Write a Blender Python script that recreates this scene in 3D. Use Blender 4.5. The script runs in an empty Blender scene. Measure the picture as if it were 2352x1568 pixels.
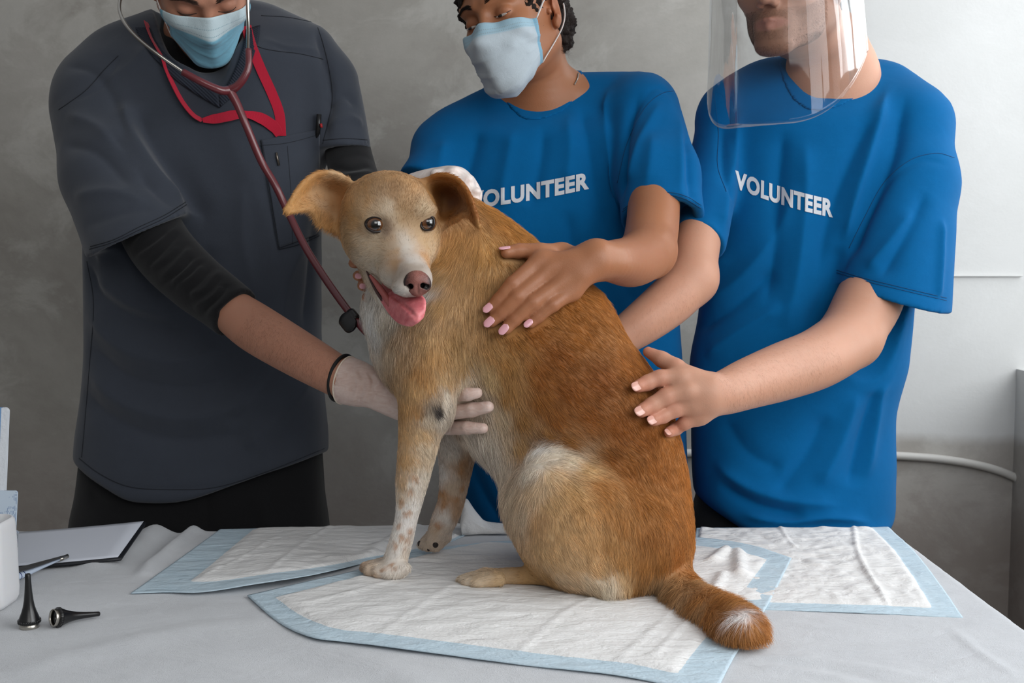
import bpy, bmesh, math, time
import numpy as np
from mathutils import Vector, Matrix
from mathutils.bvhtree import BVHTree

T0 = time.time()
scene = bpy.context.scene
COL = scene.collection

# ------------------------------------------------------------------ camera
W, H = 2352, 1568
LENS = 40.0
F = LENS / 36.0 * W
CAMZ = 1.25
PITCH = math.atan(211.0 / F)
TAB = 0.75
cam_d = bpy.data.cameras.new('camera'); cam = bpy.data.objects.new('camera', cam_d); COL.objects.link(cam)
cam_d.lens = LENS; cam_d.sensor_width = 36.0; cam_d.clip_start = 0.05
cam.location = (0, 0, CAMZ); cam.rotation_euler = (math.pi / 2 - PITCH, 0, 0)
cam_d.dof.use_dof = True; cam_d.dof.focus_distance = 1.68; cam_d.dof.aperture_fstop = 11.0
scene.camera = cam

# ------------------------------------------------------------------ light and exposure
scene.view_settings.view_transform = 'Standard'
scene.view_settings.look = 'None'
scene.view_settings.exposure = 0.0
scene.view_settings.gamma = 1.0
scene.view_settings.use_curve_mapping = False

world = bpy.data.worlds.new('world'); scene.world = world; world.use_nodes = True
wn = world.node_tree.nodes; wl = world.node_tree.links
bg = wn['Background']
tc = wn.new('ShaderNodeTexCoord'); sep = wn.new('ShaderNodeSeparateXYZ'); rmp = wn.new('ShaderNodeValToRGB')
wl.new(tc.outputs['Generated'], sep.inputs[0])
mr = wn.new('ShaderNodeMapRange'); mr.inputs['From Min'].default_value = -1; mr.inputs['From Max'].default_value = 1
wl.new(sep.outputs['Z'], mr.inputs[0]); wl.new(mr.outputs[0], rmp.inputs[0])
cr = rmp.color_ramp
cr.elements[0].position = 0.35; cr.elements[0].color = (0.10, 0.09, 0.08, 1)
cr.elements[1].position = 1.0; cr.elements[1].color = (0.62, 0.64, 0.66, 1)
e = cr.elements.new(0.5); e.color = (0.26, 0.26, 0.26, 1)
wl.new(rmp.outputs[0], bg.inputs[0]); bg.inputs[1].default_value = 0.60


def area(name, loc, target, sx, sy, power, color=(1, 1, 1)):
    l = bpy.data.lights.new(name, 'AREA'); l.shape = 'RECTANGLE'; l.size = sx; l.size_y = sy
    l.energy = power; l.color = color
    o = bpy.data.objects.new(name, l); COL.objects.link(o); o.location = loc
    d = Vector(target) - Vector(loc); o.rotation_euler = d.to_track_quat('-Z', 'Y').to_euler()
    return o


area('window_daylight_back', (1.66, 1.98, 1.85), (0.2, 2.0, 1.35), 1.75, 1.6, 30, (0.93, 0.97, 1.0))
area('added_side_light', (1.66, 0.35, 1.85), (0.1, 1.9, 1.0), 1.5, 1.6, 40, (0.95, 0.98, 1.0))  # added lamp outside an unseen opening, for more light from the right front
area('window_daylight_front', (0.6, -1.6, 2.7), (0.0, 1.9, 1.0), 1.8, 1.3, 20, (1.0, 0.985, 0.96))

# ------------------------------------------------------------------ geometry helpers
RIGHT = np.array([1.0, 0, 0]); FWD = np.array([0, math.cos(PITCH), -math.sin(PITCH)]); UP = np.array([0, math.sin(PITCH), math.cos(PITCH)])
CAM = np.array([0, 0, CAMZ])


def ray(px, py):
    return FWD + (px - W / 2) / F * RIGHT + (H / 2 - py) / F * UP


def P(px, py, Y):
    d = ray(px, py); return CAM + d * (Y / d[1])


def PT(px, py, h=0.0):
    """point where the sight line meets the plane h above the table"""
    d = ray(px, py); return CAM + d * ((TAB + h - CAMZ) / d[2])


def M(rpx, Y):
    return rpx * Y / F


def pix(p):
    p = np.asarray(p) - CAM; z = p @ FWD
    return np.stack([W / 2 + (p @ RIGHT) / z * F, H / 2 - (p @ UP) / z * F], -1)


f32 = np.float32


class Cone:
    """segment with a radius at each end; ys > 1 flattens it along world Y"""
    def __init__(s, a, b, ra, rb, ys=1.0):
        s.a = np.array(a, f32); s.b = np.array(b, f32); s.ra = f32(ra); s.rb = f32(rb); s.ys = f32(ys)
        s.c = (s.a + s.b) / 2; s.R = np.linalg.norm(s.b - s.a) / 2 + max(ra, rb)

    def __call__(s, p):
        ab = s.b - s.a; L = max(float(ab @ ab), 1e-9)
        t = np.clip(((p - s.a) @ ab) / L, 0, 1)
        q = p - s.a - t[:, None] * ab
        if s.ys != 1: q[:, 1] *= s.ys
        d = np.sqrt(np.einsum('ij,ij->i', q, q)) - (s.ra + (s.rb - s.ra) * t)
        return d


class Ell:
    def __init__(s, c, r, rot=None):
        s.c = np.array(c, f32); s.r = np.array(r, f32); s.R = float(max(r)); s.rot = None if rot is None else np.array(rot, f32)

    def __call__(s, p):
        q = p - s.c
        if s.rot is not None: q = q @ s.rot
        a = q / s.r; k0 = np.sqrt(np.einsum('ij,ij->i', a, a)) + 1e-6
        a /= s.r; k1 = np.sqrt(np.einsum('ij,ij->i', a, a)) + 1e-6
        return k0 * (k0 - 1) / k1


class Cloud:
    """many small balls: sheets such as ears"""
    def __init__(s, pts, r):
        s.p = np.array(pts, f32); s.r = np.broadcast_to(np.array(r, f32), (len(s.p),)); lo = s.p.min(0); hi = s.p.max(0)
        s.c = (lo + hi) / 2; s.R = float(np.linalg.norm(hi - lo) / 2 + s.r.max())

    def __call__(s, p):
        o = np.full(len(p), 9, f32)
        pp = np.einsum('ij,ij->i', p, p)
        for i in range(0, len(s.p), 64):
            q = s.p[i:i + 64]
            d = pp[:, None] + np.einsum('ij,ij->i', q, q)[None] - 2 * p @ q.T
            o = np.minimum(o, (np.sqrt(np.maximum(d, 1e-10)) - s.r[i:i + 64][None]).min(1))
        return o


def smoothinterp(x, xs, ys):
    """monotone cubic through the rows"""
    xs = np.asarray(xs, float); ys = np.asarray(ys, float)
    h = np.diff(xs); m = np.diff(ys) / h; t = np.zeros(len(xs))
    t[0] = m[0]; t[-1] = m[-1]
    for i in range(1, len(xs) - 1):
        t[i] = 0 if m[i - 1] * m[i] <= 0 else 2 * m[i - 1] * m[i] / (m[i - 1] + m[i])
    i = np.clip(np.searchsorted(xs, x) - 1, 0, len(xs) - 2)
    u = np.clip((x - xs[i]) / h[i], 0, 1)
    return ((2 * u**3 - 3 * u**2 + 1) * ys[i] + (u**3 - 2 * u**2 + u) * h[i] * t[i] + (-2 * u**3 + 3 * u**2) * ys[i + 1] + (u**3 - u**2) * h[i] * t[i + 1]).astype(f32)


class Loft:
    """horizontal superellipse sections along Z; rows of (z, cx, cy, a, b)"""
    def __init__(s, rows, n=2.4, capr=0.02):
        rows = sorted(rows); s.rows = np.array(rows, float); s.n = n; s.capr = capr
        s.zs = s.rows[:, 0]; z0, z1 = s.zs[0], s.zs[-1]
        s.c = np.array([s.rows[:, 1].mean(), s.rows[:, 2].mean(), (z0 + z1) / 2], f32)
        s.R = float(math.hypot((z1 - z0) / 2, (s.rows[:, 3] + abs(s.rows[:, 1] - s.c[0])).max()) + 0.03)

    def __call__(s, p):
        z = p[:, 2]; zc = np.clip(z, s.zs[0], s.zs[-1])
        cx, cy, a, b = (smoothinterp(zc, s.zs, s.rows[:, i]) for i in (1, 2, 3, 4))
        x = np.abs(p[:, 0] - cx) / a; y = np.abs(p[:, 1] - cy) / b
        k = (x**s.n + y**s.n + 1e-9)**(1 / s.n)
        L = np.sqrt((x * a)**2 + (y * b)**2) + 1e-6
        d2 = (k - 1) * np.maximum(np.minimum(a, b) * .6, L / np.maximum(k, .3))
        dz = np.maximum(s.zs[0] - z, z - s.zs[-1])
        c = s.capr
        u = np.maximum(d2 + c, 0); v = np.maximum(dz + c, 0)
        return np.minimum(np.maximum(d2 + c, dz + c), 0) + np.sqrt(u * u + v * v) - c


class Off:
    """a shape grown outwards by d"""
    def __init__(s, pr, d): s.pr = pr; s.d = d; s.c = pr.c; s.R = pr.R + max(d, 0)

    def __call__(s, p): return s.pr(p) - f32(s.d)


class Sub:
    """a whole field used as one shape within a ball"""
    def __init__(s, fld, c, R, skip=()): s.o = [o for i, o in enumerate(fld.ops) if i not in skip]; s.f = fld; s.c = np.array(c, f32); s.R = R

    def __call__(s, p): return s.f.ev(p, s.o)


class Half:
    """everything on the far side of a plane; d = (p-c).n"""
    def __init__(s, c, n, R=None):
        n = np.array(n, float); n /= np.linalg.norm(n); s.c = np.array(c, f32); s.n = n.astype(f32); s.R = 99 if R is None else R

    def __call__(s, p):
        return (p - s.c) @ s.n


class Inter:
    def __init__(s, *pr, k=0.0):
        s.pr = pr; s.c = pr[0].c; s.R = pr[0].R; s.k = k

    def __call__(s, p):
        d = s.pr[0](p)
        for q in s.pr[1:]:
            d = -smin(-d, -q(p), s.k)
        return d


def smin(a, b, k):
    if k <= 0: return np.minimum(a, b)
    h = np.maximum(k - np.abs(a - b), 0) / k
    return np.minimum(a, b) - h * h * (k * f32(0.25))


class Field:
    def __init__(s): s.ops = []

    def add(s, pr, k=0.01): s.ops.append((pr, f32(k), 1)); return s

    def sub(s, pr, k=0.004): s.ops.append((pr, f32(k), -1)); return s

    def cut(s, pr, k=0.004): s.ops.append((pr, f32(k), 0)); return s     # keep only the inside of pr

    def chain(s, pts, k=0.01, ys=1.0, kj=None):
        """pts of (point, radius)"""
        if len(pts) > 2:
            a = catmull(np.array([[*p_, r_] for p_, r_ in pts]), 7); pts = [(v[:3], max(v[3], 1e-4)) for v in a]; kj = 0
        ch = [Cone(p0, p1, r0, r1, ys) for (p0, r0), (p1, r1) in zip(pts[:-1], pts[1:])]
        s.add(Multi(ch, kj if kj is not None else 0.0), k); return s

    def near(s, c, R, margin=0.07):
        return [o for o in s.ops if o[2] == 0 or np.linalg.norm(o[0].c - c) - o[0].R - R < margin]

    def ev(s, p, ops=None):
        d = np.full(len(p), 0.2, f32)
        for pr, k, sg in (s.ops if ops is None else ops):
            v = pr(p)
            if sg == 1: d = smin(d, v, k)
            elif sg == -1: d = -smin(-d, v, k)
            else: d = -smin(-d, -v, k)
        return d

    def mesh(s, vox=0.004):
        lo = np.min([o[0].c - o[0].R for o in s.ops if o[2] == 1], 0) - 3 * vox
        hi = np.max([o[0].c + o[0].R for o in s.ops if o[2] == 1], 0) + 3 * vox
        n = np.ceil((hi - lo) / vox).astype(int) + 1
        B = 12
        nb = (n + B - 1) // B; n = nb * B + 1
        G = {}
        rad = vox * B * 0.87
        idx = np.stack(np.meshgrid(*[np.arange(k) for k in nb], indexing='ij'), -1).reshape(-1, 3)
        cen = (lo + (idx + .5) * B * vox).astype(f32)
        # coarse test
        keep = []
        C = 6
        for i0 in range(0, len(idx), 512):
            c = cen[i0:i0 + 512]; cc = c.mean(0); RR = np.linalg.norm(c - cc, axis=1).max()
            o = s.near(cc, RR, 0.12)
            if not any(q[2] == 1 for q in o): continue
            d = s.ev(c, o)
            keep += list(i0 + np.where(np.abs(d) < rad * 1.7 + 0.012)[0])
        g = np.stack(np.meshgrid(*[np.arange(B + 1)] * 3, indexing='ij'), -1).reshape(-1, 3)
        ex, ey, ez = [], [], []
        VK = []; VP = []
        NX, NY, NZ = n + 2
        def key(i): return (i[:, 0].astype(np.int64) * NY + i[:, 1]) * NZ + i[:, 2]
        quads = []
        for bi in keep:
            b = idx[bi]
            base = b * B
            pts = (lo + (base + g) * vox).astype(f32)
            o = s.near(cen[bi], rad)
            if not any(q[2] == 1 for q in o): continue
            v = s.ev(pts, o).reshape(B + 1, B + 1, B + 1)
            ins = v < 0
            if ins.all() or not ins.any(): continue
            # cells
            acc = np.zeros((B, B, B, 3), f32); cnt = np.zeros((B, B, B), f32)
            for ax in range(3):
                sl0 = [slice(None)] * 3; sl1 = [slice(None)] * 3
                sl0[ax] = slice(0, B); sl1[ax] = slice(1, B + 1)
                v0 = v[tuple(sl0)]; v1 = v[tuple(sl1)]
                cr_ = (v0 < 0) != (v1 < 0)
                t = np.where(cr_, v0 / np.where(cr_, v0 - v1, 1), 0)
                oth = [a for a in range(3) if a != ax]
                for du in (0, 1):
                    for dv in (0, 1):
                        ss = [slice(None)] * 3
                        ss[oth[0]] = slice(du, du + B); ss[oth[1]] = slice(dv, dv + B)
                        m = cr_[tuple(ss)]
                        off = np.zeros((B, B, B, 3), f32)
                        off[..., ax] = t[tuple(ss)]; off[..., oth[0]] = du; off[..., oth[1]] = dv
                        acc += off * m[..., None]; cnt += m
                # quads: edges owned by this block (edge start index in [0,B) for all axes)
                e0 = cr_[:B, :B, :B]
                w = np.argwhere(e0)
                if len(w):
                    flip = ins[:B, :B, :B][e0]
                    gi = base + w
                    u = np.zeros(3, int); u[oth[0]] = 1; w2 = np.zeros(3, int); w2[oth[1]] = 1
                    q = np.stack([key(gi - u - w2 + 1), key(gi - w2 + 1), key(gi + 1), key(gi - u + 1)], 1)
                    if ax == 1: flip = ~flip
                    q[~flip] = q[~flip][:, ::-1]
                    quads.append(q)
            m = cnt > 0
            w = np.argwhere(m)
            pos = lo + (base + w + acc[m] / cnt[m][:, None]) * vox
            VK.append(key(base + w + 1)); VP.append(pos)
        VK = np.concatenate(VK); VP = np.concatenate(VP)
        quads = np.concatenate(quads)
        srt = np.argsort(VK); VK = VK[srt]; VP = VP[srt]
        qi = np.searchsorted(VK, quads)
        qi = np.minimum(qi, len(VK) - 1)
        ok = (VK[qi] == quads).all(1)
        qi = qi[ok]
        # newton step on to the surface
        return VP.astype(np.float64), qi


class Multi:
    def __init__(s, pr, k=0.0):
        s.pr = pr; s.k = k
        lo = np.min([q.c - q.R for q in pr], 0); hi = np.max([q.c + q.R for q in pr], 0)
        s.c = ((lo + hi) / 2).astype(f32); s.R = float(max(np.linalg.norm(q.c - s.c) + q.R for q in pr))

    def __call__(s, p):
        d = None; pr = s.pr
        if len(pr) > 2:
            lo = p.min(0); hi = p.max(0); c = (lo + hi) / 2; R = float(np.linalg.norm(hi - lo)) / 2
            if R < 0.08:
                g = [float(np.linalg.norm(q.c - c)) - q.R - R for q in pr]; m = max(min(g), 0) + 0.06
                pr = [q for q, x in zip(pr, g) if x <= m]
        for q in pr:
            v = q(p); d = v if d is None else smin(d, v, s.k)
        return d


def relax(V, Q, it=1, lam=0.5):
    """laplacian smoothing of a quad mesh"""
    n = len(V)
    e = np.concatenate([Q[:, [0, 1]], Q[:, [1, 2]], Q[:, [2, 3]], Q[:, [3, 0]]])
    a = np.concatenate([e[:, 0], e[:, 1]]); b = np.concatenate([e[:, 1], e[:, 0]])
    deg = np.bincount(a, minlength=n).astype(float); deg[deg == 0] = 1
    for _ in range(it):
        S = np.stack([np.bincount(a, V[b, i], minlength=n) for i in range(3)], 1) / deg[:, None]
        V = V + lam * (S - V)
    return V


def vnormals(V, Q):
    fn = np.cross(V[Q[:, 2]] - V[Q[:, 0]], V[Q[:, 3]] - V[Q[:, 1]])
    N = np.zeros_like(V)
    for i in range(4):
        for k in range(3): N[:, k] += np.bincount(Q[:, i], fn[:, k], minlength=len(V))
    return N / (np.linalg.norm(N, axis=1)[:, None] + 1e-12)


def new_mesh(name, V, Fs, mat=None, parent=None, smooth=True, uv=None, col=None):
    me = bpy.data.meshes.new(name)
    V = np.asarray(V, float)
    if isinstance(Fs, np.ndarray):
        nf, k = Fs.shape
        me.vertices.add(len(V)); me.vertices.foreach_set('co', V.ravel())
        me.loops.add(nf * k); me.loops.foreach_set('vertex_index', Fs.ravel().astype(np.int32))
        me.polygons.add(nf); me.polygons.foreach_set('loop_start', np.arange(0, nf * k, k, dtype=np.int32))
        me.update(calc_edges=True)
    else:
        me.from_pydata([tuple(v) for v in V], [], [tuple(f) for f in Fs]); me.update()
    me.validate()
    if smooth: me.polygons.foreach_set('use_smooth', np.ones(len(me.polygons), bool))
    if uv is not None:
        ul = me.uv_layers.new(name='UVMap')
        li = np.zeros(len(me.loops), np.int32); me.loops.foreach_get('vertex_index', li)
        ul.data.foreach_set('uv', np.asarray(uv, float)[li].ravel())
    if col is not None: set_col(me, col)
    o = bpy.data.objects.new(name, me); COL.objects.link(o)
    if mat: me.materials.append(mat)
    if parent:
        o.parent = parent
        bpy.context.view_layer.update() if False else None
        o.matrix_parent_inverse = parent_inv(parent)
    return o


def parent_inv(p):
    m = Matrix.Identity(4); q = p
    chain_ = []
    while q is not None:
        chain_.append(q); q = q.parent
    for q in reversed(chain_): m = m @ q.matrix_parent_inverse @ q.matrix_basis
    return m.inverted()


def set_col(me, col, name='Col'):
    col = np.asarray(col, float)
    if col.shape[1] == 3: col = np.concatenate([col, np.ones((len(col), 1))], 1)
    a = me.color_attributes.new(name, 'FLOAT_COLOR', 'POINT'); a.data.foreach_set('color', col.ravel())


def obj_arrays(o):
    me = o.data; V = np.zeros(len(me.vertices) * 3); me.vertices.foreach_get('co', V); return V.reshape(-1, 3)


def bvh_of(V, Q):
    return BVHTree.FromPolygons([tuple(v) for v in V], [tuple(int(i) for i in q) for q in Q])


def hit(bvh, px, py, off=0.0):
    """where the sight line first meets a surface, pushed off along the normal"""
    d = ray(px, py); d = d / np.linalg.norm(d)
    h = bvh.ray_cast(Vector(CAM), Vector(d))
    if h[0] is None:
        return None, None
    n = np.array(h[1]);
    if n @ d > 0: n = -n
    return np.array(h[0]) + n * off, n


def empty(name, loc, label=None, cat=None, group=None, rz=0):
    o = bpy.data.objects.new(name, None); COL.objects.link(o); o.location = loc; o.rotation_euler = (0, 0, rz)
    o.empty_display_size = 0.05
    tag(o, label, cat, group); return o


def tag(o, label=None, cat=None, group=None, kind=None):
    if label: o['label'] = label
    if cat: o['category'] = cat
    if group: o['group'] = group
    if kind: o['kind'] = kind
    return o


def catmull(pts, n=8, closed=False):
    """smooth polyline through points of any dimension"""
    pts = np.asarray(pts, float); m = len(pts)
    if m < 3 and not closed:
        return np.array([pts[0] + (pts[-1] - pts[0]) * t for t in np.linspace(0, 1, n + 1)])
    out = []
    rng = range(m) if closed else range(m - 1)
    for i in rng:
        if closed: p0, p1, p2, p3 = (pts[(i + k) % m] for k in (-1, 0, 1, 2))
        else:
            p1, p2 = pts[i], pts[i + 1]
            p0 = pts[i - 1] if i > 0 else 2 * p1 - p2
            p3 = pts[i + 2] if i + 2 < m else 2 * p2 - p1
        for t in np.linspace(0, 1, n, endpoint=False):
            out.append(0.5 * ((2 * p1) + (-p0 + p2) * t + (2 * p0 - 5 * p1 + 4 * p2 - p3) * t * t + (-p0 + 3 * p1 - 3 * p2 + p3) * t**3))
    if not closed: out.append(pts[-1])
    return np.array(out)


def tube(path, r, seg=10, closed=False, flat=1.0, nrm=None, cap=True):
    """verts and faces of a tube along a path (r scalar or per point)"""
    path = np.asarray(path, float); n = len(path)
    r = np.broadcast_to(np.asarray(r, float), (n,))
    V = []; Fs = []
    T = np.gradient(path, axis=0)
    if closed: T = np.roll(path, -1, 0) - np.roll(path, 1, 0)
    T /= np.linalg.norm(T, axis=1)[:, None] + 1e-12
    u = np.array([0, 0, 1.0]) if abs(T[0][2]) < 0.9 else np.array([1.0, 0, 0])
    for i in range(n):
        if nrm is not None: u = np.array(nrm[i] if np.ndim(nrm) > 1 else nrm, float)
        u = u - T[i] * (u @ T[i]); u /= np.linalg.norm(u) + 1e-12
        w = np.cross(T[i], u)
        for k in range(seg):
            a = 2 * math.pi * k / seg
            V.append(path[i] + r[i] * (math.cos(a) * u * flat + math.sin(a) * w))
    m = n if closed else n - 1
    for i in range(m):
        for k in range(seg):
            a = i * seg + k; b = i * seg + (k + 1) % seg; c = ((i + 1) % n) * seg + (k + 1) % seg; d = ((i + 1) % n) * seg + k
            Fs.append((a, b, c, d))
    if cap and not closed:
        Fs.append(tuple(range(seg))[::-1]); Fs.append(tuple((n - 1) * seg + k for k in range(seg)))
    return np.array(V), Fs


def join(*vf):
    V = []; Fs = []; n = 0
    for v, f in vf:
        V.append(np.asarray(v)); Fs += [tuple(int(i) + n for i in q) for q in f]; n += len(v)
    return np.concatenate(V), Fs


def lathe(prof, seg=48, axis=(0, 0, 1), origin=(0, 0, 0), closed=False):
    """profile of (radius, height) turned about an axis"""
    ax = np.array(axis, float); ax /= np.linalg.norm(ax)
    u = np.cross(ax, [0, 1, 0.1]); u /= np.linalg.norm(u); w = np.cross(ax, u)
    V = []; Fs = []
    for r, h in prof:
        for k in range(seg):
            a = 2 * math.pi * k / seg
            V.append(np.array(origin) + ax * h + r * (math.cos(a) * u + math.sin(a) * w))
    m = len(prof)
    for i in range(m if closed else m - 1):
        for k in range(seg):
            j = (i + 1) % m
            Fs.append((i * seg + k, i * seg + (k + 1) % seg, j * seg + (k + 1) % seg, j * seg + k))
    if not closed:
        Fs.append(tuple(range(seg))[::-1]); Fs.append(tuple((m - 1) * seg + k for k in range(seg)))
    return np.array(V), Fs


def box(c, s, bev=0.0, rot=None):
    bm = bmesh.new(); bmesh.ops.create_cube(bm, size=1)
    bmesh.ops.scale(bm, vec=s, verts=bm.verts)
    if bev: bmesh.ops.bevel(bm, geom=list(bm.edges), offset=bev, segments=3, affect='EDGES', profile=0.5)
    if rot is not None: bmesh.ops.transform(bm, matrix=rot.to_4x4(), verts=bm.verts)
    bmesh.ops.translate(bm, vec=c, verts=bm.verts)
    bm.verts.index_update()
    V = np.array([v.co[:] for v in bm.verts]); Fs = [tuple(v.index for v in f.verts) for f in bm.faces]; bm.free()
    return V, Fs


rng = np.random.default_rng(7)


def vnoise(p, scale, seed=0):
    """smooth value noise in 3-D, about -1..1"""
    p = np.asarray(p, float) * scale + seed * 17.31
    i = np.floor(p).astype(np.int64); f = p - i; f = f * f * (3 - 2 * f)
    def hsh(a, b, c):
        h = (a * 374761393 + b * 668265263 + c * 2147483647 + seed * 1274126177) & 0xffffffff
        h = ((h ^ (h >> 13)) * 1274126177) & 0xffffffff
        h = (h ^ (h >> 16)) & 0xffff
        return h / 32767.5 - 1
    o = 0
    for dx in (0, 1):
        for dy in (0, 1):
            for dz in (0, 1):
                w = (f[:, 0] if dx else 1 - f[:, 0]) * (f[:, 1] if dy else 1 - f[:, 1]) * (f[:, 2] if dz else 1 - f[:, 2])
                o = o + w * hsh(i[:, 0] + dx, i[:, 1] + dy, i[:, 2] + dz)
    return o


def seg_dist(p, pts):
    """distance of points to a polyline, and the parameter 0..1 along it"""
    pts = np.asarray(pts, float); best = np.full(len(p), 1e9); tt = np.zeros(len(p)); n = len(pts) - 1
    for i in range(n):
        a, b = pts[i], pts[i + 1]; ab = b - a; L = max(ab @ ab, 1e-12)
        t = np.clip(((p - a) @ ab) / L, 0, 1)
        d = np.linalg.norm(p - a - t[:, None] * ab, axis=1)
        m = d < best; best[m] = d[m]; tt[m] = (i + t[m]) / n
    return best, tt


def S(*c):
    """sRGB 0-255 to linear"""
    c = np.array(c, float) / 255
    return np.where(c <= 0.04045, c / 12.92, ((c + 0.055) / 1.055)**2.4)


def mat(name, color=(0.5, 0.5, 0.5), rough=0.6, metal=0.0, spec=0.5, sss=0.0, sssr=(1, .35, .2), sheen=0.0, trans=0.0, alpha=1.0, coat=0.0, ior=None):
    m = bpy.data.materials.new(name); m.use_nodes = True
    b = m.node_tree.nodes['Principled BSDF']
    b.inputs['Base Color'].default_value = (*[float(x) for x in color[:3]], 1)
    b.inputs['Roughness'].default_value = rough; b.inputs['Metallic'].default_value = metal
    b.inputs['Specular IOR Level'].default_value = spec
    if sss:
        b.inputs['Subsurface Weight'].default_value = sss; b.inputs['Subsurface Radius'].default_value = sssr; b.inputs['Subsurface Scale'].default_value = 0.006
    if sheen: b.inputs['Sheen Weight'].default_value = sheen; b.inputs['Sheen Roughness'].default_value = 0.5
    if trans: b.inputs['Transmission Weight'].default_value = trans
    if alpha < 1: b.inputs['Alpha'].default_value = alpha
    if coat: b.inputs['Coat Weight'].default_value = coat
    if ior: b.inputs['IOR'].default_value = ior
    return m


class NT:
    """tiny node helper on a material"""
    def __init__(s, m): s.t = m.node_tree; s.n = s.t.nodes; s.l = s.t.links; s.b = s.n['Principled BSDF']

    def new(s, t, **kw):
        n = s.n.new(t)
        for k, v in kw.items():
            if k in n.inputs: n.inputs[k].default_value = v
            else: setattr(n, k, v)
        return n

    def link(s, a, b): s.l.new(a, b)

    def noise(s, scale, detail=4, rough=0.6, vec=None, dist=0.0):
        n = s.new('ShaderNodeTexNoise', Scale=scale, Detail=detail, Roughness=rough, Distortion=dist)
        if vec is None: vec = s.coord()
        s.link(vec, n.inputs['Vector']); return n.outputs['Fac']

    def coord(s, kind='Object', scale=None, rot=None):
        c = s.new('ShaderNodeTexCoord')
        if scale is None and rot is None: return c.outputs[kind]
        m = s.new('ShaderNodeMapping')
        if scale is not None: m.inputs['Scale'].default_value = scale
        if rot is not None: m.inputs['Rotation'].default_value = rot
        s.link(c.outputs[kind], m.inputs[0]); return m.outputs[0]

    def ramp(s, fac, stops):
        r = s.new('ShaderNodeValToRGB'); s.link(fac, r.inputs[0]); c = r.color_ramp
        while len(c.elements) < len(stops): c.elements.new(0.5)
        for e_, (p_, col) in zip(c.elements, stops):
            e_.position = p_; e_.color = (*[float(x) for x in col[:3]], 1)
        return r.outputs[0]

    def mix(s, a, b, fac, mode='MIX'):
        m = s.new('ShaderNodeMix', data_type='RGBA', blend_type=mode)
        for v, i in ((fac, 0), (a, 6), (b, 7)):
            if hasattr(v, 'links'): s.link(v, m.inputs[i])
            elif i == 0: m.inputs[0].default_value = v
            else: m.inputs[i].default_value = (*[float(x) for x in v[:3]], 1)
        return m.outputs[2]

    def math(s, op, a, b=0.0, c=None):   # a, b, c: sockets or numbers
        m = s.new('ShaderNodeMath', operation=op)
        for v, i in ((a, 0), (b, 1), (c, 2)):
            if v is None: continue
            if hasattr(v, 'links'): s.link(v, m.inputs[i])
            else: m.inputs[i].default_value = v
        return m.outputs[0]

    def bump(s, h, strength=0.3, dist=0.002, prev=None):
        b = s.new('ShaderNodeBump', Strength=strength, Distance=dist); s.link(h, b.inputs['Height'])
        if prev is not None: s.link(prev, b.inputs['Normal'])
        s.link(b.outputs[0], s.b.inputs['Normal']); return b.outputs[0]

    def attr(s, name='Col'):
        a = s.new('ShaderNodeAttribute', attribute_name=name); return a.outputs['Color']

    def color(s, c): s.link(c, s.b.inputs['Base Color'])
# ================================================================== the room
WALLY = 2.95
plaster = mat('plaster', (0.4, 0.39, 0.37), 0.9, spec=0.15); nt = NT(plaster)
n1 = nt.noise(1.3, 6, 0.62, nt.coord(), dist=0.6); n2 = nt.noise(4.5, 7, 0.68, nt.coord(rot=(0, 0.5, 0), scale=(1, 1, 1.3)), dist=0.35); n3 = nt.noise(26, 6, 0.7)
base = nt.ramp(n1, [(0.32, S(152, 146, 139)), (0.5, S(178, 174, 167)), (0.68, S(194, 190, 184))])
stroke = nt.ramp(n2, [(0.50, (0, 0, 0)), (0.60, (1, 1, 1))])
c = nt.mix(base, S(214, 212, 206), nt.math('MULTIPLY', stroke, 0.38))
c = nt.mix(c, nt.mix(c, (0.8, 0.8, 0.8), 1.0, 'MULTIPLY'), n3)
# brownish low down, with the dimness there put into the colour
sp = nt.new('ShaderNodeSeparateXYZ'); nt.link(nt.coord(), sp.inputs[0])
low = nt.math('MULTIPLY', nt.ramp(nt.math('ADD', nt.math('MULTIPLY', sp.outputs[2], 1.0), nt.math('MULTIPLY', n2, 0.35)), [(0.62, (1, 1, 1)), (1.0, (0, 0, 0))]), 0.5)
c = nt.mix(c, S(140, 124, 118), low)
# whitened towards the window above sill height: its light put into the colour
wh = nt.ramp(nt.math('ADD', nt.math('MULTIPLY', sp.outputs[0], 0.8), nt.math('MULTIPLY', n1, 0.30)), [(0.62, (0, 0, 0)), (0.92, (1, 1, 1))])
upz = nt.ramp(nt.math('ADD', sp.outputs[2], nt.math('MULTIPLY', n1, 0.10)), [(0.80, (0, 0, 0)), (0.83, (1, 1, 1))])
c = nt.mix(c, nt.mix(S(204, 204, 202), S(222, 222, 221), n2), nt.math('MULTIPLY', wh, upz))
nt.color(c)
h = nt.math('ADD', nt.math('MULTIPLY', n2, 1.0), nt.math('MULTIPLY', nt.noise(60, 5, 0.7), 0.3)); nt.bump(h, 0.22, 0.006)


def struct(name, V, Fs, m, smooth=False):
    o = new_mesh(name, V, Fs, m, None, smooth); tag(o, kind='structure'); return o


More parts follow.
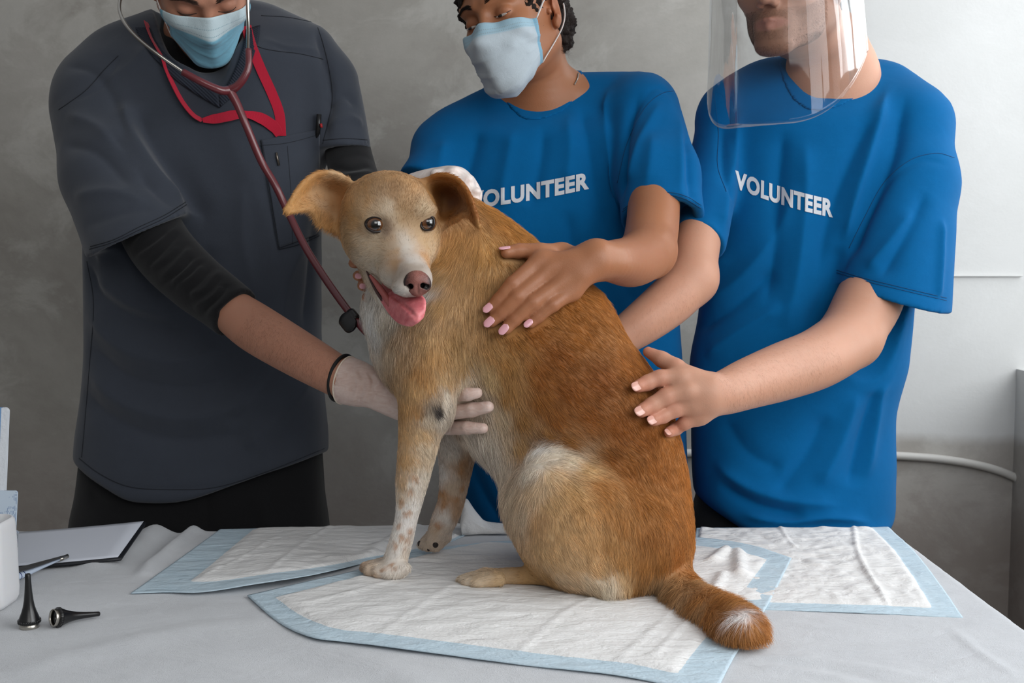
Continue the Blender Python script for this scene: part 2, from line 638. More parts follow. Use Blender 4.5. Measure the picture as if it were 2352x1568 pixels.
wallw = plaster
V, Fs = box((0.15, WALLY + 0.06, 1.45), (5.3, 0.12, 2.9)); struct('wall_back', V, Fs, plaster)
fl = mat('floor_concrete', S(120, 116, 110), 0.7); nt = NT(fl); nt.color(nt.ramp(nt.noise(3, 6), [(0.3, S(104, 100, 95)), (0.7, S(134, 130, 124))]))
V, Fs = box((0.15, 0.5, -0.03), (5.3, 5.0, 0.06)); struct('floor', V, Fs, fl)
RX = 1.315; SILL = 0.94
a_ = box((RX + 0.15, 1.0, SILL / 2), (0.30, 3.9, SILL)); b_ = join(box((RX + 0.15, 1.08, (SILL + 2.9) / 2), (0.30, 0.14, 2.9 - SILL)), box((RX + 0.15, -0.72, (SILL + 2.9) / 2), (0.30, 0.46, 2.9 - SILL))); c_ = box((RX + 0.15, 1.0, 2.75), (0.30, 3.9, 0.30))
V, Fs = join(a_, b_, c_); struct('wall_right', V, Fs, plaster)
wfm = mat('window_paint', S(225, 225, 222), 0.5)
fr = []
for z in (SILL + 0.03, 1.75, 2.57): fr.append(box((RX + 0.25, 2.0, z), (0.05, 1.9, 0.05), 0.004))
for y in (1.08, 1.7, 2.33, 2.92): fr.append(box((RX + 0.25, y, 1.77), (0.05, 0.05, 1.66), 0.004))
V, Fs = join(*fr); win = struct('window_1', V, Fs, wfm)
fr = []
for z in (SILL + 0.03, 1.75, 2.57): fr.append(box((RX + 0.25, 0.26, z), (0.05, 1.5, 0.05), 0.004))
for y in (-0.46, 0.26, 0.98): fr.append(box((RX + 0.25, y, 1.77), (0.05, 0.05, 1.66), 0.004))
V, Fs = join(*fr); struct('added_window', V, Fs, wfm)  # unseen second window, added with its opening to let in right-front light
pipe_m = mat('pipe_paint', S(206, 203, 198), 0.55)
pp = catmull(np.array([P(x, y, WALLY - 0.012) for x, y in ((1500, 1040), (1900, 1040), (2060, 1046), (2180, 1056), (2280, 1076), (2352, 1106), (2420, 1150))]), 8)
V, Fs = tube(pp, 0.0105, 12); o = new_mesh('wall_pipe', V, Fs, pipe_m); tag(o, 'thin white painted pipe running along the wall behind the table', 'pipe')
V, Fs = box(P(2262, 633, WALLY) + np.array([0, -0.004, 0]), (0.19, 0.012, 0.004), 0.0015); struct('trim_1', V, Fs, plaster)

# ------------------------------------------------------------------ table and cloth
wood = mat('table_wood', S(150, 120, 90), 0.5)
table = empty('table', (-0.2, 1.5, 0), 'long examination table under a white cloth', 'table')
TX0, TX1, TY0, TY1 = -1.25, 0.682, 0.98, 2.0
V, Fs = box(((TX0 + TX1) / 2, (TY0 + TY1) / 2, TAB - 0.022), (TX1 - TX0 - 0.01, TY1 - TY0 - 0.01, 0.034), 0.004); new_mesh('table_top', V, Fs, wood, table, False)
for x in (TX0 + 0.08, TX1 - 0.08):
    for y in (TY0 + 0.08, TY1 - 0.08):
        V, Fs = box((x, y, (TAB - 0.039) / 2), (0.05, 0.05, TAB - 0.039), 0.004); new_mesh('leg', V, Fs, wood, table, False)

cloth = mat('table_cloth', S(196, 198, 202), 0.9, spec=0.15, sheen=0.2); nt = NT(cloth)
nt.color(nt.mix(S(188, 190, 194), S(204, 206, 209), nt.noise(12, 5, 0.6)))
hh = nt.math('ADD', nt.math('MULTIPLY', nt.noise(700, 2), 0.25), nt.math('ADD', nt.math('MULTIPLY', nt.noise(9, 5, 0.55, nt.coord(scale=(1, 2.2, 1)), dist=0.8), 1.4), nt.math('MULTIPLY', nt.noise(60, 4, 0.6), 0.25)))
nt.bump(hh, 0.6, 0.005)


def edge_map(s, lo, hi, r=0.012):
    """x along the cloth -> (x, drop)"""
    out = s.copy(); dr = np.zeros_like(s)
    for sg, e_ in ((1, hi), (-1, lo)):
        t = sg * (s - e_) + r; m = t > 0
        a = np.clip(t / r, 0, math.pi / 2); ex = np.maximum(t - r * math.pi / 2, 0)
        out = np.where(m, e_ - sg * r + sg * (r * np.sin(a) + ex * 0.10), out); dr = np.where(m, r * (1 - np.cos(a)) + ex, dr)
    return out, dr


CR = [([(372, 1210), (330, 1240), (270, 1275), (215, 1300)], 0.013, 0.022), ([(458, 1214), (420, 1235), (370, 1275), (330, 1320)], 0.011, 0.013), ([(420, 1212), (380, 1250), (330, 1300)], -0.006, 0.014),
      ([(0, 1548), (200, 1500), (420, 1450), (640, 1425)], 0.005, 0.03), ([(100, 1420), (300, 1390), (480, 1385)], -0.004, 0.03), ([(1700, 1505), (1900, 1520), (2150, 1560)], 0.003, 0.010), ([(1720, 1530), (1850, 1545), (2000, 1570)], 0.003, 0.008), ([(1740, 1515), (1900, 1535), (2050, 1568)], -0.003, 0.008),
      ([(2180, 1440), (2250, 1500), (2340, 1560)], 0.0025, 0.008), ([(1800, 1430), (1950, 1450), (2150, 1460)], 0.002, 0.010), ([(700, 1500), (900, 1540), (1000, 1600)], 0.003, 0.03), ([(500, 1500), (760, 1540), (900, 1600)], -0.003, 0.03)]
sx = np.concatenate([np.linspace(TX0 - 0.25, TX0 - 0.02, 16), np.arange(TX0 - 0.012, TX1 + 0.012, 0.006), np.linspace(TX1 + 0.015, TX1 + 0.25, 20)])
sy = np.concatenate([np.linspace(TY0 - 0.25, TY0 - 0.02, 16), np.arange(TY0 - 0.012, TY1 + 0.012, 0.006), np.linspace(TY1 + 0.015, TY1 + 0.22, 18)])
gx, dx_ = edge_map(sx, TX0, TX1); gy, dy_ = edge_map(sy, TY0, TY1)
X, Y = np.meshgrid(gx, gy, indexing='ij'); DX, DY = np.meshgrid(dx_, dy_, indexing='ij')
Z = TAB - np.maximum(DX, DY)
flat = np.maximum(DX, DY) < 0.02
V = np.stack([X.ravel(), Y.ravel(), Z.ravel()], 1)
hgt = np.zeros(len(V))
for pts, amp, wid in CR:
    p3 = np.array([PT(*a) for a in catmull(np.array(pts, float), 4)]); p3[:, 2] = 0; q2 = V.copy(); q2[:, 2] = 0
    d, t = seg_dist(q2, p3); fade = np.clip(np.minimum(t, 1 - t) * 4 + (0.6 if amp > 0.01 else 0.1), 0, 1)
    hgt += amp * fade * np.exp(-(d / wid)**2)
hgt += 0.0012 * vnoise(V * [1, 1, 0], 9, 2) + 0.0006 * vnoise(V * [1, 2, 0], 30, 4)
hgt = np.maximum(hgt, -0.0035)
drop = np.maximum(DX, DY).ravel()
fl_ = np.clip(drop / 0.06, 0, 1)
V[:, 2] += hgt * np.where(drop < 0.03, 1, 0.2) + 0.0005
V[:, 0] += np.where((DX.ravel() > 0.012), np.sign(V[:, 0]) * 0.010 * fl_ * (1 + vnoise(V * [0, 1, 0], 14, 6)), 0)
V[:, 1] += np.where((DY.ravel() > 0.012), np.sign(V[:, 1] - 1.5) * 0.006 * fl_ * (1 + vnoise(V * [1, 0, 0], 12, 7)), 0)
na, nb_ = X.shape
Q = np.array([(i * nb_ + j, (i + 1) * nb_ + j, (i + 1) * nb_ + j + 1, i * nb_ + j + 1) for i in range(na - 1) for j in range(nb_ - 1)])
tc_ = new_mesh('tablecloth', V, Q, cloth); tag(tc_, 'white cotton cloth covering the whole table', 'tablecloth')
cloth_bvh = bvh_of(V, Q)


def cloth_z(x, y):
    h = cloth_bvh.ray_cast(Vector((float(x), float(y), 1.2)), Vector((0, 0, -1))); return h[0][2] if h[0] is not None else TAB


# ------------------------------------------------------------------ absorbent pads
padm = mat('pad', S(222, 222, 224), 0.75, spec=0.2, sss=0.0); nt = NT(padm)
uvn = nt.new('ShaderNodeUVMap', uv_map='UVMap'); sp = nt.new('ShaderNodeSeparateXYZ'); nt.link(uvn.outputs[0], sp.inputs[0])
bmask = nt.attr('Col'); sb = nt.new('ShaderNodeSeparateColor'); nt.link(bmask, sb.inputs[0])
n1 = nt.noise(28, 5, 0.6, dist=0.5)
blue_e = nt.mix(S(180, 202, 215), S(200, 215, 224), n1)
thr = nt.math('ADD', sb.outputs[0], nt.math('MULTIPLY', nt.math('SUBTRACT', nt.noise(90, 3), 0.5), 0.25))
thr = nt.math('GREATER_THAN', thr, 0.5)
nt.color(nt.mix(nt.mix(S(222, 221, 219), S(236, 235, 234), n1), blue_e, thr))
hw_ = nt.math('ADD', nt.math('MULTIPLY', nt.noise(34, 4, 0.55, nt.coord(rot=(0, 0, 0.5), scale=(0.5, 1.3, 1)), dist=0.5), 2.2), nt.math('MULTIPLY', nt.noise(200, 4, 0.6), 0.35))
nt.bump(hw_, 0.55, 0.005)


def coons(b, r, t, l, n):
    """bottom, right, top, left edges (3-D polylines); bottom/top run left to right, left/right run bottom to top"""
    rs = lambda e_, m: np.stack([np.interp(np.linspace(0, 1, m), np.concatenate([[0], np.cumsum(np.linalg.norm(np.diff(e_, axis=0), axis=1))]) / np.linalg.norm(np.diff(e_, axis=0), axis=1).sum(), e_[:, k]) for k in range(3)], 1)
    nu, nv = n; B_, T_, L_, R_ = rs(b, nu), rs(t, nu), rs(l, nv), rs(r, nv)
    u = np.linspace(0, 1, nu)[:, None, None]; v = np.linspace(0, 1, nv)[None, :, None]
    return (1 - v) * B_[:, None] + v * T_[:, None] + (1 - u) * L_[None] + u * R_[None] - ((1 - u) * (1 - v) * B_[0] + u * (1 - v) * B_[-1] + (1 - u) * v * T_[0] + u * v * T_[-1])


def edge3(pts):
    a = catmull(np.array([(p[0], p[1], p[2] if len(p) > 2 else 0.0) for p in pts], float), 8)
    return np.array([PT(x, y, h) for x, y, h in a])


def pad(label, bottom, right, top, left, margins, z0, puff, wr, name='absorbent_pad', wr_dir=(1, 2.2), lines=()):
    n = (150, 110)
    G_ = coons(edge3(bottom), edge3(right), edge3(top), edge3(left), n)
    u = np.linspace(0, 1, n[0])[:, None] * np.ones((1, n[1])); v = np.linspace(0, 1, n[1])[None] * np.ones((n[0], 1))
    V = G_.reshape(-1, 3)
    ul, ur, vb_, vt = margins
    d = np.minimum.reduce([u / ul, (1 - u) / ur, v / vb_, (1 - v) / vt]).ravel()      # 1 at the inner border
    inner = np.clip((d - 0.9) / 0.35, 0, 1); inner = inner * inner * (3 - 2 * inner)
    q2 = V * [1, 1, 0]
    ww = wr * (0.9 * vnoise(q2 * [wr_dir[0], wr_dir[1], 1], 26, 3) + 0.6 * vnoise(q2 * [wr_dir[0], wr_dir[1], 1], 60, 5) + 0.8 * vnoise(q2, 11, 8))
    for pts, amp, wid in lines:
        p3 = edge3(pts); p3[:, 2] = 0; dd, t = seg_dist(q2, p3); ww = ww + amp * np.exp(-(dd / wid)**2)
    h0 = V[:, 2] - TAB
    V[:, 2] = TAB + z0 + np.maximum(h0, 0) + inner * np.maximum(puff + ww, 0.0008) + (1 - inner) * 0.25 * np.abs(ww)
    nu, nv = n
    Q = np.array([(i * nv + j, (i + 1) * nv + j, (i + 1) * nv + j + 1, i * nv + j + 1) for i in range(nu - 1) for j in range(nv - 1)])
    colr = np.stack([1 - np.clip((d - 1) * 4 + 0.5, 0, 1)] * 3, 1)
    o = new_mesh(name, V, Q, padm, None, uv=np.stack([u.ravel(), v.ravel()], 1), col=colr)
    so = o.modifiers.new('s', 'SOLIDIFY'); so.thickness = 0.0012; so.offset = -1 if False else 1
    tag(o, label, 'pad', 'absorbent pads spread on the table')
    return o


pad('absorbent pad with blue border, leftmost, its corner by the clipboard',
    [(300, 1366, 0), (380, 1363, .001), (470, 1362, .004), (600, 1342, .012), (725, 1322, .010), (860, 1290, 0), (1000, 1262, 0)], [(1000, 1262, 0), (1060, 1236, 0), (1110, 1212, 0)],
    [(506, 1218, 0), (760, 1213, 0), (960, 1211, 0), (1040, 1208, 0), (1110, 1212, 0)], [(300, 1366, 0), (400, 1295, 0), (506, 1218, 0)], (0.13, 0.02, 0.13, 0.03), 0.0015, 0.0040, 0.0015,
    lines=[([(620, 1330), (700, 1260), (760, 1215)], 0.002, 0.006), ([(860, 1280), (900, 1245), (960, 1215)], 0.003, 0.008), ([(760, 1300), (830, 1290), (870, 1262)], 0.003, 0.010), ([(470, 1330), (560, 1290), (640, 1240)], 0.0015, 0.005)])
pad('large absorbent pad with blue border, under the dog and nearest the camera',
    [(568, 1372, .001), (640, 1434, 0), (715, 1468, .002), (800, 1480, .001), (880, 1489, .002), (1200, 1532, 0), (1430, 1558, 0), (1640, 1605, 0)], [(1640, 1605, 0), (1690, 1508, 0), (1758, 1404, 0.0), (1818, 1286, .006)],
    [(1130, 1248, 0), (1350, 1240, 0), (1500, 1236, 0), (1600, 1238, .002), (1720, 1255, .006), (1818, 1286, .006)], [(568, 1372, .001), (700, 1341, .007), (812, 1316, .006), (900, 1286, 0), (1010, 1262, 0), (1130, 1248, 0)], (0.055, 0.075, 0.058, 0.085), 0.0025, 0.0035, 0.0013,
    lines=[([(860, 1480), (980, 1400), (1040, 1360)], 0.0015, 0.006), ([(1180, 1520), (1300, 1420), (1400, 1370)], 0.0016, 0.005), ([(1400, 1545), (1500, 1460), (1560, 1400)], 0.0015, 0.005), ([(700, 1400), (800, 1380), (900, 1350)], 0.0018, 0.007), ([(1640, 1300), (1690, 1270), (1700, 1330)], 0.008, 0.010), ([(1660, 1330), (1640, 1370), (1620, 1400)], 0.005, 0.008), ([(1500, 1520), (1580, 1440), (1640, 1400)], 0.002, 0.004)])
pad('absorbent pad with quilted white middle, at the right back corner of the table',
    [(1560, 1392, 0), (1760, 1402, 0), (2000, 1410, .001), (2212, 1421, 0)], [(2212, 1421, 0), (2160, 1345, .002), (2100, 1268, .001), (2040, 1212, 0)],
    [(1600, 1214, 0), (1800, 1213, 0), (2040, 1212, 0)], [(1560, 1392, 0), (1585, 1300, 0), (1600, 1214, 0)], (0.02, 0.09, 0.065, 0.02), 0.0005, 0.0036, 0.0022, wr_dir=(1.6, 1.6),
    lines=[([(1960, 1212), (1975, 1290), (2040, 1400)], 0.0028, 0.004), ([(1790, 1215), (1840, 1270), (1980, 1262)], 0.0020, 0.004)])
# crumpled corner of a pad standing up behind the dog's far paw
fl0 = [P(1062, 1196, 1.965), P(1068, 1148, 1.985), P(1100, 1188, 1.975), P(1130, 1206, 1.965), P(1175, 1210, 1.95)]
top_ = catmull(np.array([P(1058, 1200, 1.955), P(1070, 1146, 1.985), P(1096, 1180, 1.99), P(1120, 1199, 1.99), P(1180, 1204, 1.985)]), 8)
bot_ = catmull(np.array([PT(1062, 1228, 0.004), PT(1080, 1228, 0.004), PT(1105, 1226, 0.004), PT(1135, 1226, 0.004), PT(1185, 1224, 0.004)]), 8)
V = []; m_ = 10
for a, b in zip(top_, bot_):
    for k in range(m_): t = k / (m_ - 1); V.append(a * (1 - t) + b * t + np.array([0, -0.010 * math.sin(math.pi * t), 0]))
V = np.array(V); V = V + 0.0022 * np.stack([vnoise(V, 40, 3), vnoise(V, 40, 4), 0 * V[:, 0]], 1)
n_t = len(top_); Q = np.array([(i * m_ + k, (i + 1) * m_ + k, (i + 1) * m_ + k + 1, i * m_ + k + 1) for i in range(n_t - 1) for k in range(m_ - 1)])
o = new_mesh('absorbent_pad', V, Q, padm, None, uv=np.zeros((len(V), 2)), col=np.tile([0.35 if False else 0.2] * 3, (len(V), 1))); so = o.modifiers.new('s', 'SOLIDIFY'); so.thickness = 0.0012
tag(o, 'crumpled pad corner standing up behind the dog\'s far front paw', 'pad', 'absorbent pads spread on the table')
# ================================================================== the dog
def q(px, py, Y, r): return (P(px, py, Y), M(r, Y))


def build(fld, vox, it=1, lam=0.5):
    V, Q = fld.mesh(vox)
    a, b, c = V[Q[:, 0]], V[Q[:, 1]], V[Q[:, 2]]
    if np.einsum('ij,ij->i', a, np.cross(b, c)).sum() < 0: Q = Q[:, ::-1].copy()
    if it: V = relax(V, Q, it, lam)
    return V, Q


def E(px, py, Y, rx, rz, ry, rot=None):
    """ellipsoid: rx, rz in pixels, ry in metres"""
    return Ell(P(px, py, Y), (M(rx, Y), ry, M(rz, Y)), rot)


def rotz(a):
    c, s = math.cos(a), math.sin(a); return np.array([[c, -s, 0], [s, c, 0], [0, 0, 1.0]])


def roty(a):   # turn in the picture plane (positive = clockwise as seen by the camera)
    c, s = math.cos(a), math.sin(a); return np.array([[c, 0, s], [0, 1, 0], [-s, 0, c]])


def rotx(a):
    c, s = math.cos(a), math.sin(a); return np.array([[1, 0, 0], [0, c, -s], [0, s, c]])


def sheet(rows, nu=26, nv=14):
    """bilinear dense samples of a control grid (rows of points), smoothed along both ways"""
    R = [catmull(np.array([P(*c) for c in r]), nu // (len(r) - 1)) for r in rows]
    R = np.array(R); out = []
    for k in range(R.shape[1]):
        out.append(catmull(R[:, k], max(2, nv // (len(rows) - 1))))
    return np.array(out)


PAD = 0.007      # thickness of pads under the dog
DD = -0.085


def dq(px, py, Y, r): return (P(px, py, Y + DD), M(r, Y + DD))


def dE(px, py, Y, rx, rz, ry, rot=None): return E(px, py, Y + DD, rx, rz, ry, rot)


def dP(px, py, Y): return P(px, py, Y + DD)


D = Field()
# trunk
D.chain([dq(1020, 690, 1.84, 128), dq(1060, 780, 1.835, 148), dq(1205, 815, 1.82, 172), dq(1335, 940, 1.80, 186), dq(1405, 1100, 1.79, 176), dq(1435, 1235, 1.775, 152)], 0.02, ys=1.28)
D.add(dE(955, 800, 1.83, 88, 120, 0.085), 0.04)                   # brisket
D.add(dE(905, 775, 1.84, 45, 80, 0.05, roty(-0.35)), 0.03)
# neck and ruff
D.chain([dq(925, 500, 1.805, 95), dq(985, 560, 1.81, 118), dq(1050, 650, 1.835, 145)], 0.04, ys=1.12)
D.chain([dq(1050, 530, 1.85, 76), dq(1140, 600, 1.85, 92), dq(1300, 745, 1.84, 105)], 0.05)
D.add(dE(890, 690, 1.81, 52, 70, 0.05), 0.03)
# near shoulder and foreleg
D.chain([dq(1010, 760, 1.79, 98), dq(988, 850, 1.765, 80), dq(975, 930, 1.755, 60), dq(962, 1010, 1.757, 47), dq(947, 1100, 1.76, 38), dq(935, 1180, 1.763, 27), dq(923, 1235, 1.763, 27), dq(905, 1296, 1.762, 29)], 0.03)
D.add(dE(1005, 940, 1.752, 32, 38, 0.024), 0.02)                  # elbow
for x, y, Y, r in [(841, 1303, 1.775, 15), (850, 1309, 1.757, 16), (869, 1313, 1.746, 15), (888, 1312, 1.740, 12)]:
    D.chain([dq(x + 42, y - 8, Y + 0.004, r + 2), dq(x, y, Y, r)], 0.006)
D.add(Ell(PT(905, 1312, 0.020), (0.018, 0.020, 0.012)), 0.01)
# far foreleg
D.chain([dq(1060, 900, 1.90, 62), dq(1052, 1010, 1.905, 48), dq(1045, 1090, 1.905, 36), dq(1036, 1150, 1.905, 31), dq(1020, 1195, 1.90, 30), dq(998, 1240, 1.902, 22)], 0.02)
for x, y, Y, r in [(972, 1251, 1.915, 14), (984, 1255, 1.905, 15), (1001, 1254, 1.90, 14)]:
    D.chain([dq(x + 22, y - 22, Y + 0.004, r + 2), dq(x, y, Y, r)], 0.006)
# belly tuck
D.chain([dq(1120, 960, 1.83, 80), dq(1200, 1060, 1.80, 70), dq(1230, 1180, 1.76, 70)], 0.04)
# near thigh, knee, hock
D.add(dE(1335, 1195, 1.735, 150, 165, 0.095, roty(0.12)), 0.012)
D.chain([dq(1262, 1105, 1.71, 70), dq(1300, 1200, 1.70, 92), dq(1390, 1300, 1.70, 76)], 0.03)
D.chain([dq(1232, 1150, 1.74, 62), dq(1262, 1250, 1.73, 58), dq(1320, 1300, 1.72, 48)], 0.03)
D.add(dE(1470, 1240, 1.74, 108, 125, 0.095), 0.04)                # buttock
D.add(dE(1405, 1340, 1.675, 44, 36, 0.03), 0.02)                 # heel
# hind foot
D.chain([dq(1330, 1318, 1.735, 35), dq(1220, 1327, 1.737, 28), dq(1130, 1330, 1.738, 25)], 0.012)
for x, y, Y, r in [(1066, 1334, 1.755, 16), (1064, 1336, 1.735, 17), (1076, 1340, 1.718, 16), (1094, 1340, 1.708, 13)]:
    D.chain([dq(x + 50, y - 9, Y + 0.004, r + 6), dq(x, y, Y, r)], 0.006)
# far thigh and far foot
D.add(dE(1400, 1180, 1.87, 130, 160, 0.07), 0.03)
D.chain([dq(1420, 1290, 1.87, 40), dq(1340, 1290, 1.86, 24), dq(1290, 1290, 1.86, 22)], 0.02)
# tail
D.chain([dq(1535, 1280, 1.745, 40), dq(1548, 1335, 1.70, 50), dq(1580, 1384, 1.645, 54), dq(1640, 1416, 1.575, 56), dq(1690, 1446, 1.518, 62), dq(1708, 1458, 1.49, 56)], 0.012)
# ---- head
D.add(dE(893, 480, 1.715, 103, 80, 0.078), 0.03)                  # cranium
D.chain([dq(896, 500, 1.70, 92), dq(912, 560, 1.683, 79), dq(930, 608, 1.652, 58), dq(948, 640, 1.605, 36)], 0.025)
D.add(dE(838, 548, 1.71, 46, 55, 0.045), 0.03)                   # cheeks
D.add(dE(968, 545, 1.715, 38, 50, 0.045), 0.03)
D.add(dE(906, 622, 1.640, 34, 34, 0.026, roty(0.5)), 0.015)       # upper lips
D.add(dE(972, 642, 1.605, 19, 28, 0.018), 0.012)
D.add(dE(934, 660, 1.600, 34, 20, 0.020), 0.012)
D.add(dE(850, 482, 1.652, 32, 13, 0.012, roty(-0.12)), 0.018)     # brows
D.add(dE(974, 480, 1.655, 24, 13, 0.012, roty(0.1)), 0.03)
D.add(dE(915, 440, 1.66, 46, 30, 0.02), 0.03)                     # forehead
D.add(dE(868, 580, 1.685, 50, 44, 0.035), 0.02)
D.chain([dq(852, 606, 1.715, 30), dq(876, 664, 1.69, 24), dq(908, 712, 1.655, 17), dq(924, 726, 1.642, 13)], 0.008)      # lower jaw
D.sub(dE(862, 514, 1.627, 24, 18, 0.016), 0.008)                  # eye hollows
D.sub(dE(981, 511, 1.625, 17, 18, 0.016), 0.008)
D.sub(Multi([Cone(dP(838, 622, 1.655), dP(868, 668, 1.640), .003, .006), Cone(dP(868, 668, 1.640), dP(925, 716, 1.59), .006, .011)]), 0.003)     # open mouth
D.sub(Ell(dP(957, 648, 1.584), (0.0150, 0.0130, 0.0110)), 0.003)
# ears
earL = [[(800, 412, 1.70), (765, 397, 1.69), (725, 400, 1.68), (690, 428, 1.668), (655, 484, 1.652)],
        [(800, 450, 1.72), (765, 440, 1.728), (735, 436, 1.715), (700, 448, 1.685), (656, 486, 1.652)],
        [(800, 500, 1.72), (772, 500, 1.712), (742, 492, 1.70), (712, 470, 1.682), (658, 486, 1.652)],
        [(790, 535, 1.71), (765, 530, 1.70), (733, 512, 1.69), (712, 482, 1.676), (662, 488, 1.652)]]
earR = [[(975, 415, 1.70), (1008, 402, 1.685), (1048, 410, 1.672), (1078, 448, 1.66), (1100, 518, 1.645)],
        [(990, 450, 1.73), (1020, 440, 1.745), (1050, 446, 1.73), (1076, 474, 1.69), (1100, 520, 1.645)],
        [(1000, 490, 1.725), (1018, 490, 1.74), (1046, 486, 1.725), (1072, 486, 1.69), (1100, 521, 1.645)],
        [(1000, 530, 1.705), (1018, 520, 1.70), (1046, 505, 1.69), (1072, 494, 1.675), (1100, 521, 1.645)]]
for er in (earL, earR):
    g = sheet([[(x, y, Y + DD) for x, y, Y in r] for r in er], 28, 24)
    D.add(Cloud(g.reshape(-1, 3), 0.0040), 0.012)
D.cut(Half((0, 1.7, TAB + PAD + 0.001), (0, 0, -1)), 0.008)
t0 = time.time()
DV, DQ = build(D, 0.0028, 2, 0.5)
print('dog mesh', len(DV), time.time() - t0)
DN = vnormals(DV, DQ)
dog_bvh = bvh_of(DV, DQ)

DOGP = dict(eyeL=hit(dog_bvh, 862, 516)[0], eyeR=hit(dog_bvh, 981, 512)[0], nose=hit(dog_bvh, 955, 640)[0])
print({k: v[1] for k, v in DOGP.items()})

dog = empty('dog', (P(1250, 1300, 1.70)[0], 1.70, TAB + PAD), 'tan and white dog sitting on the pads with its tongue out', 'dog')
coat = mat('coat_skin', S(200, 160, 120), 0.75)
nt = NT(coat); nt.color(nt.attr())
dog_body = new_mesh('body', DV, DQ, coat, dog)

# eyes
eye_m = mat('dog_eye', (0.05, 0.02, 0.01), 0.03, spec=0.9, coat=1.0)
nt = NT(eye_m)
sepx = nt.new('ShaderNodeSeparateXYZ'); nt.link(nt.coord('Object'), sepx.inputs[0])
rr = nt.math('MULTIPLY', 0.3183, nt.math('ARCTAN2', nt.math('SQRT', nt.math('ADD', nt.math('POWER', sepx.outputs[0], 2.0), nt.math('POWER', sepx.outputs[1], 2.0))), sepx.outputs[2]))
nt.color(nt.ramp(rr, [(0.0, S(6, 4, 3)), (0.13, S(6, 4, 3)), (0.165, S(80, 44, 16)), (0.26, S(118, 72, 32)), (0.315, S(44, 24, 14)), (0.35, S(190, 175, 160)), (0.6, S(150, 120, 105))]))
rim_m = mat('eye_rim', S(34, 24, 20), 0.35)


def eyeball(c, r, gaze, m, parent, name='eye'):
    V, Fs = lathe([(r * math.sin(a), r * math.cos(a)) for a in np.linspace(0.001, math.pi - 0.001, 28)], 40)
    o = new_mesh(name, V, Fs, m, parent)
    g = Vector(gaze).normalized()
    Mx = Matrix.Translation(Vector(c)) @ g.to_track_quat('Z', 'Y').to_matrix().to_4x4()
    o.matrix_parent_inverse = Matrix.Identity(4); o.matrix_basis = parent_inv(parent) @ Mx
    return o


def on_sphere(c, r, px, py):
    """nearest point of a sphere to a sight line, on its camera side"""
    d = ray(px, py); d = d / np.linalg.norm(d); oc = CAM - c; b = oc @ d; h = b * b - (oc @ oc - r * r)
    if h > 0: return CAM + d * (-b - math.sqrt(h))
    p = CAM + d * (-b); n = p - c; return c + n / np.linalg.norm(n) * r


def eye_rim(c, r, pts, rad, m, parent, name='eyelid'):
    path = catmull(np.array([on_sphere(c, r + 0.0003, *p) for p in pts]), 6, closed=True)
    V, Fs = tube(path, rad, 8, closed=True); return new_mesh(name, V, Fs, m, parent)


eLc = P(863, 516, 1.5660 + 0.006); eRc = P(981, 512, 1.5660 + 0.006)
for nm in ('L', 'R'):
    pc = DOGP['eye' + nm]
    c = pc + (pc - CAM) / np.linalg.norm(pc - CAM) * 0.0062
    DOGP['c' + nm] = c
    eyeball(c, 0.0142 if nm == 'L' else 0.0132, (0.16, -1, -0.02) if nm == 'L' else (0.50, -1, 0.03), eye_m, dog)
eye_rim(DOGP['cL'], 0.0142, [(840, 514), (847, 503), (862, 498), (877, 504), (889, 523), (877, 530), (861, 532), (847, 526)], 0.0021, rim_m, dog)
eye_rim(DOGP['cR'], 0.0132, [(967, 518), (970, 504), (981, 497), (993, 499), (997, 509), (994, 521), (983, 528), (973, 526)], 0.0018, rim_m, dog)

# nose
NF = Field()
nc = P(957, 648, 1.504)


def np_(dx, dy, dz=0.0): return nc + np.array([dx / F * 1.52, dz, -dy / F * 1.52])


NF.add(Ell(np_(0, -4), (0.0165, 0.0135, 0.0135)), 0.004)
NF.add(Ell(np_(-15, 6, 0.001), (0.0105, 0.012, 0.011)), 0.004).add(Ell(np_(16, 5, 0.001), (0.0100, 0.012, 0.011)), 0.004)
NF.add(Ell(np_(2, 16, 0.002), (0.010, 0.010, 0.010)), 0.006)
NF.sub(Multi([Cone(np_(-13, 9, -0.012), np_(-23, 14, -0.006), 0.0034, 0.0036), Cone(np_(-13, 9, -0.011), np_(-10, 7, -0.002), 0.0036, 0.003)]), 0.002)
NF.sub(Multi([Cone(np_(16, 7, -0.012), np_(25, 11, -0.006), 0.0032, 0.0034), Cone(np_(16, 7, -0.011), np_(13, 7, -0.002), 0.0034, 0.003)]), 0.002)
NF.sub(Cone(np_(3, 6, -0.0125), np_(3, 30, -0.007), 0.0012, 0.0014), 0.0025)
NV, NQ = build(NF, 0.0008, 2)
nose_m = mat('nose_leather', S(150, 95, 88), 0.42, spec=0.4)
nt = NT(nose_m)
n1 = nt.noise(320, 2); vor = nt.new('ShaderNodeTexVoronoi', Scale=700.0); nt.link(nt.coord(), vor.inputs['Vector'])
sp = nt.new('ShaderNodeSeparateXYZ'); nt.link(nt.coord('Generated'), sp.inputs[0])
edge_ = nt.math('ABSOLUTE', nt.math('SUBTRACT', sp.outputs[0], 0.55))
edge_ = nt.math('ADD', edge_, nt.math('MULTIPLY', nt.noise(160, 3), 0.25))
nt.color(nt.mix(nt.ramp(edge_, [(0.12, S(150, 96, 86)), (0.40, S(116, 72, 64)), (0.55, S(44, 32, 32))]), S(20, 12, 12), nt.attr()))
nt.bump(vor.outputs['Distance'], 0.5, 0.0006)
nst = np.zeros(len(NV))
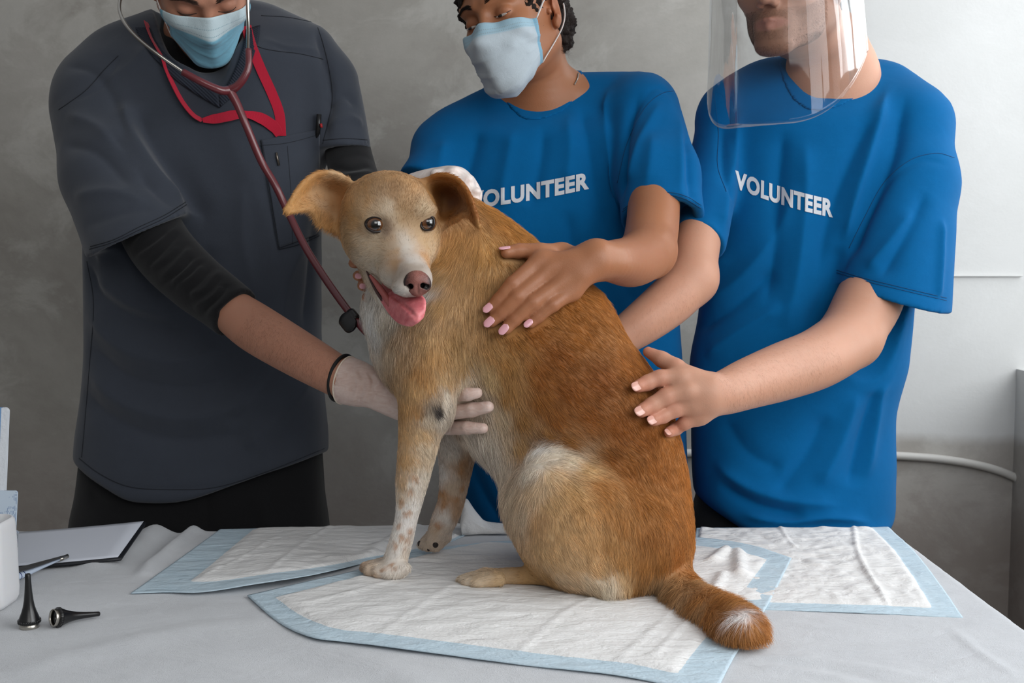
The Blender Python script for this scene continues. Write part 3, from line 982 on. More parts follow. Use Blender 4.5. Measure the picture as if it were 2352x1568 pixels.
for a_, b_ in ((np_(-13, 9, -0.012), np_(-23, 14, -0.006)), (np_(16, 7, -0.012), np_(25, 11, -0.006)), (np_(-13, 9, -0.011), np_(-10, 7, -0.002)), (np_(16, 7, -0.011), np_(13, 7, -0.002))):
    nst = np.maximum(nst, np.clip((0.0046 - seg_dist(NV, [a_, b_])[0]) / 0.0012, 0, 1))
new_mesh('nose', NV, NQ, nose_m, dog, col=np.stack([nst] * 3, 1))

# tongue, lips, mouth
tongue_m = mat('tongue', S(214, 112, 118), 0.38, sss=0.25)
nt = NT(tongue_m); nt.bump(nt.noise(900, 3), 0.35, 0.0006); nt.color(nt.ramp(nt.noise(90, 3), [(0.3, S(196, 96, 104)), (0.7, S(226, 134, 136))]))
TF = Field()
trow = [[(858, 650, 1.700), (868, 648, 1.692), (880, 644, 1.684)],
        [(878, 688, 1.665), (894, 676, 1.656), (918, 664, 1.655)],
        [(896, 716, 1.640), (920, 696, 1.618), (955, 676, 1.620)],
        [(914, 735, 1.614), (941, 716, 1.592), (972, 690, 1.602)],
        [(932, 743, 1.594), (952, 728, 1.582), (972, 712, 1.590)],
        [(946, 744, 1.590), (958, 736, 1.582), (968, 727, 1.588)]]
for rw in trow:
    pass
tgs = np.array([catmull(np.array([dP(x, y, Y) for x, y, Y in rw]), 8) for rw in trow])
tgs = np.array([catmull(tgs[:, k], 8) for k in range(tgs.shape[1])])
TF.add(Cloud(tgs.reshape(-1, 3), 0.0034), 0.002)
for a, b in zip(trow[1:-2], trow[2:-1]):
    TF.sub(Cone(dP(a[1][0] + 3, a[1][1], a[1][2] - 0.006), dP(b[1][0] + 3, b[1][1], b[1][2] - 0.006), 0.0012, 0.0012), 0.004)
TV, TQ = build(TF, 0.0012, 3)
new_mesh('tongue', TV, TQ, tongue_m, dog)
lip_m = mat('lip', S(78, 44, 42), 0.4)
lip = catmull(np.array([hit(dog_bvh, x, y, 0.0003)[0] for x, y in [(843, 622), (850, 638), (860, 657), (873, 680), (888, 700)]] + [dP(902, 722, 1.640), dP(920, 738, 1.618), dP(936, 745, 1.604)]), 6)
V, Fs = tube(lip, np.interp(np.linspace(0, 1, len(lip)), [0, .3, .8, 1], [0.0016, 0.0028, 0.0028, 0.0012]), 8); new_mesh('lip', V, Fs, lip_m, dog)
gum_m = mat('gum', S(176, 96, 92), 0.35); nt = NT(gum_m); nt.bump(nt.noise(500, 3), 0.5, 0.001)
gum = catmull(np.array([dP(850, 632, 1.668), dP(864, 650, 1.662), dP(880, 672, 1.652), dP(893, 694, 1.645), dP(908, 716, 1.632)]), 6)
V, Fs = tube(gum, np.interp(np.linspace(0, 1, len(gum)), [0, .4, 1], [0.0020, 0.0048, 0.0040]), 8); new_mesh('gum', V, Fs, gum_m, dog)

# claws and dark pads
claw_m = mat('claw', S(40, 30, 26), 0.4)
for x, y, r_, dy in ((829, 1315, 5, -.004), (838, 1324, 5, -.004), (856, 1328, 5, -.004), (1054, 1203, 7, -.004), (1000, 1250, 8, -.003), (984, 1262, 4, -.003), (962, 1250, 4, -.004), (962, 1247, 5, 0), (1052, 1345, 4, -.003), (1062, 1349, 4, -.003)):
    h, n = hit(dog_bvh, x, y)
    if h is None: continue
    V, Fs = lathe([(math.sin(a), math.cos(a)) for a in np.linspace(0.01, 3.13, 14)], 16); V = np.array(V) * [M(r_, h[1]), M(r_, h[1]) * 0.7, M(r_, h[1]) * 1.25] + h - n * M(r_, h[1]) * 0.45; new_mesh('claw', V, Fs, claw_m, dog)
# ================================================================== people
class Xf:
    """a local field placed in the world: p_local = R^T (p - t) / s"""
    def __init__(s, fld, R, t, sc, rad):
        s.f = fld; s.Rm = np.array(R, f32); s.t = np.array(t, f32); s.s = f32(sc); s.c = s.t; s.R = rad * sc

    def __call__(s, p):
        return s.f.ev(((p - s.t) @ s.Rm) / s.s) * s.s

    def w(s, x): return s.t + s.s * (s.Rm @ np.array(x, f32))

    def wv(s, x): return s.Rm @ np.array(x, f32)


def head_field(fem=False, beard=False):
    f = Field()
    f.add(Ell((0, 0.012, 0.032), (0.076, 0.096, 0.090)), 0.02)
    f.add(Ell((0, -0.014, -0.030), (0.063 if fem else 0.066, 0.074, 0.082)), 0.03)
    jw = 0.050 if fem else 0.057
    for sx in (-1, 1):
        f.add(Multi([Cone((sx * jw, 0.012, -0.062), (sx * 0.018, -0.070, -0.106), 0.018, 0.014)]), 0.025)
        f.add(Ell((sx * 0.043, -0.058, -0.028), (0.020, 0.020, 0.018)), 0.02)
        f.add(Cone((sx * 0.048, -0.066, 0.024), (sx * 0.012, -0.081, 0.020), 0.009, 0.009), 0.014)
    f.add(Ell((0, -0.076, -0.107), (0.021, 0.016, 0.015)), 0.018)
    f.add(Ell((0, -0.075, -0.078), (0.030, 0.018, 0.024)), 0.018)
    for sx in (-1, 1):
        f.sub(Ell((sx * 0.032, -0.091, 0.0), (0.021, 0.014, 0.012)), 0.014)
        f.add(Ell((sx * 0.032, -0.0705, -0.001), (0.0155, 0.0130, 0.0120)), 0.003)
    f.add(Multi([Cone((0, -0.082, 0.010), (0, -0.103, -0.038), 0.0065, 0.0085)]), 0.010)
    f.add(Ell((0, -0.107, -0.041), (0.0095, 0.010, 0.0085)), 0.006)
    for sx in (-1, 1):
        f.add(Ell((sx * 0.0115, -0.096, -0.046), (0.0070, 0.010, 0.0075)), 0.005)
        f.sub(Ell((sx * 0.0065, -0.100, -0.0535), (0.0032, 0.005, 0.0035)), 0.002)
    # mouth
    for sx in (-1, 1):
        f.add(Cone((sx * 0.021, -0.084, -0.0745), (sx * 0.004, -0.0965, -0.071), 0.0022, 0.0042), 0.005)
        f.add(Cone((sx * 0.020, -0.084, -0.0775), (0, -0.0935, -0.082), 0.0022, 0.0052), 0.005)
        f.sub(Cone((sx * 0.024, -0.0880, -0.0758), (0, -0.1015, -0.0762), 0.0007, 0.0009), 0.002)
        f.sub(Cone((sx * 0.003, -0.0975, -0.064), (sx * 0.002, -0.0985, -0.056), 0.001, 0.001), 0.004)
    # ears
    for sx in (-1, 1):
        rot = rotz(sx * 0.45) @ rotx(-0.15)
        f.add(Ell((sx * 0.0775, 0.014, -0.012), (0.0060, 0.0185, 0.030), rot), 0.004)
        f.add(Ell((sx * 0.0750, 0.006, -0.038), (0.0055, 0.0095, 0.011), rot), 0.005)
        f.sub(Ell((sx * 0.0850, 0.008, -0.010), (0.0070, 0.0105, 0.018), rot), 0.003)
        f.sub(Ell((sx * 0.0800, 0.002, -0.018), (0.0060, 0.0050, 0.008), rot), 0.003)
        f.add(Ell((sx * 0.0745, -0.004, -0.018), (0.0040, 0.0045, 0.006)), 0.003)
    return f


def head_xf(px, py, Y, yaw, pitch, roll, sc=1.0, fem=False):
    """px, py, Y: midpoint between the eyes"""
    R = rotz(yaw) @ rotx(pitch) @ roty(roll)
    hf = head_field(fem)
    mid = P(px, py, Y)
    t = mid - sc * (R @ np.array([0, -0.082, 0]))
    X = Xf(hf, R, t, sc, 0.155)
    g = Field(); g.add(Xf(hf, R, t, sc, 0.155), 0); V, Q = build(g, 0.004, 1); X.bvh = bvh_of(V, Q)
    return X


def finger(f, pts, k=0.005, kk=0.0):
    k = 0.0025
    """pts (point, radius) from knuckle to tip; slight knuckle bulges"""
    P_ = [np.array(p) for p, _ in pts]; r = [x for _, x in pts]
    f.chain([(p, q_) for p, q_ in zip(P_, r)], k)
    for i in range(1, len(P_) - 1):
        f.add(Ell(P_[i], (r[i] * 1.07,) * 3), 0.003)


def nail(parent, m, tip, prev, up, w=0.0062, l=0.0085, name='fingernail', fwd=0.3):
    """oval nail on the back of a fingertip: up is the direction it faces"""
    t = tip - prev; t = t / np.linalg.norm(t); up = np.array(up, float); up = up - t * (up @ t); up /= np.linalg.norm(up); s_ = np.cross(t, up)
    V = []; Fs = []; nu, nv = 13, 17
    for i in range(nu):
        for j in range(nv):
            a = -1 + 2 * i / (nu - 1); b = math.sin(math.pi / 2 * (-1 + 2 * j / (nv - 1)))
            x = a * w * max(0, 1 - (abs(b)**4))**0.4 ; y = b * l * (1 - 0.10 * a * a)
            if b > 0: y += 0
            h = 0.0006 - 0.26 * (a * a) * w * 0.85 - 0.06 * l * max(0, b)**2
            V.append(tip + t * (y + fwd * l) + s_ * x + up * h)
    for i in range(nu - 1):
        for j in range(nv - 1): Fs.append((i * nv + j, (i + 1) * nv + j, (i + 1) * nv + j + 1, i * nv + j + 1))
    o = new_mesh(name, V, Fs, m, parent)
    so = o.modifiers.new('s', 'SOLIDIFY'); so.thickness = 0.0010; so.offset = 0.6
    su = o.modifiers.new('u', 'SUBSURF'); su.levels = 1; su.render_levels = 1
    return o


def cloth_mat(name, col, weave=900, strength=0.25, rough=0.85, sheen=0.25, wr=0.35):
    m = mat(name, col, rough, spec=0.2, sheen=sheen)
    nt = NT(m)
    c1 = nt.mix(np.array(col) * 0.90, np.array(col) * 1.08, nt.noise(35, 5, 0.7))
    nt.color(c1)
    h = nt.math('ADD', nt.math('MULTIPLY', nt.noise(weave, 2), 0.5), nt.math('MULTIPLY', nt.noise(22, 4, 0.55, dist=0.6), wr * 4))
    nt.bump(h, strength, 0.004)
    return m


def skin_mat(name, rough=0.48, sss=0.12):
    m = mat(name, (0.5, 0.3, 0.2), rough, spec=0.4, sss=sss); nt = NT(m)
    a = nt.attr(); n1 = nt.noise(60, 4)
    c = nt.mix(a, nt.mix(a, (1.0, 0.72, 0.62), 0.35, 'MULTIPLY'), n1)
    nt.color(c)
    vor = nt.new('ShaderNodeTexVoronoi', Scale=900.0); nt.link(nt.coord(), vor.inputs['Vector'])
    h = nt.math('ADD', nt.math('MULTIPLY', vor.outputs['Distance'], 0.6), nt.noise(300, 3)); nt.bump(h, 0.22, 0.0008)
    return m


def fold_disp(V, N, bvh, folds):
    """push a garment's surface out (ridges) and in (valleys) along lines"""
    out = np.zeros(len(V))
    for pts, amp, wid in folds:
        p3 = []
        for a in catmull(np.array(pts, float), 4):
            h, n = hit(bvh, a[0], a[1])
            if h is not None: p3.append(h)
        if len(p3) < 2: continue
        p3 = np.array(p3); p3 = p3[np.concatenate([[True], np.linalg.norm(np.diff(p3, axis=0), axis=1) < 0.15])]
        if len(p3) < 2: continue
        lo = p3.min(0) - 3 * wid; hi = p3.max(0) + 3 * wid
        m = np.where(((V > lo) & (V < hi)).all(1))[0]
        d, t = seg_dist(V[m], p3)
        fade = np.clip(np.minimum(t, 1 - t) * 5 + 0.15, 0, 1); fade = fade * fade * (3 - 2 * fade)
        out[m] += amp * fade * np.exp(-(np.maximum(d, 1e-6) / wid)**1.35)
    return V + N * out[:, None]


def garment(name, fld, vox, m, parent, folds=(), noise_amp=0.0015, it=2, nscale=9, fs=1.0, calm=None):
    folds = [(a_, b_ * fs if abs(b_) > 0.0035 else b_, c_) for a_, b_, c_ in folds]
    V, Q = build(fld, vox, it)
    b = bvh_of(V, Q); N = vnormals(V, Q)
    V0 = V; V = fold_disp(V, N, b, folds)
    V = V + N * (noise_amp * (vnoise(V, nscale, 3) + 0.5 * vnoise(V, nscale * 2.3, 5)))[:, None]
    if calm is not None:
        k_ = np.ones(len(V))
        for q_ in calm:
            pr_, a_, b_ = q_ if isinstance(q_, tuple) else (q_, 0.022, 0.03)
            k_ = np.minimum(k_, np.clip((pr_(V0.astype(f32)) - a_) / b_, 0, 1))
        k_ = k_[:, None]; V = V0 * (1 - k_) + V * k_
    V = relax(V, Q, 1, 0.4)
    o = new_mesh(name, V, Q, m, parent)
    return o, V, Q, bvh_of(V, Q)


def loft_px(rows, Yc, n=2.4, capr=0.03):
    """rows (py, left px, right px, half depth, depth offset)"""
    out = []
    for r in rows:
        py, l, rr_, b = r[:4]; dy = r[4] if len(r) > 4 else 0
        Yk = Yc + dy
        a = P(l, py, Yk); c = P(rr_, py, Yk)
        out.append((a[2], (a[0] + c[0]) / 2, Yk, (c[0] - a[0]) / 2, b))
    return Loft(out, n, capr)


def strands(name, roots, dirs, lens, rad, col, parent, m=None, K=4, curl=0.0, bend=0.0, nrm=None):
    n = len(roots); s_ = np.linspace(0, 1, K); pts = np.zeros((n, K, 3))
    for k, a in enumerate(s_):
        pts[:, k] = roots + dirs * (lens * a)[:, None]
        if nrm is not None: pts[:, k] += nrm * (lens * bend * (a - a * a))[:, None]
        if curl: pts[:, k] += curl * np.stack([np.sin(a * 9 + roots[:, 0] * 900), np.cos(a * 8 + roots[:, 2] * 900), np.sin(a * 7 + roots[:, 1] * 900)], 1) * a
    hc = bpy.data.hair_curves.new(name); hc.add_curves([K] * n)
    hc.position_data.foreach_set('vector', pts.astype(np.float32).ravel())
    at = hc.attributes['radius'] if 'radius' in hc.attributes else hc.attributes.new('radius', 'FLOAT', 'POINT')
    at.data.foreach_set('value', np.tile(np.interp(s_, [0, 1], [rad, rad * 0.25]), n).astype(np.float32))
    if m is None:
        m = mat(name + '_hair', col, 0.5, spec=0.3)
    hc.materials.append(m)
    o = bpy.data.objects.new(name, hc); COL.objects.link(o); o.parent = parent; o.matrix_parent_inverse = parent_inv(parent)
    return o


def brow(parent, hx, side, col, bv, n=260, w=0.0045, up=0.020, name='eyebrow'):
    """strands along the brow arch, rooted on the skin"""
    r0 = np.random.default_rng(side + 5); t = r0.random(n); off = (r0.random(n) - 0.5)
    roots, dirs = [], []
    for ti, oi in zip(t, off):
        x = side * (0.013 + 0.040 * ti); z = up + 0.007 * math.sin(math.pi * min(1, ti * 1.15) * 0.75) - 0.004 * ti * ti + oi * w * (1.0 - 0.65 * ti)
        o = hx.w((x, -0.16, z)); d = hx.wv((0, 1, 0)); h = bv.ray_cast(Vector(o), Vector(d))
        if h[0] is None: continue
        nr = np.array(h[1]); nr = nr if nr @ d < 0 else -nr
        dd = hx.wv((side * 1.0, 0, 0.45 - 0.9 * ti + 0.5 * oi)); dd = dd - nr * (dd @ nr); dd = dd / np.linalg.norm(dd) + nr * 0.25
        roots.append(np.array(h[0]) + nr * 0.0002); dirs.append(dd)
    return strands(name, np.array(roots), np.array(dirs), 0.0060 + 0.003 * r0.random(len(roots)), 0.00016, col, parent)


def lash(parent, hx, side, bv, m, z0=-0.006, rad=0.0010, name='eyelashes'):
    pts = []
    for t in np.linspace(-1, 1, 9):
        x = side * 0.032 + t * 0.0150; z = z0 - 0.0028 * (1 - t * t)
        o = hx.w((x, -0.16, z)); d = hx.wv((0, 1, 0)); h = bv.ray_cast(Vector(o), Vector(d))
        if h[0] is not None: pts.append(np.array(h[0]) + hx.wv((0, -0.0008, -0.0003)))
    V, Fs = tube(np.array(pts), np.interp(np.linspace(0, 1, len(pts)), [0, .5, 1], [0.0004, rad, 0.0005]), 6)
    return new_mesh(name, V, Fs, m, parent)


def skin_colors(V, base, hx=None, lips=None, tips=(), stubble=None, lip_amt=0.8):
    c = np.tile(base, (len(V), 1)) * (1 + 0.05 * vnoise(V, 14, 3))[:, None]
    if hx is not None:
        L_ = ((V - hx.t) @ hx.Rm) / hx.s
        if lips is not None:
            d = np.sqrt((L_[:, 0] / 0.025)**2 + ((L_[:, 2] + 0.0765) / 0.0088)**2); m = np.clip(1.35 - d, 0, 1) * (L_[:, 1] < -0.07)
            m = np.clip(m * 2, 0, 1)[:, None] * lip_amt; c = c * (1 - m) + lips * m
        for ex in (-1, 1):
            d = np.linalg.norm((L_ - [ex * 0.032, -0.085, -0.004]) / [0.022, 0.02, 0.014], axis=1); m = np.clip(1.2 - d, 0, 1)[:, None] * 0.35
            c = c * (1 - m) + c * np.array([0.80, 0.62, 0.60]) * m
        d = np.linalg.norm((L_ - [0, -0.105, -0.043]) / [0.02, 0.02, 0.016], axis=1); m = np.clip(1.3 - d, 0, 1)[:, None] * 0.35
        c = c * (1 - m) + c * np.array([1.05, 0.78, 0.74]) * m
        for ex in (-1, 1):
            d = np.linalg.norm((L_ - [ex * 0.078, 0.012, -0.014]) / [0.02, 0.03, 0.04], axis=1); m = np.clip(1.3 - d, 0, 1)[:, None] * 0.4
            c = c * (1 - m) + c * np.array([1.08, 0.76, 0.70]) * m
        if stubble is not None:
            z, y, x = L_[:, 2], L_[:, 1], L_[:, 0]
            lim = -0.040 - 0.45 * np.maximum(0, -y - 0.02) + 0.0
            m = np.clip(((-0.052 + 0.55 * np.clip(0.02 + y + 0.05, 0, 0.06)) - z) / 0.012, 0, 1) * np.clip((z + 0.150) / 0.03, 0, 1) * np.clip((0.03 - y) / 0.02, 0, 1)
            d = np.sqrt((x / 0.026)**2 + ((z + 0.0765) / 0.0105)**2); m = m * np.clip((d - 0.9) * 3, 0, 1)
            m = (m * stubble[1])[:, None]; c = c * (1 - m) + stubble[0] * m
    for t_, r_, col_, a in tips:
        d = np.linalg.norm(V - t_, axis=1); m = (np.clip(1.4 - d / r_, 0, 1) * a)[:, None]; c = c * (1 - m) + col_ * m
    return c


def face_mask(hx, bvh, parent, m, e0=0.62, e1=-1.02, amax=1.02, side0=0.42, side1=-0.55, cen=(0, -0.012, -0.052), off=0.0035, pleat=0.0016, name='face_mask', corner_pull=0.0, loopm=None, wr=0.0015, puff=0.0):
    """pleated mask stretched over nose and chin, in head coordinates"""
    bvh = hx.bvh
    nu, nv = 49, 41; R_ = np.zeros((nv, nu)); D_ = np.zeros((nv, nu, 3))
    c = np.array(cen)
    for j in range(nv):
        v = j / (nv - 1)
        for i in range(nu):
            u = -1 + 2 * i / (nu - 1); a = u * amax
            s2 = abs(u)**1.7
            et = e0 * (1 - s2) + side0 * s2; eb = e1 * (1 - s2) + side1 * s2
            e_ = et + (eb - et) * v
            d = np.array([math.sin(a) * math.cos(e_), -math.cos(a) * math.cos(e_), math.sin(e_)]); D_[j, i] = d
            o = hx.w(c + d * 0.25); dw = -hx.wv(d)
            h = bvh.ray_cast(Vector([float(x) for x in o]), Vector([float(x) for x in dw]))
            R_[j, i] = 0.25 - h[3] / hx.s if h[0] is not None else 0.07
    base = R_.copy()
    for _ in range(60):
        pad_ = np.pad(R_, 1, mode='edge')
        R_ = np.maximum(base, (pad_[:-2, 1:-1] + pad_[2:, 1:-1] + pad_[1:-1, :-2] + pad_[1:-1, 2:]) / 4)
    R_ = np.minimum(R_, base + 0.022)
    R_ = R_ + puff * np.sin(np.pi * np.clip(np.linspace(0, 1, nv)[:, None] * 1.1 - 0.1, 0, 1))**0.8 * (1 - np.abs(np.linspace(-1, 1, nu))[None]**4 * 0.8)
    for _ in range(3):
        pad_ = np.pad(R_, 1, mode='edge'); R_ = (pad_[:-2, 1:-1] + pad_[2:, 1:-1] + pad_[1:-1, :-2] + pad_[1:-1, 2:] + 2 * R_) / 6
    vv = np.linspace(0, 1, nv)[:, None]; uu = np.linspace(-1, 1, nu)[None]
    pl = sum(np.clip(1 - ((vv - v0 - 0.05 * (1 - uu**2)) / 0.045), 0, 1) * (vv > v0 + 0.05 * (1 - uu**2)) for v0 in (0.34, 0.52, 0.70))
    R_ = R_ + off + pleat * pl * (1 - 0.5 * uu**2) + wr * (vnoise(np.stack([uu.repeat(nv, 0).ravel() * 3, vv.repeat(nu, 1).ravel() * 4, np.zeros(nu * nv)], 1), 1.6, 9).reshape(nv, nu))
    L_ = c + D_ * R_[..., None]
    Wd = hx.t + hx.s * (L_.reshape(-1, 3) @ hx.Rm.T.astype(float))
    Fs = [(j * nu + i, j * nu + i + 1, (j + 1) * nu + i + 1, (j + 1) * nu + i) for j in range(nv - 1) for i in range(nu - 1)]
    uv = np.stack([(uu.repeat(nv, 0).ravel() + 1) / 2, vv.repeat(nu, 1).ravel()], 1)
    o = new_mesh(name, Wd, Fs, m, parent, uv=uv)
    so = o.modifiers.new('s', 'SOLIDIFY'); so.thickness = 0.0010; so.offset = 0
    if loopm is not None:
        for i, sx in ((0, -1), (nu - 1, 1)):
            top = Wd[i]; bot = Wd[(nv - 1) * nu + i]
            if sx * (hx.Rm[0, 0]) == 99: continue
            path = [top, hx.w((sx * 0.081, -0.010, 0.006)), hx.w((sx * 0.083, 0.022, 0.010)), hx.w((sx * 0.080, 0.036, -0.015)), hx.w((sx * 0.077, 0.016, -0.048)), bot]
            p_ = catmull(np.array(path), 8); V, F2 = tube(p_, 0.0020, 8, flat=0.45); new_mesh('ear_loop', V, F2, loopm, o)
    return o, Wd.reshape(nv, nu, 3)


def mask_mat(name, main, top, topv=0.2, edge=None):
    m = mat(name, main, 0.7, spec=0.25, sheen=0.2); nt = NT(m)
    uvn = nt.new('ShaderNodeUVMap', uv_map='UVMap'); sp = nt.new('ShaderNodeSeparateXYZ'); nt.link(uvn.outputs[0], sp.inputs[0])
    v = sp.outputs[1]; u = sp.outputs[0]
    c = nt.ramp(v, [(0, top), (topv - 0.01, top), (topv + 0.01, main), (1, main)])
    ue = nt.math('ABSOLUTE', nt.math('SUBTRACT', u, 0.5)); me_ = nt.math('GREATER_THAN', ue, 0.462)
    c = nt.mix(c, edge if edge is not None else main * 0.85, me_)
    # stitched dotted lines
    st = 0
    for v0 in (topv * 0.55, topv * 0.85, 0.965):
        ln = nt.math('LESS_THAN', nt.math('ABSOLUTE', nt.math('SUBTRACT', v, v0)), 0.006)
        dot = nt.math('GREATER_THAN', nt.math('FRACT', nt.math('MULTIPLY', u, 70.0)), 0.5)
        st = nt.math('MAXIMUM', st if st else 0.0, nt.math('MULTIPLY', ln, dot))
    for u0 in (0.475, 0.49):
        ln = nt.math('LESS_THAN', nt.math('ABSOLUTE', nt.math('SUBTRACT', ue, u0)), 0.0035); dot = nt.math('GREATER_THAN', nt.math('FRACT', nt.math('MULTIPLY', v, 60.0)), 0.5)
        st = nt.math('MAXIMUM', st, nt.math('MULTIPLY', ln, dot))
    c = nt.mix(c, main * 0.55, nt.math('MULTIPLY', st, 0.6)); nt.color(c)
    h = nt.math('ADD', nt.noise(900, 2), nt.math('MULTIPLY', nt.noise(70, 4, 0.6, dist=0.8), 2.2)); nt.bump(h, 0.3, 0.0018)
    return m


def qf(px, py, Y, r): return (P(px, py, Y), M(r, Y))


def on_dog(px, py, r_px, press=0.0):
    """centre of a fingertip of that radius resting on the dog"""
    h, n = hit(dog_bvh, px, py); k_ = 0
    if h is None:      # beside the outline: take the depth of the nearest part of the body
        while h is None and k_ < 40:
            k_ += 1; h, n = hit(dog_bvh, px + (1320 - px) * 0.02 * k_, py + (900 - py) * 0.02 * k_)
        return (P(px, py, h[1] - M(r_px, h[1])), M(r_px, h[1]))
    r = M(r_px, h[1]); d = ray(px, py); d = d / np.linalg.norm(d)
    k = (r - press) / max(0.35, -(n @ d))
    c = h - d * min(k, r * 2.2)
    return (c, r * 0.985)


def neckband(fld, subs, c, R, width, m, parent, name='neckband', out=0.0022, vox=0.003):
    n = len(fld.ops); skip = [i for i, o in enumerate(fld.ops) if o[0] in subs]
    f = Field(); f.add(Off(Sub(fld, c, R, skip), out), 0)
    f.sub(Off(Sub(fld, c, R + 0.1, skip), -0.006), 0)
    sp_ = Multi(list(subs), 0.0)
    f.cut(Off(sp_, width), 0.002); f.sub(Off(sp_, -0.0008), 0.002)
    f.cut(Ell(c, (R, R, R)), 0)
    V, Q = build(f, vox, 2); return new_mesh(name, V, Q, m, parent)


def seams(bvh, lines, parent, m, rad=0.0006, off=0.0004, name='seam'):
    def put(run):
        if len(run) > 3: V, Fs = tube(np.array(run), rad, 6); new_mesh(name, V, Fs, m, parent)
    for pts in lines:
        run = []
        for x, y in catmull(np.array(pts, float), 8):
            h, n = hit(bvh, x, y, off)
            if h is None or (run and np.linalg.norm(h - run[-1]) > 0.05): put(run); run = []
            if h is not None: run.append(h)
        put(run)


def arm_hair(bvh, line, wid, n, col, parent, along=0.6, seed=1, ln=0.007, name='arm_hair'):
    """fine hairs on the seen side of a forearm; line and wid in picture units"""
    r0 = np.random.default_rng(seed); L_ = catmull(np.array(line, float), 10); rt, dr = [], []
    for _ in range(n):
        k = r0.integers(0, len(L_) - 1); a, b = L_[k], L_[k + 1]; t = (b - a) / (np.linalg.norm(b - a) + 1e-9); nn = np.array([-t[1], t[0]])
        x = a + (b - a) * r0.random() + nn * wid * r0.uniform(-1, 1); h, no = hit(bvh, x[0], x[1])
        if h is None: continue
        d = t[0] * RIGHT - t[1] * UP; s_ = np.cross(d, no); d = d * along + s_ * (0.8 if s_[2] < 0 else -0.8) * 0.8 + 0.35 * r0.normal(size=3)
        d = d - no * (d @ no); d = d / np.linalg.norm(d) * 0.9 + no * 0.35; rt.append(h); dr.append(d)
    return strands(name, np.array(rt), np.array(dr), ln * (0.5 + 0.8 * r0.random(len(rt))), 0.000035, col, parent, K=4)


HANDS = []
# ------------------------------------------------------------------ person in dark scrubs
vet = empty('person', (P(450, 1200, 2.17)[0], 2.17, 0), 'person in dark grey scrubs and a light blue mask bending over the dog', 'person')
SK_V = S(184, 134, 110)
hv = head_xf(476, 22, 1.965, 0.46, 0.90, -0.22, 1.04)
VB = Field()
VB.add(hv, 0.02)
VB.chain([(hv.w((0, 0.030, -0.075)), 0.056), (P(450, 110, 2.16), 0.062), (P(455, 220, 2.19), 0.075)], 0.03)
VB.chain([(P(455, 230, 2.18), 0.09), (P(455, 500, 2.19), 0.10), (P(455, 1000, 2.19), 0.10)], 0.04, ys=1.3)
VB.chain([(P(260, 230, 2.17), 0.055), (P(450, 180, 2.19), 0.065), (P(690, 190, 2.19), 0.04)], 0.03)
# his right arm (left in the photo)
VB.chain([qf(245, 240, 2.15, 60), qf(300, 420, 2.07, 58), qf(380, 590, 1.98, 54)], 0.02)
VB.chain([qf(380, 590, 1.98, 54), qf(470, 665, 1.93, 50), qf(530, 712, 1.905, 51), qf(590, 755, 1.88, 57), qf(690, 815, 1.83, 54), qf(790, 872, 1.785, 47)], 0.02)
# his left arm, passing behind the dog's head
VB.chain([qf(752, 240, 2.19, 34), qf(798, 345, 2.15, 34), qf(812, 400, 2.10, 40), qf(850, 500, 2.02, 42)], 0.01)
VB.chain([qf(850, 500, 2.02, 42), qf(905, 480, 1.93, 40), qf(960, 445, 1.86, 33)], 0.02)
for p_ in VB.ops: pass
VBV, VBQ = build(VB, 0.0026, 3)
skin_v = skin_mat('skin_vet')
vb = new_mesh('body', VBV, VBQ, skin_v, vet)
set_col(vb.data, skin_colors(VBV, SK_V, hv))
vbb = bvh_of(VBV, VBQ)
dark_hair = S(58, 42, 34)
for sd in (-1, 1):
    brow(vet, hv, sd, dark_hair, vbb, 420, 0.008)
lash_m = mat('lash', S(40, 26, 20), 0.5)
for sd in (-1, 1): lash(vet, hv, sd, vbb, lash_m)


def hair_cap(hx, parent, col, grow=0.006, cutz=0.055, name='hair', rough_amp=0.004, nsc=120):
    f = Field()
    f.add(Ell((0, 0.014, 0.034), (0.076 + grow, 0.096 + grow, 0.090 + grow)), 0.02)
    f.add(Ell((0, 0.055, -0.035), (0.060 + grow, 0.052 + grow, 0.055)), 0.02)
    f.sub(Ell((0, -0.10, -0.02), (0.075, 0.078, 0.085)), 0.01)
    for sx in (-1, 1): f.sub(Ell((sx * 0.085, 0.002, -0.022), (0.022, 0.032, 0.040)), 0.008)
    f.sub(Half((0, 0, -0.075), (0, 0.5, 1)), 0.01)
    X = Field(); X.add(Xf(f, hx.Rm, hx.t, hx.s, 0.17), 0)
    V, Q = build(X, 0.004, 2); N = vnormals(V, Q)
    V = V + N * (rough_amp * (vnoise(V, nsc, 5) + 0.6 * vnoise(V, nsc * 2.2, 7)))[:, None]
    m = mat(name + '_m', col, 0.6, spec=0.3); nt = NT(m); nt.bump(nt.noise(500, 4), 0.8, 0.004)
    return new_mesh(name, V, Q, m, parent), V, N


hair_cap(hv, vet, dark_hair)

# scrub top
scrub = cloth_mat('scrub_fabric', S(58, 63, 73), 1400, 0.22, 0.8, 0.25)
SH = Field()
SH.add(loft_px([(40, 330, 640, .075, .03), (90, 230, 730, .10, .02), (150, 200, 765, .115), (250, 175, 760, .125), (400, 190, 742, .13), (600, 203, 736, .13), (800, 203, 738, .125), (900, 196, 742, .125), (1000, 182, 750, .13), (1145, 172, 752, .135)], 2.17, 2.5, 0.03), 0.02)
SH.chain([qf(215, 200, 2.16, 80), qf(330, 118, 2.17, 70), qf(450, 90, 2.18, 55)], 0.05)
SH.chain([qf(690, 130, 2.17, 82), qf(600, 70, 2.17, 60), qf(500, 60, 2.18, 55)], 0.05)
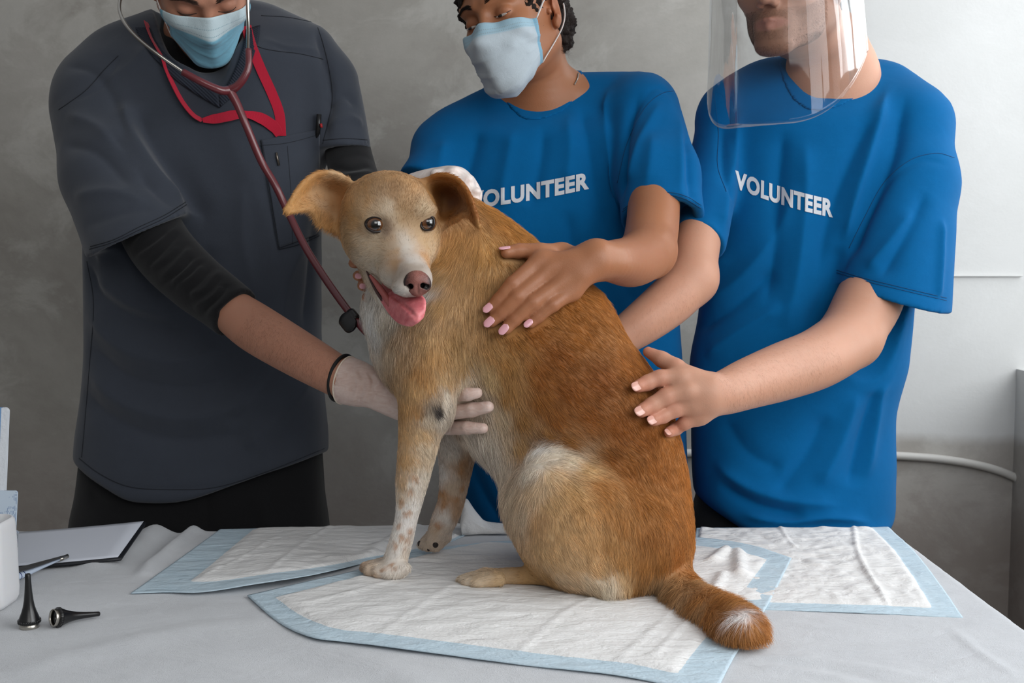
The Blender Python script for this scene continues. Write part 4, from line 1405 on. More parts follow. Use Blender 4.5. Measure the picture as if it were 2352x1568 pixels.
# sleeves
hemc = P(322, 540, 2.02); ax = P(330, 560, 2.03) - P(240, 250, 2.15); ax /= np.linalg.norm(ax)
hemn = P(437, 487, 2.00) - P(203, 592, 2.02); hemn = np.cross(hemn, [0, 1, 0.12]); hemn /= np.linalg.norm(hemn); hemn = hemn if hemn @ ax > 0 else -hemn
sl = [(P(232, 250, 2.13), M(112, 2.13)), (P(268, 400, 2.075), M(122, 2.09)), (P(340, 600, 1.995), M(126, 2.03))]
slm = Multi([Cone(a, b, ra, rb, 1.15) for (a, ra), (b, rb) in zip(sl[:-1], sl[1:])], 0.02)
SH.add(Inter(slm, Half(hemc, hemn), k=0.004), 0.035)
SC1 = Cone(P(318, 535, 2.01), P(345, 620, 1.98), M(88, 2.04), M(112, 2.02), 1.15); SH.sub(SC1, 0.003)
hem2 = P(795, 345, 2.12); s2 = [(P(752, 190, 2.16), M(72, 2.15)), (P(803, 420, 2.12), M(62, 2.12))]
SH.add(Inter(Cone(s2[0][0], s2[1][0], s2[0][1], s2[1][1], 1.0), Half(hem2, P(800, 420, 2.12) - P(790, 250, 2.14)), k=0.004), 0.03)
SC2 = Cone(P(798, 348, 2.134), P(804, 430, 2.12), M(50, 2.1), M(55, 2.1)); SH.sub(SC2, 0.003)
# V neck and hem
SH.sub(Cone(P(450, 20, 2.17), P(465, 80, 2.09), 0.076, 0.070), 0.008)
SH.sub(Cone(P(468, 80, 2.06), P(503, 222, 2.02), 0.062, 0.003), 0.006)
SH.cut(Half(P(600, 1090, 2.10), UP * -1.0 + RIGHT * 0.33), 0.004)
SH.cut(Half(P(232, 1102, 2.10), UP * -1.0 - RIGHT * 0.52), 0.01)
SH.cut(Half(P(400, 1137, 2.10), (0, 0.05, -1)), 0.01)
FO = [
 ([(310, 250), (350, 330), (420, 430), (480, 520)], -0.010, 0.016), ([(280, 230), (300, 300), (360, 400), (430, 470)], 0.010, 0.016), ([(250, 300), (320, 400), (400, 480)], -0.007, 0.014),
 ([(150, 260), (220, 290), (290, 360), (330, 420)], 0.006, 0.013), ([(140, 330), (220, 350), (300, 430)], -0.006, 0.014), ([(170, 450), (260, 440), (340, 470)], 0.005, 0.012), ([(190, 520), (280, 490), (360, 480)], -0.004, 0.012),
 ([(200, 600), (230, 680), (330, 740), (440, 760)], -0.009, 0.018), ([(215, 640), (300, 700), (400, 720)], 0.006, 0.012), ([(200, 720), (280, 800), (400, 830), (520, 800)], 0.008, 0.018), ([(200, 790), (300, 870), (450, 890), (600, 840)], -0.009, 0.02),
 ([(200, 850), (290, 930), (450, 960), (640, 900)], 0.008, 0.02), ([(190, 900), (260, 960), (400, 1010), (620, 990)], -0.007, 0.018), ([(560, 1030), (640, 960), (720, 860)], 0.007, 0.02), ([(520, 980), (600, 900), (700, 780)], -0.007, 0.018),
 ([(640, 780), (660, 640), (700, 560)], 0.006, 0.016), ([(700, 760), (715, 620), (725, 480)], -0.006, 0.014), ([(480, 560), (470, 680), (520, 780)], -0.006, 0.02), ([(560, 420), (560, 560), (600, 700)], 0.005, 0.02),
 ([(720, 40), (745, 130), (760, 220), (740, 330)], -0.008, 0.010), ([(745, 250), (790, 220), (820, 240)], -0.006, 0.010), ([(745, 290), (800, 270), (835, 290)], 0.005, 0.010), ([(150, 150), (220, 170), (270, 250), (290, 330)], -0.004, 0.009),
 ([(230, 190), (300, 150), (340, 100)], 0.003, 0.010), ([(620, 100), (680, 120), (740, 125)], -0.0025, 0.004), ([(600, 85), (660, 108), (735, 112)], 0.002, 0.004), ([(280, 130), (230, 200), (170, 230)], -0.0025, 0.004),
 ([(205, 575), (320, 528), (432, 472)], -0.0025, 0.004), ([(740, 318), (795, 312), (850, 318)], -0.0025, 0.004), ([(180, 1050), (250, 1105), (330, 1122), (480, 1120), (620, 1080), (745, 1030)], -0.002, 0.004),
 ([(600, 330), (625, 420), (632, 570)], -0.002, 0.003), ([(632, 570), (690, 560), (733, 540)], -0.002, 0.003), ([(590, 345), (660, 338), (735, 315)], -0.002, 0.003),
]
sho, SHV, SHQ, shb = garment('scrub_top', SH, 0.0045, scrub, vet, FO, 0.002, fs=1.35, calm=[(SC1, 0.012, 0.012), (SC2, 0.012, 0.012)])

# ribbed V collar
rib = mat('ribbed_collar', S(46, 50, 60), 0.85, spec=0.2); nt = NT(rib)
wv = nt.new('ShaderNodeTexWave', Scale=95.0); wv.bands_direction = 'DIAGONAL'; nt.link(nt.coord(), wv.inputs['Vector']); nt.bump(wv.outputs['Fac'], 0.6, 0.0015)


def band(bvh, pts, w_px, th, m, name, parent, off=0.001, n=6, pts2=None):
    """flat strip lying on a surface, given its two edges in the photo"""
    a = catmull(np.array(pts, float), n); b = catmull(np.array(pts2, float), n)
    V = []; ok = []
    last = None
    for pa, pb in zip(a, b):
        row = []
        for t in np.linspace(0, 1, 7):
            x = pa + (pb - pa) * t; h, nn = hit(bvh, x[0], x[1], off)
            row.append(h)
        if any(r is None for r in row):
            good = [r for r in row if r is not None]
            if not good: continue
            row = [r if r is not None else good[0] if i < 3 else good[-1] for i, r in enumerate(row)]
        V += row; ok.append(1)
    n_ = len(ok); Fs = [(i * 7 + k, i * 7 + k + 1, (i + 1) * 7 + k + 1, (i + 1) * 7 + k) for i in range(n_ - 1) for k in range(6)]
    o = new_mesh(name, V, Fs, m, parent); so = o.modifiers.new('s', 'SOLIDIFY'); so.thickness = th; so.offset = 0
    return o


# black undershirt: collar insert and sleeves
und = cloth_mat('undershirt_black', S(22, 22, 24), 1600, 0.25, 0.85, 0.15)
U = Field()
U.chain([(P(450, 70, 2.165), 0.064), (P(470, 140, 2.158), 0.080), (P(480, 250, 2.17), 0.09)], 0.01)
U.sub(Cone(P(450, 20, 2.10), P(466, 118, 2.07), 0.055, 0.045), 0.006)
U.cut(Half(P(450, 70, 2.15), -(P(470, 140, 2.10) - P(450, 20, 2.17))), 0.006) if False else None
garment('undershirt', U, 0.004, und, vet)
US = Field()
US.chain([qf(310, 450, 2.055, 66), qf(365, 560, 1.995, 72), qf(440, 640, 1.95, 68), qf(505, 690, 1.92, 64), qf(545, 722, 1.90, 63)], 0.01)
cuffn = (P(545, 722, 1.895) - P(470, 665, 1.93)); cuffn /= np.linalg.norm(cuffn)
US.cut(Half(P(534, 723, 1.895), cuffn), 0.003)
fo = []; rk = np.random.default_rng(4); t = 0.0; k = 0
while t < 1:
    cx, cy = 330 + 195 * t, 540 + 168 * t; dx, dy = 62, -52; k += 1; a0, a1 = rk.uniform(-14, 14, 2); sp0, sp1 = rk.uniform(0.35, 1.0, 2)
    fo.append(([(cx - dx * sp0, cy - dy * sp0 + a0), (cx + rk.uniform(-4, 4), cy + rk.uniform(-5, 9)), (cx + dx * sp1, cy + dy * sp1 + a1)], (1 if k % 2 else -1) * rk.uniform(0.0018, 0.0042), rk.uniform(0.0035, 0.0065)))
    t += rk.uniform(0.035, 0.075)
garment('undershirt_sleeve', US, 0.0035, und, vet, fo, 0.001)
US2 = Field(); US2.chain([qf(788, 280, 2.165, 48), qf(798, 340, 2.146, 52), qf(808, 385, 2.118, 54), qf(815, 410, 2.10, 55), qf(850, 490, 2.02, 54), qf(890, 490, 1.96, 48)], 0.01)
garment('undershirt_sleeve', US2, 0.004, und, vet, [([(750, 380), (800, 390), (850, 380)], -0.004, 0.006), ([(760, 410), (810, 400), (860, 395)], 0.003, 0.006)], 0.001)

# gloves
glove = mat('latex', S(226, 206, 196), 0.42, spec=0.5, sss=0.1, alpha=1.0)
nt = NT(glove); n_ = nt.noise(45, 5, 0.6, nt.coord(scale=(1.0, 0.3, 2.2)), dist=1.5)
nt.color(nt.ramp(n_, [(0.3, S(206, 176, 164)), (0.7, S(222, 200, 190))])); nt.bump(n_, 0.35, 0.003)
G = Field()
G.chain([qf(782, 868, 1.788, 57), qf(818, 880, 1.775, 54), qf(860, 893, 1.76, 46), qf(920, 915, 1.755, 50), qf(985, 935, 1.76, 50)], 0.01, ys=1.25)
GP = []
for pts in ([(1000, 912, 1.75, 16), (1040, 909, 1.70, 15), (1075, 905, 0, 15), (1096, 902, 0, 13)],
            [(1000, 938, 1.75, 18), (1040, 945, 1.70, 18), (1085, 941, 0, 17), (1122, 934, 0, 14)],
            [(995, 962, 1.75, 17), (1030, 981, 1.72, 17), (1075, 982, 0, 15), (1110, 983, 0, 13)]):
    pp = []
    for x, y, Y, r in pts:
        if Y == 0:
            h, n = hit(dog_bvh, x, y); Y = h[1] - 0.012; GP.append(Y)
        pp.append([x, y, Y, r])
    base = pp[2][2]
    pp[1][2] = max(min(pp[1][2], 1.80), pp[2][2] - 0.004); pp[0][2] = max(pp[0][2], pp[1][2] + 0.0)
    finger(G, [qf(*a) for a in pp], 0.008)
G.chain([qf(900, 890, 1.75, 22), qf(950, 880, 1.74, 17), qf(990, 885, 1.745, 15)], 0.01)    # thumb
print('glove Y', GP)
cn = (P(860, 893, 1.755) - P(782, 868, 1.785)); cn /= np.linalg.norm(cn)
G.cut(Half(P(793, 872, 1.785), -cn), 0.002)
gfo = [([(x - 10, 840 + (x - 800) * 0.3), (x + 2, 880), (x - 14, 928 + (x - 800) * 0.1)], a, 0.0032) for x, a in ((822, .0022), (834, -.002), (846, .0024), (856, -.002), (868, .0018), (884, -.0015))]
go, GV, GQ, gb = garment('glove', G, 0.0022, glove, vet, gfo, 0.0006, nscale=40)
HANDS.append((G, P(1070, 940, 1.75), 0.14))


def ring(c, n, r, rad, name, m, parent, ys=1.0, seg=8):
    n = np.array(n) / np.linalg.norm(n); u = np.cross(n, [0, 0, 1.0]); u /= np.linalg.norm(u); w = np.cross(n, u)
    path = [c + r * (math.cos(a) * u * ys + math.sin(a) * w) for a in np.linspace(0, 2 * math.pi, 40, endpoint=False)]
    V, Fs = tube(path, rad, seg, closed=True); return new_mesh(name, V, Fs, m, parent)


ring(P(795, 873, 1.785), cn, M(56, 1.785), 0.0016, 'glove_cuff', mat('cuff', S(230, 214, 196), 0.45, sss=0.1), vet, 0.85)
bm_ = mat('black_band', S(14, 14, 15), 0.7)
ring(P(785, 868, 1.79), cn, M(54, 1.785), 0.0030, 'wristband', bm_, vet, 0.9)
# other gloved hand on the dog's neck
glove2 = mat('latex_white', S(232, 224, 218), 0.4, spec=0.5, sss=0.1); nt = NT(glove2); n_ = nt.noise(60, 5, 0.6, dist=1.5); nt.bump(n_, 0.35, 0.003)
nt.color(nt.ramp(n_, [(0.3, S(222, 204, 196)), (0.7, S(232, 224, 219))]))
G2 = Field()
G2.chain([qf(900, 470, 1.86, 44), qf(960, 440, 1.82, 44), qf(1015, 418, 1.79, 34), qf(1050, 415, 1.775, 30)], 0.01, ys=1.0)
G2.add(E(1042, 424, 1.775, 52, 36, 0.030, roty(0.35)), 0.012)
for x_, y_, r_ in ((1002, 400, 15), (1040, 395, 16), (1074, 412, 15), (1092, 440, 14)): G2.add(E(x_, y_, 1.762, r_, r_ * .8, 0.012), 0.006)
for dY, pts in ((0.012, [(1040, 400, 17), (1075, 418, 16), (1092, 448, 15), (1085, 488, 14)]), (-0.012, [(1035, 410, 17), (1072, 432, 16), (1088, 468, 15), (1070, 505, 14)]), (-0.028, [(1020, 425, 16), (1052, 450, 16), (1066, 488, 14), (1040, 520, 13)]), (-0.035, [(1000, 440, 15), (1030, 470, 15), (1040, 505, 13), (1018, 528, 12)])):
    finger(G2, [qf(x, y, 1.775 + dY, r) for x, y, r in pts], 0.007)
garment('glove', G2, 0.0024, glove2, vet, [([(1000, 400), (1030, 392), (1055, 384)], 0.002, 0.003), ([(1040, 395), (1060, 410), (1062, 440)], -0.002, 0.003)], 0.0008, nscale=40)
HANDS.append((G2, P(1050, 450, 1.775), 0.12))

# trousers
trous = cloth_mat('trousers_black', S(20, 20, 22), 1200, 0.25, 0.85, 0.15)
TR = Field()
TR.add(loft_px([(1000, 192, 735, .11), (1100, 186, 742, .12), (1230, 172, 748, .125)], 2.18, 2.5, 0.02), 0.02)
for sx, hx_ in ((-1, 310), (1, 610)):
    hp = P(hx_, 1230, 2.18); TR.chain([(hp, 0.115), ((hp[0], 2.2, 0.45), 0.085), ((hp[0], 2.2, 0.08), 0.07)], 0.03)
garment('trousers', TR, 0.007, trous, vet, [([(470, 1120), (480, 1170), (478, 1230)], -0.004, 0.006), ([(590, 1130), (600, 1170), (610, 1220)], 0.004, 0.012), ([(200, 1130), (250, 1170), (330, 1180)], -0.004, 0.01)], 0.002)
shoe_m = mat('shoe_black', S(24, 24, 26), 0.5)
for hx_ in (310, 610):
    hp = P(hx_, 1230, 2.18); f = Field(); f.chain([((hp[0], 2.22, 0.045), 0.045), ((hp[0], 2.05, 0.035), 0.035)], 0.02); f.cut(Half((0, 2, 0.0), (0, 0, -1)), 0.004)
    V, Q = build(f, 0.006, 2); new_mesh('shoe', V, Q, shoe_m, vet)

# mask
mk1 = mask_mat('mask_blue', S(128, 190, 214), S(196, 214, 220), 0.25)
loop_m = mat('ear_loop_white', S(232, 228, 226), 0.8, spec=0.2)
face_mask(hv, vbb, vet, mk1, e0=0.52, e1=-0.98, amax=1.06, side0=0.40, side1=-0.42, loopm=loop_m)

seam_d = mat('seam_dark', S(30, 33, 40), 0.9)
seams(shb, [[(716, 28), (742, 100), (760, 180), (762, 240), (742, 330)], [(575, 95), (600, 110), (640, 118), (690, 124), (742, 136)], [(600, 36), (660, 40), (722, 52)], [(272, 128), (240, 160), (200, 205), (160, 235), (135, 252)],
            [(206, 572), (260, 556), (320, 528), (380, 500), (428, 470)], [(208, 566), (262, 550), (318, 522), (378, 494), (426, 464)], [(742, 322), (795, 318), (850, 322)],
            [(182, 1052), (230, 1088), (300, 1118), (400, 1124), (500, 1118), (620, 1080), (744, 1030)], [(200, 600), (215, 700), (205, 850), (196, 960), (188, 1050)]], sho, seam_d, 0.0007)
arm_hair(vbb, [(560, 740), (660, 800), (780, 870)], 46, 2600, S(70, 46, 34), vet, seed=5)
# ------------------------------------------------------------------ stethoscope
def on_shirt(bvh, x, y, off):
    h, n = hit(bvh, x, y)
    if h is None: return None
    d = ray(x, y); return h - d / np.linalg.norm(d) * off


steth = empty('stethoscope', P(527, 205, 1.99), 'dark red stethoscope with steel ear tubes hanging from the neck of the person in scrubs', 'stethoscope')
rub = mat('red_rubber', S(104, 42, 48), 0.28, spec=0.6, coat=0.3)
steel = mat('steel', S(190, 186, 180), 0.25, metal=1.0)
jn = P(527, 207, 1.985)
tp = [jn, P(545, 240, 1.985), P(566, 290, 1.985), P(600, 370, 1.99), P(632, 425, 1.99), P(663, 490, 1.985), P(700, 565, 1.95), P(742, 632, 1.90), P(790, 700, 1.85), P(832, 752, 1.80), P(866, 786, 1.775), P(900, 830, 1.76)]
V, Fs = tube(catmull(np.array(tp), 10), np.interp(np.linspace(0, 1, 111), [0, 0.03, 0.12, 1], [0.0085, 0.0078, 0.0068, 0.0062]), 14)
V2, F2 = tube(catmull(np.array([P(420, 165, 1.965), P(453, 183, 1.963), P(486, 199, 1.967), P(510, 208, 1.975), jn]), 8), np.interp(np.linspace(0, 1, 33), [0, .5, 1], [0.0060, 0.0066, 0.0080]), 12)
V3, F3 = tube(catmull(np.array([P(570, 113, 1.99), P(571, 150, 1.985), P(562, 175, 1.983), P(545, 197, 1.983), jn]), 8), np.interp(np.linspace(0, 1, 33), [0, .5, 1], [0.0060, 0.0068, 0.0080]), 12)
V, Fs = join((V, Fs), (V2, F2), (V3, F3)); new_mesh('tubing', V, Fs, rub, steth)
earL_ = hv.w((-0.083, 0.0, -0.010)); earR_ = hv.w((0.083, 0.0, -0.010))
V, Fs = tube(catmull(np.array([P(424, 167, 1.966), P(367, 128, 1.955), P(319, 90, 1.955), P(290, 58, 1.96), P(276, 30, 1.975), P(275, 5, 1.99), P(284, -12, 2.00), P(310, -16, 2.00), earL_]), 10), 0.0031, 10)
new_mesh('ear_tube', V, Fs, steel, steth)
V, Fs = tube(catmull(np.array([P(570, 118, 1.99), P(570, 60, 1.975), P(569, 20, 1.97), P(568, -20, 1.97), P(562, -50, 1.975), earR_]), 10), 0.0031, 10)
new_mesh('ear_tube', V, Fs, steel, steth)
for p_ in (earL_, earR_):
    V, Fs = lathe([(0.001, -0.006), (0.005, -0.005), (0.0065, 0), (0.0045, 0.006), (0.001, 0.008)], 20, (p_ - hv.t) / np.linalg.norm(p_ - hv.t), p_); new_mesh('ear_tip', V, Fs, mat('ear_tip', S(30, 30, 32), 0.5), steth)
# chest piece held against the chest under the glove
V, Fs = lathe([(0.002, 0), (0.021, 0), (0.0225, 0.002), (0.0225, 0.007), (0.012, 0.010), (0.008, 0.018), (0.002, 0.019)], 40, (-0.3, -1, -0.2), P(935, 870, 1.765)); new_mesh('chest_piece', V, Fs, steel, steth)
# clip on the tube
clipm = mat('black_plastic', S(16, 16, 17), 0.35)
u_ = P(832, 752, 1.80) - P(790, 700, 1.85); u_ /= np.linalg.norm(u_)
V, Fs = tube(np.array([P(813, 727, 1.822) + u_ * t for t in np.linspace(-0.0125, 0.0125, 5)]), 0.0082, 20); 
n_ = P(800, 732, 1.81)
rot = Matrix(((1, 0, 0), (0, 1, 0), (0, 0, 1)))
zx = Vector(u_).to_track_quat('Z', 'Y').to_matrix()
V4, F4 = lathe([(0.0005, -0.003), (0.0115, -0.003), (0.0130, -0.0015), (0.0130, 0.0015), (0.0115, 0.003), (0.0005, 0.003)], 32, (0, 1, 0)); V4 = V4 * [1, 1, 1.0]; V4[:, 2] = np.where(np.abs(V4[:, 2]) > 0, V4[:, 2] + np.sign(V4[:, 2]) * 0.009, 0)
b_ = np.array(zx) @ np.array([[1, 0, 0], [0, 1, 0], [0, 0, 1.0]])
side = np.cross(u_, [0, -1, 0]); side /= np.linalg.norm(side); dn = np.cross(side, u_)
if side[0] > 0: side = -side
B4 = np.stack([side, dn, u_], 1)
V4 = V4 @ B4.T + P(806, 730, 1.815) + side * 0.008 + u_ * 0.002
V, Fs = join((V, Fs), (V4, F4)); new_mesh('tube_clip', V, Fs, clipm, steth)

# ------------------------------------------------------------------ lanyard
lan = mat('lanyard_red', S(186, 10, 48), 0.75, spec=0.3, sheen=0.3); nt = NT(lan)
wv = nt.new('ShaderNodeTexWave', Scale=260.0); nt.link(nt.coord(), wv.inputs['Vector']); nt.bump(wv.outputs['Fac'], 0.3, 0.0006)


def ribbon(pts, wid, nrmv, th=0.0012):
    """pts world, wid metres, nrmv the direction the flat face looks"""
    pts = np.array(pts); n = len(pts); T = np.gradient(pts, axis=0); T /= np.linalg.norm(T, axis=1)[:, None]
    V = []; Fs = []
    for i in range(n):
        nn = np.array(nrmv[i] if np.ndim(nrmv) > 1 else nrmv, float); s_ = np.cross(T[i], nn); s_ /= np.linalg.norm(s_); nn = np.cross(s_, T[i])
        w = wid[i] if np.ndim(wid) else wid
        for a, b in ((-1, -1), (1, -1), (1, 1), (-1, 1)): V.append(pts[i] + s_ * a * w / 2 + nn * b * th / 2)
    for i in range(n - 1):
        for k in range(4): Fs.append((i * 4 + k, i * 4 + (k + 1) % 4, (i + 1) * 4 + (k + 1) % 4, (i + 1) * 4 + k))
    Fs.append((3, 2, 1, 0)); Fs.append(tuple((n - 1) * 4 + k for k in range(4)))
    return V, Fs


def lay(pts, off):
    out = []
    for x, y in catmull(np.array(pts, float), 6):
        p_ = on_shirt(shb, x, y, off)
        if p_ is not None: out.append(p_)
        elif out: out.append(P(x, y, out[-1][1]))
    return out


def lift_to(pts, Ymin):
    return [p_ if p_[1] < Ymin else p_ for p_ in pts]


lanyard = empty('lanyard', P(640, 300, 2.03), 'bright red lanyard looped round the neck of the person in scrubs', 'lanyard')
r1 = lay([(566, 60), (578, 105), (600, 160), (625, 215), (642, 262), (646, 312)], 0.003)
V1, F1 = ribbon(r1, 0.0175, (0.1, -1, 0.1))
pl = [(338, 52), (352, 90), (375, 130), (385, 160), (400, 195), (420, 232), (444, 262), (466, 276)]
r2 = [P(x, y, Y) for (x, y), Y in zip(pl, [2.13, 2.10, 2.085, 2.07, 2.055, 2.045, 2.04, 2.035])]
r2 = catmull(np.array(r2), 5)
hy = [on_shirt(shb, *pix(p_)[:2], 0.003) for p_ in r2]
r2 = [h if h is not None else p_ for h, p_ in zip(hy, r2)]
lp = [(466, 276), (500, 272), (545, 263), (575, 264), (605, 274), (630, 292), (642, 310)]
r3 = lay(lp, 0.006)
tw = np.linspace(0, 1, len(r2))
V2, F2 = ribbon(r2, 0.016, [np.array([0.3 + 0.75, -0.5, 0.3]) for t in tw])
nr = [np.array([0.0, -1 + 0.0, 0.2 + 0.2 * math.sin(6 * t)]) for t in np.linspace(0, 1, len(r3))]
V3, F3 = ribbon(r3, np.interp(np.linspace(0, 1, len(r3)), [0, .12, .28, .45, .62, .8, 1], [.008, .018, .020, .012, .019, .020, .014]), nr)
V, Fs = join((V1, F1), (V2, F2), (V3, F3)); new_mesh('strap', V, Fs, lan, lanyard, smooth=False)

# ------------------------------------------------------------------ pocket and collar of the scrub top
def patch(bvh, quad, nu, nv, off, name, m, parent, th=0.0015):
    """cloth panel on a surface; quad = 4 picture corners"""
    q0, q1, q2, q3 = [np.array(c, float) for c in quad]; V = []
    for j in range(nv):
        for i in range(nu):
            u = i / (nu - 1); v = j / (nv - 1); x = (q0 * (1 - u) + q1 * u) * (1 - v) + (q3 * (1 - u) + q2 * u) * v
            h = on_shirt(bvh, x[0], x[1], off); V.append(h if h is not None else V[-1])
    Fs = [(j * nu + i, j * nu + i + 1, (j + 1) * nu + i + 1, (j + 1) * nu + i) for j in range(nv - 1) for i in range(nu - 1)]
    V = relax(np.array(V), np.array(Fs), 2, 0.5)
    o = new_mesh(name, V, Fs, m, parent); so = o.modifiers.new('s', 'SOLIDIFY'); so.thickness = th; so.offset = -0.5
    return o


pk = patch(shb, [(597, 318), (738, 292), (733, 540), (640, 574)], 22, 26, 0.0022, 'chest_pocket', scrub, vet, 0.002)
for pts, w in (([(598, 334), (660, 328), (737, 308)], 0.0006), ([(600, 320), (612, 400), (628, 500), (641, 572)], 0.0007), ([(641, 572), (690, 560), (733, 541)], 0.0007), ([(660, 335), (668, 440), (672, 560)], 0.0007)):
    path = [on_shirt(shb, x, y, 0.0036) for x, y in catmull(np.array(pts, float), 8)]
    V, Fs = tube([p for p in path if p is not None], w, 6); new_mesh('pocket_seam', V, Fs, mat('seam', S(34, 38, 46), 0.9), pk)
zp = [on_shirt(shb, x, y, 0.0045) for x, y in ((635, 350), (637, 362), (641, 380))]
V, Fs = tube(np.array(zp), [0.0030, 0.0042, 0.0036], 8, flat=0.6); new_mesh('zip_pull', V, Fs, mat('zip_metal', S(120, 112, 104), 0.35, metal=0.9), pk)
pen = empty('pen', on_shirt(shb, 736, 292, 0.0), 'black pen with red print clipped in the chest pocket of the scrub top', 'pen')
pp = [on_shirt(shb, 733, 262, 0.009), on_shirt(shb, 731, 292, 0.006), on_shirt(shb, 728, 330, -0.004)]
V, Fs = tube(np.array([p for p in pp if p is not None]), 0.0045, 12); new_mesh('barrel', V, Fs, clipm, pen)
pr = on_shirt(shb, 737, 284, 0.012); V, Fs = tube(np.array([pr, pr + np.array([0.001, 0, -0.007])]), 0.0022, 8); new_mesh('pen_clip', V, Fs, mat('pen_red', S(170, 30, 34), 0.4), pen)
# collar edges (V neck rib)
for e1, e2 in (([(312, 66), (326, 96), (352, 130), (400, 180), (450, 216), (505, 248)], [(346, 66), (360, 98), (385, 130), (428, 165), (470, 195), (503, 222)]),
               ([(598, 60), (592, 100), (572, 160), (545, 210), (505, 248)], [(566, 70), (560, 105), (545, 150), (526, 190), (503, 222)])):
    band(shb, e1, 0, 0.003, rib, 'collar', vet, 0.0020, 6, e2)
# ------------------------------------------------------------------ first volunteer (blue shirt, mask)
woman = empty('person', (P(1290, 1200, 2.18)[0], 2.18, 0), 'person in a blue shirt and pale blue mask, brown hand flat on the dog\'s shoulder', 'person')
SK_W = S(166, 113, 80)
hw = head_xf(1114, 41, 2.02, -0.60, 0.22, -0.21, 1.06, True)
WB = Field()
WB.add(hw, 0.02)
WB.chain([(hw.w((0, 0.030, -0.080)), 0.047), (P(1235, 130, 2.13), 0.050), (P(1240, 230, 2.17), 0.062)], 0.025)
WB.chain([(P(1240, 250, 2.18), 0.08), (P(1270, 500, 2.20), 0.085), (P(1310, 1000, 2.20), 0.09)], 0.04, ys=1.3)
WB.chain([(P(1060, 300, 2.19), 0.045), (P(1245, 235, 2.19), 0.055), (P(1470, 250, 2.18), 0.045)], 0.03)
WB.chain([qf(1482, 262, 2.15, 55), qf(1500, 400, 2.06, 58), qf(1500, 500, 1.985, 60), qf(1490, 575, 1.92, 62)], 0.02)
# her right arm goes behind the dog to its throat
WB.chain([qf(1040, 320, 2.17, 50), qf(960, 480, 2.08, 46), qf(935, 600, 1.93, 40), qf(915, 640, 1.82, 33), qf(880, 645, 1.765, 30)], 0.015)
for i, pts in enumerate([[(880, 615), (845, 604), (812, 604)], [(885, 638), (850, 636), (822, 633)], [(885, 658), (855, 659), (832, 656)], [(885, 680), (862, 680), (843, 683)]]):
    finger(WB, [qf(x, y, 1.735 - 0.006 * i - 0.008 * j, (15, 14, 12.5)[j]) for j, (x, y) in enumerate(pts)], 0.005)
# her left hand on the shoulder of the dog
WH = {}
hw_def = {'index': [(1243, 598, 21), (1178, 652, 17), (1145, 690, 15.5), (1127, 706, 13)], 'middle': [(1262, 622, 21), (1190, 681, 18), (1152, 718, 16), (1130, 738, 13.5)],
          'ring': [(1293, 650, 21), (1225, 695, 17.5), (1183, 733, 15.5), (1163, 755, 13.5)], 'pinky': [(1315, 668, 18), (1270, 700, 15.5), (1236, 728, 13.5), (1219, 742, 12)],
          'thumb': [(1290, 580, 20), (1240, 576, 17), (1192, 576, 16), (1163, 580, 13.5)]}
for nm, pts in hw_def.items():
    pp = []
    for x, y, r in pts:
        c, rm = on_dog(x, y, r * 1.05, 0.0); pp.append([c, rm])
    # knuckles arch a little above the coat
    if nm != 'thumb': pp[1][0] = pp[1][0] - ray(pts[1][0], pts[1][1]) * 0.007; pp[0][0] = pp[0][0] - ray(pts[0][0], pts[0][1]) * 0.010
    else: pp[1][0] = pp[1][0] - ray(1240, 576) * 0.008; pp[0][0] = pp[0][0] - ray(1290, 580) * 0.008
    WH[nm] = pp; finger(WB, [tuple(a) for a in pp], 0.006)
wrist = qf(1378, 597, 1.795, 40)
kn = {n: WH[n][0][0] for n in WH}
print('woman knuckle Y', {n: round(float(kn[n][1]), 3) for n in kn})
wy = float(np.mean([kn[n][1] for n in kn]))
wr = P(1372, 598, wy + 0.0)
for nm, rr_ in (('index', 22), ('middle', 23), ('ring', 22), ('pinky', 20), ('thumb', 20)):
    WB.chain([(kn[nm] + (np.array([0, 0.002, 0])), M(rr_, 1.7) * 0.92), (kn[nm] * 0.5 + wr * 0.5 + np.array([0, -0.003, 0]), M(24, 1.7)), (P(1368, 597 + {'index': -14, 'middle': -5, 'ring': 8, 'pinky': 18, 'thumb': -16}[nm], wy + 0.003), M(27, 1.7))], 0.014)
WB.chain([qf(1490, 578, 1.915, 62), qf(1452, 600, (1.915 + wy + 0.04) / 2 + 0.01, 59), qf(1408, 600, wy + 0.035, 49), qf(1372, 598, wy + 0.004, 41)], 0.014)
WBV, WBQ = build(WB, 0.0026, 3)
HANDS.append((WB, P(1230, 660, 1.66), 0.16)); HANDS.append((WB, P(850, 645, 1.70), 0.09))
skin_w = skin_mat('skin_woman', 0.42)
tips = [(WH[n][k][0], 0.012, SK_W * np.array([.72, .62, .6]), 0.5) for n in ('index', 'middle', 'ring', 'pinky') for k in (1, 2)]
wb = new_mesh('body', WBV, WBQ, skin_w, woman)
set_col(wb.data, skin_colors(WBV, SK_W, hw, tips=tips, lips=S(150, 84, 76)))
wbb = bvh_of(WBV, WBQ)
nail_p = mat('nail_pink', S(232, 172, 182), 0.2, spec=0.6, coat=0.5)
for n, w_, l_ in (('index', 0.0055, 0.0085), ('middle', 0.0060, 0.0092), ('ring', 0.0058, 0.0090), ('pinky', 0.0048, 0.0074)):
    tip, r_ = WH[n][3]; prev = WH[n][2][0]
    up = CAM - tip; up = up / np.linalg.norm(up) + np.array([-0.25, 0, 0.25]); up /= np.linalg.norm(up)
    nail(woman, nail_p, tip + up * (r_ * 0.86), prev + up * r_ * 0.86, up, w_, l_, fwd=0.35)
tip, r_ = WH['thumb'][3]; prev = WH['thumb'][2][0]; up = np.array([-0.1, -0.35, 1.0]); up /= np.linalg.norm(up)
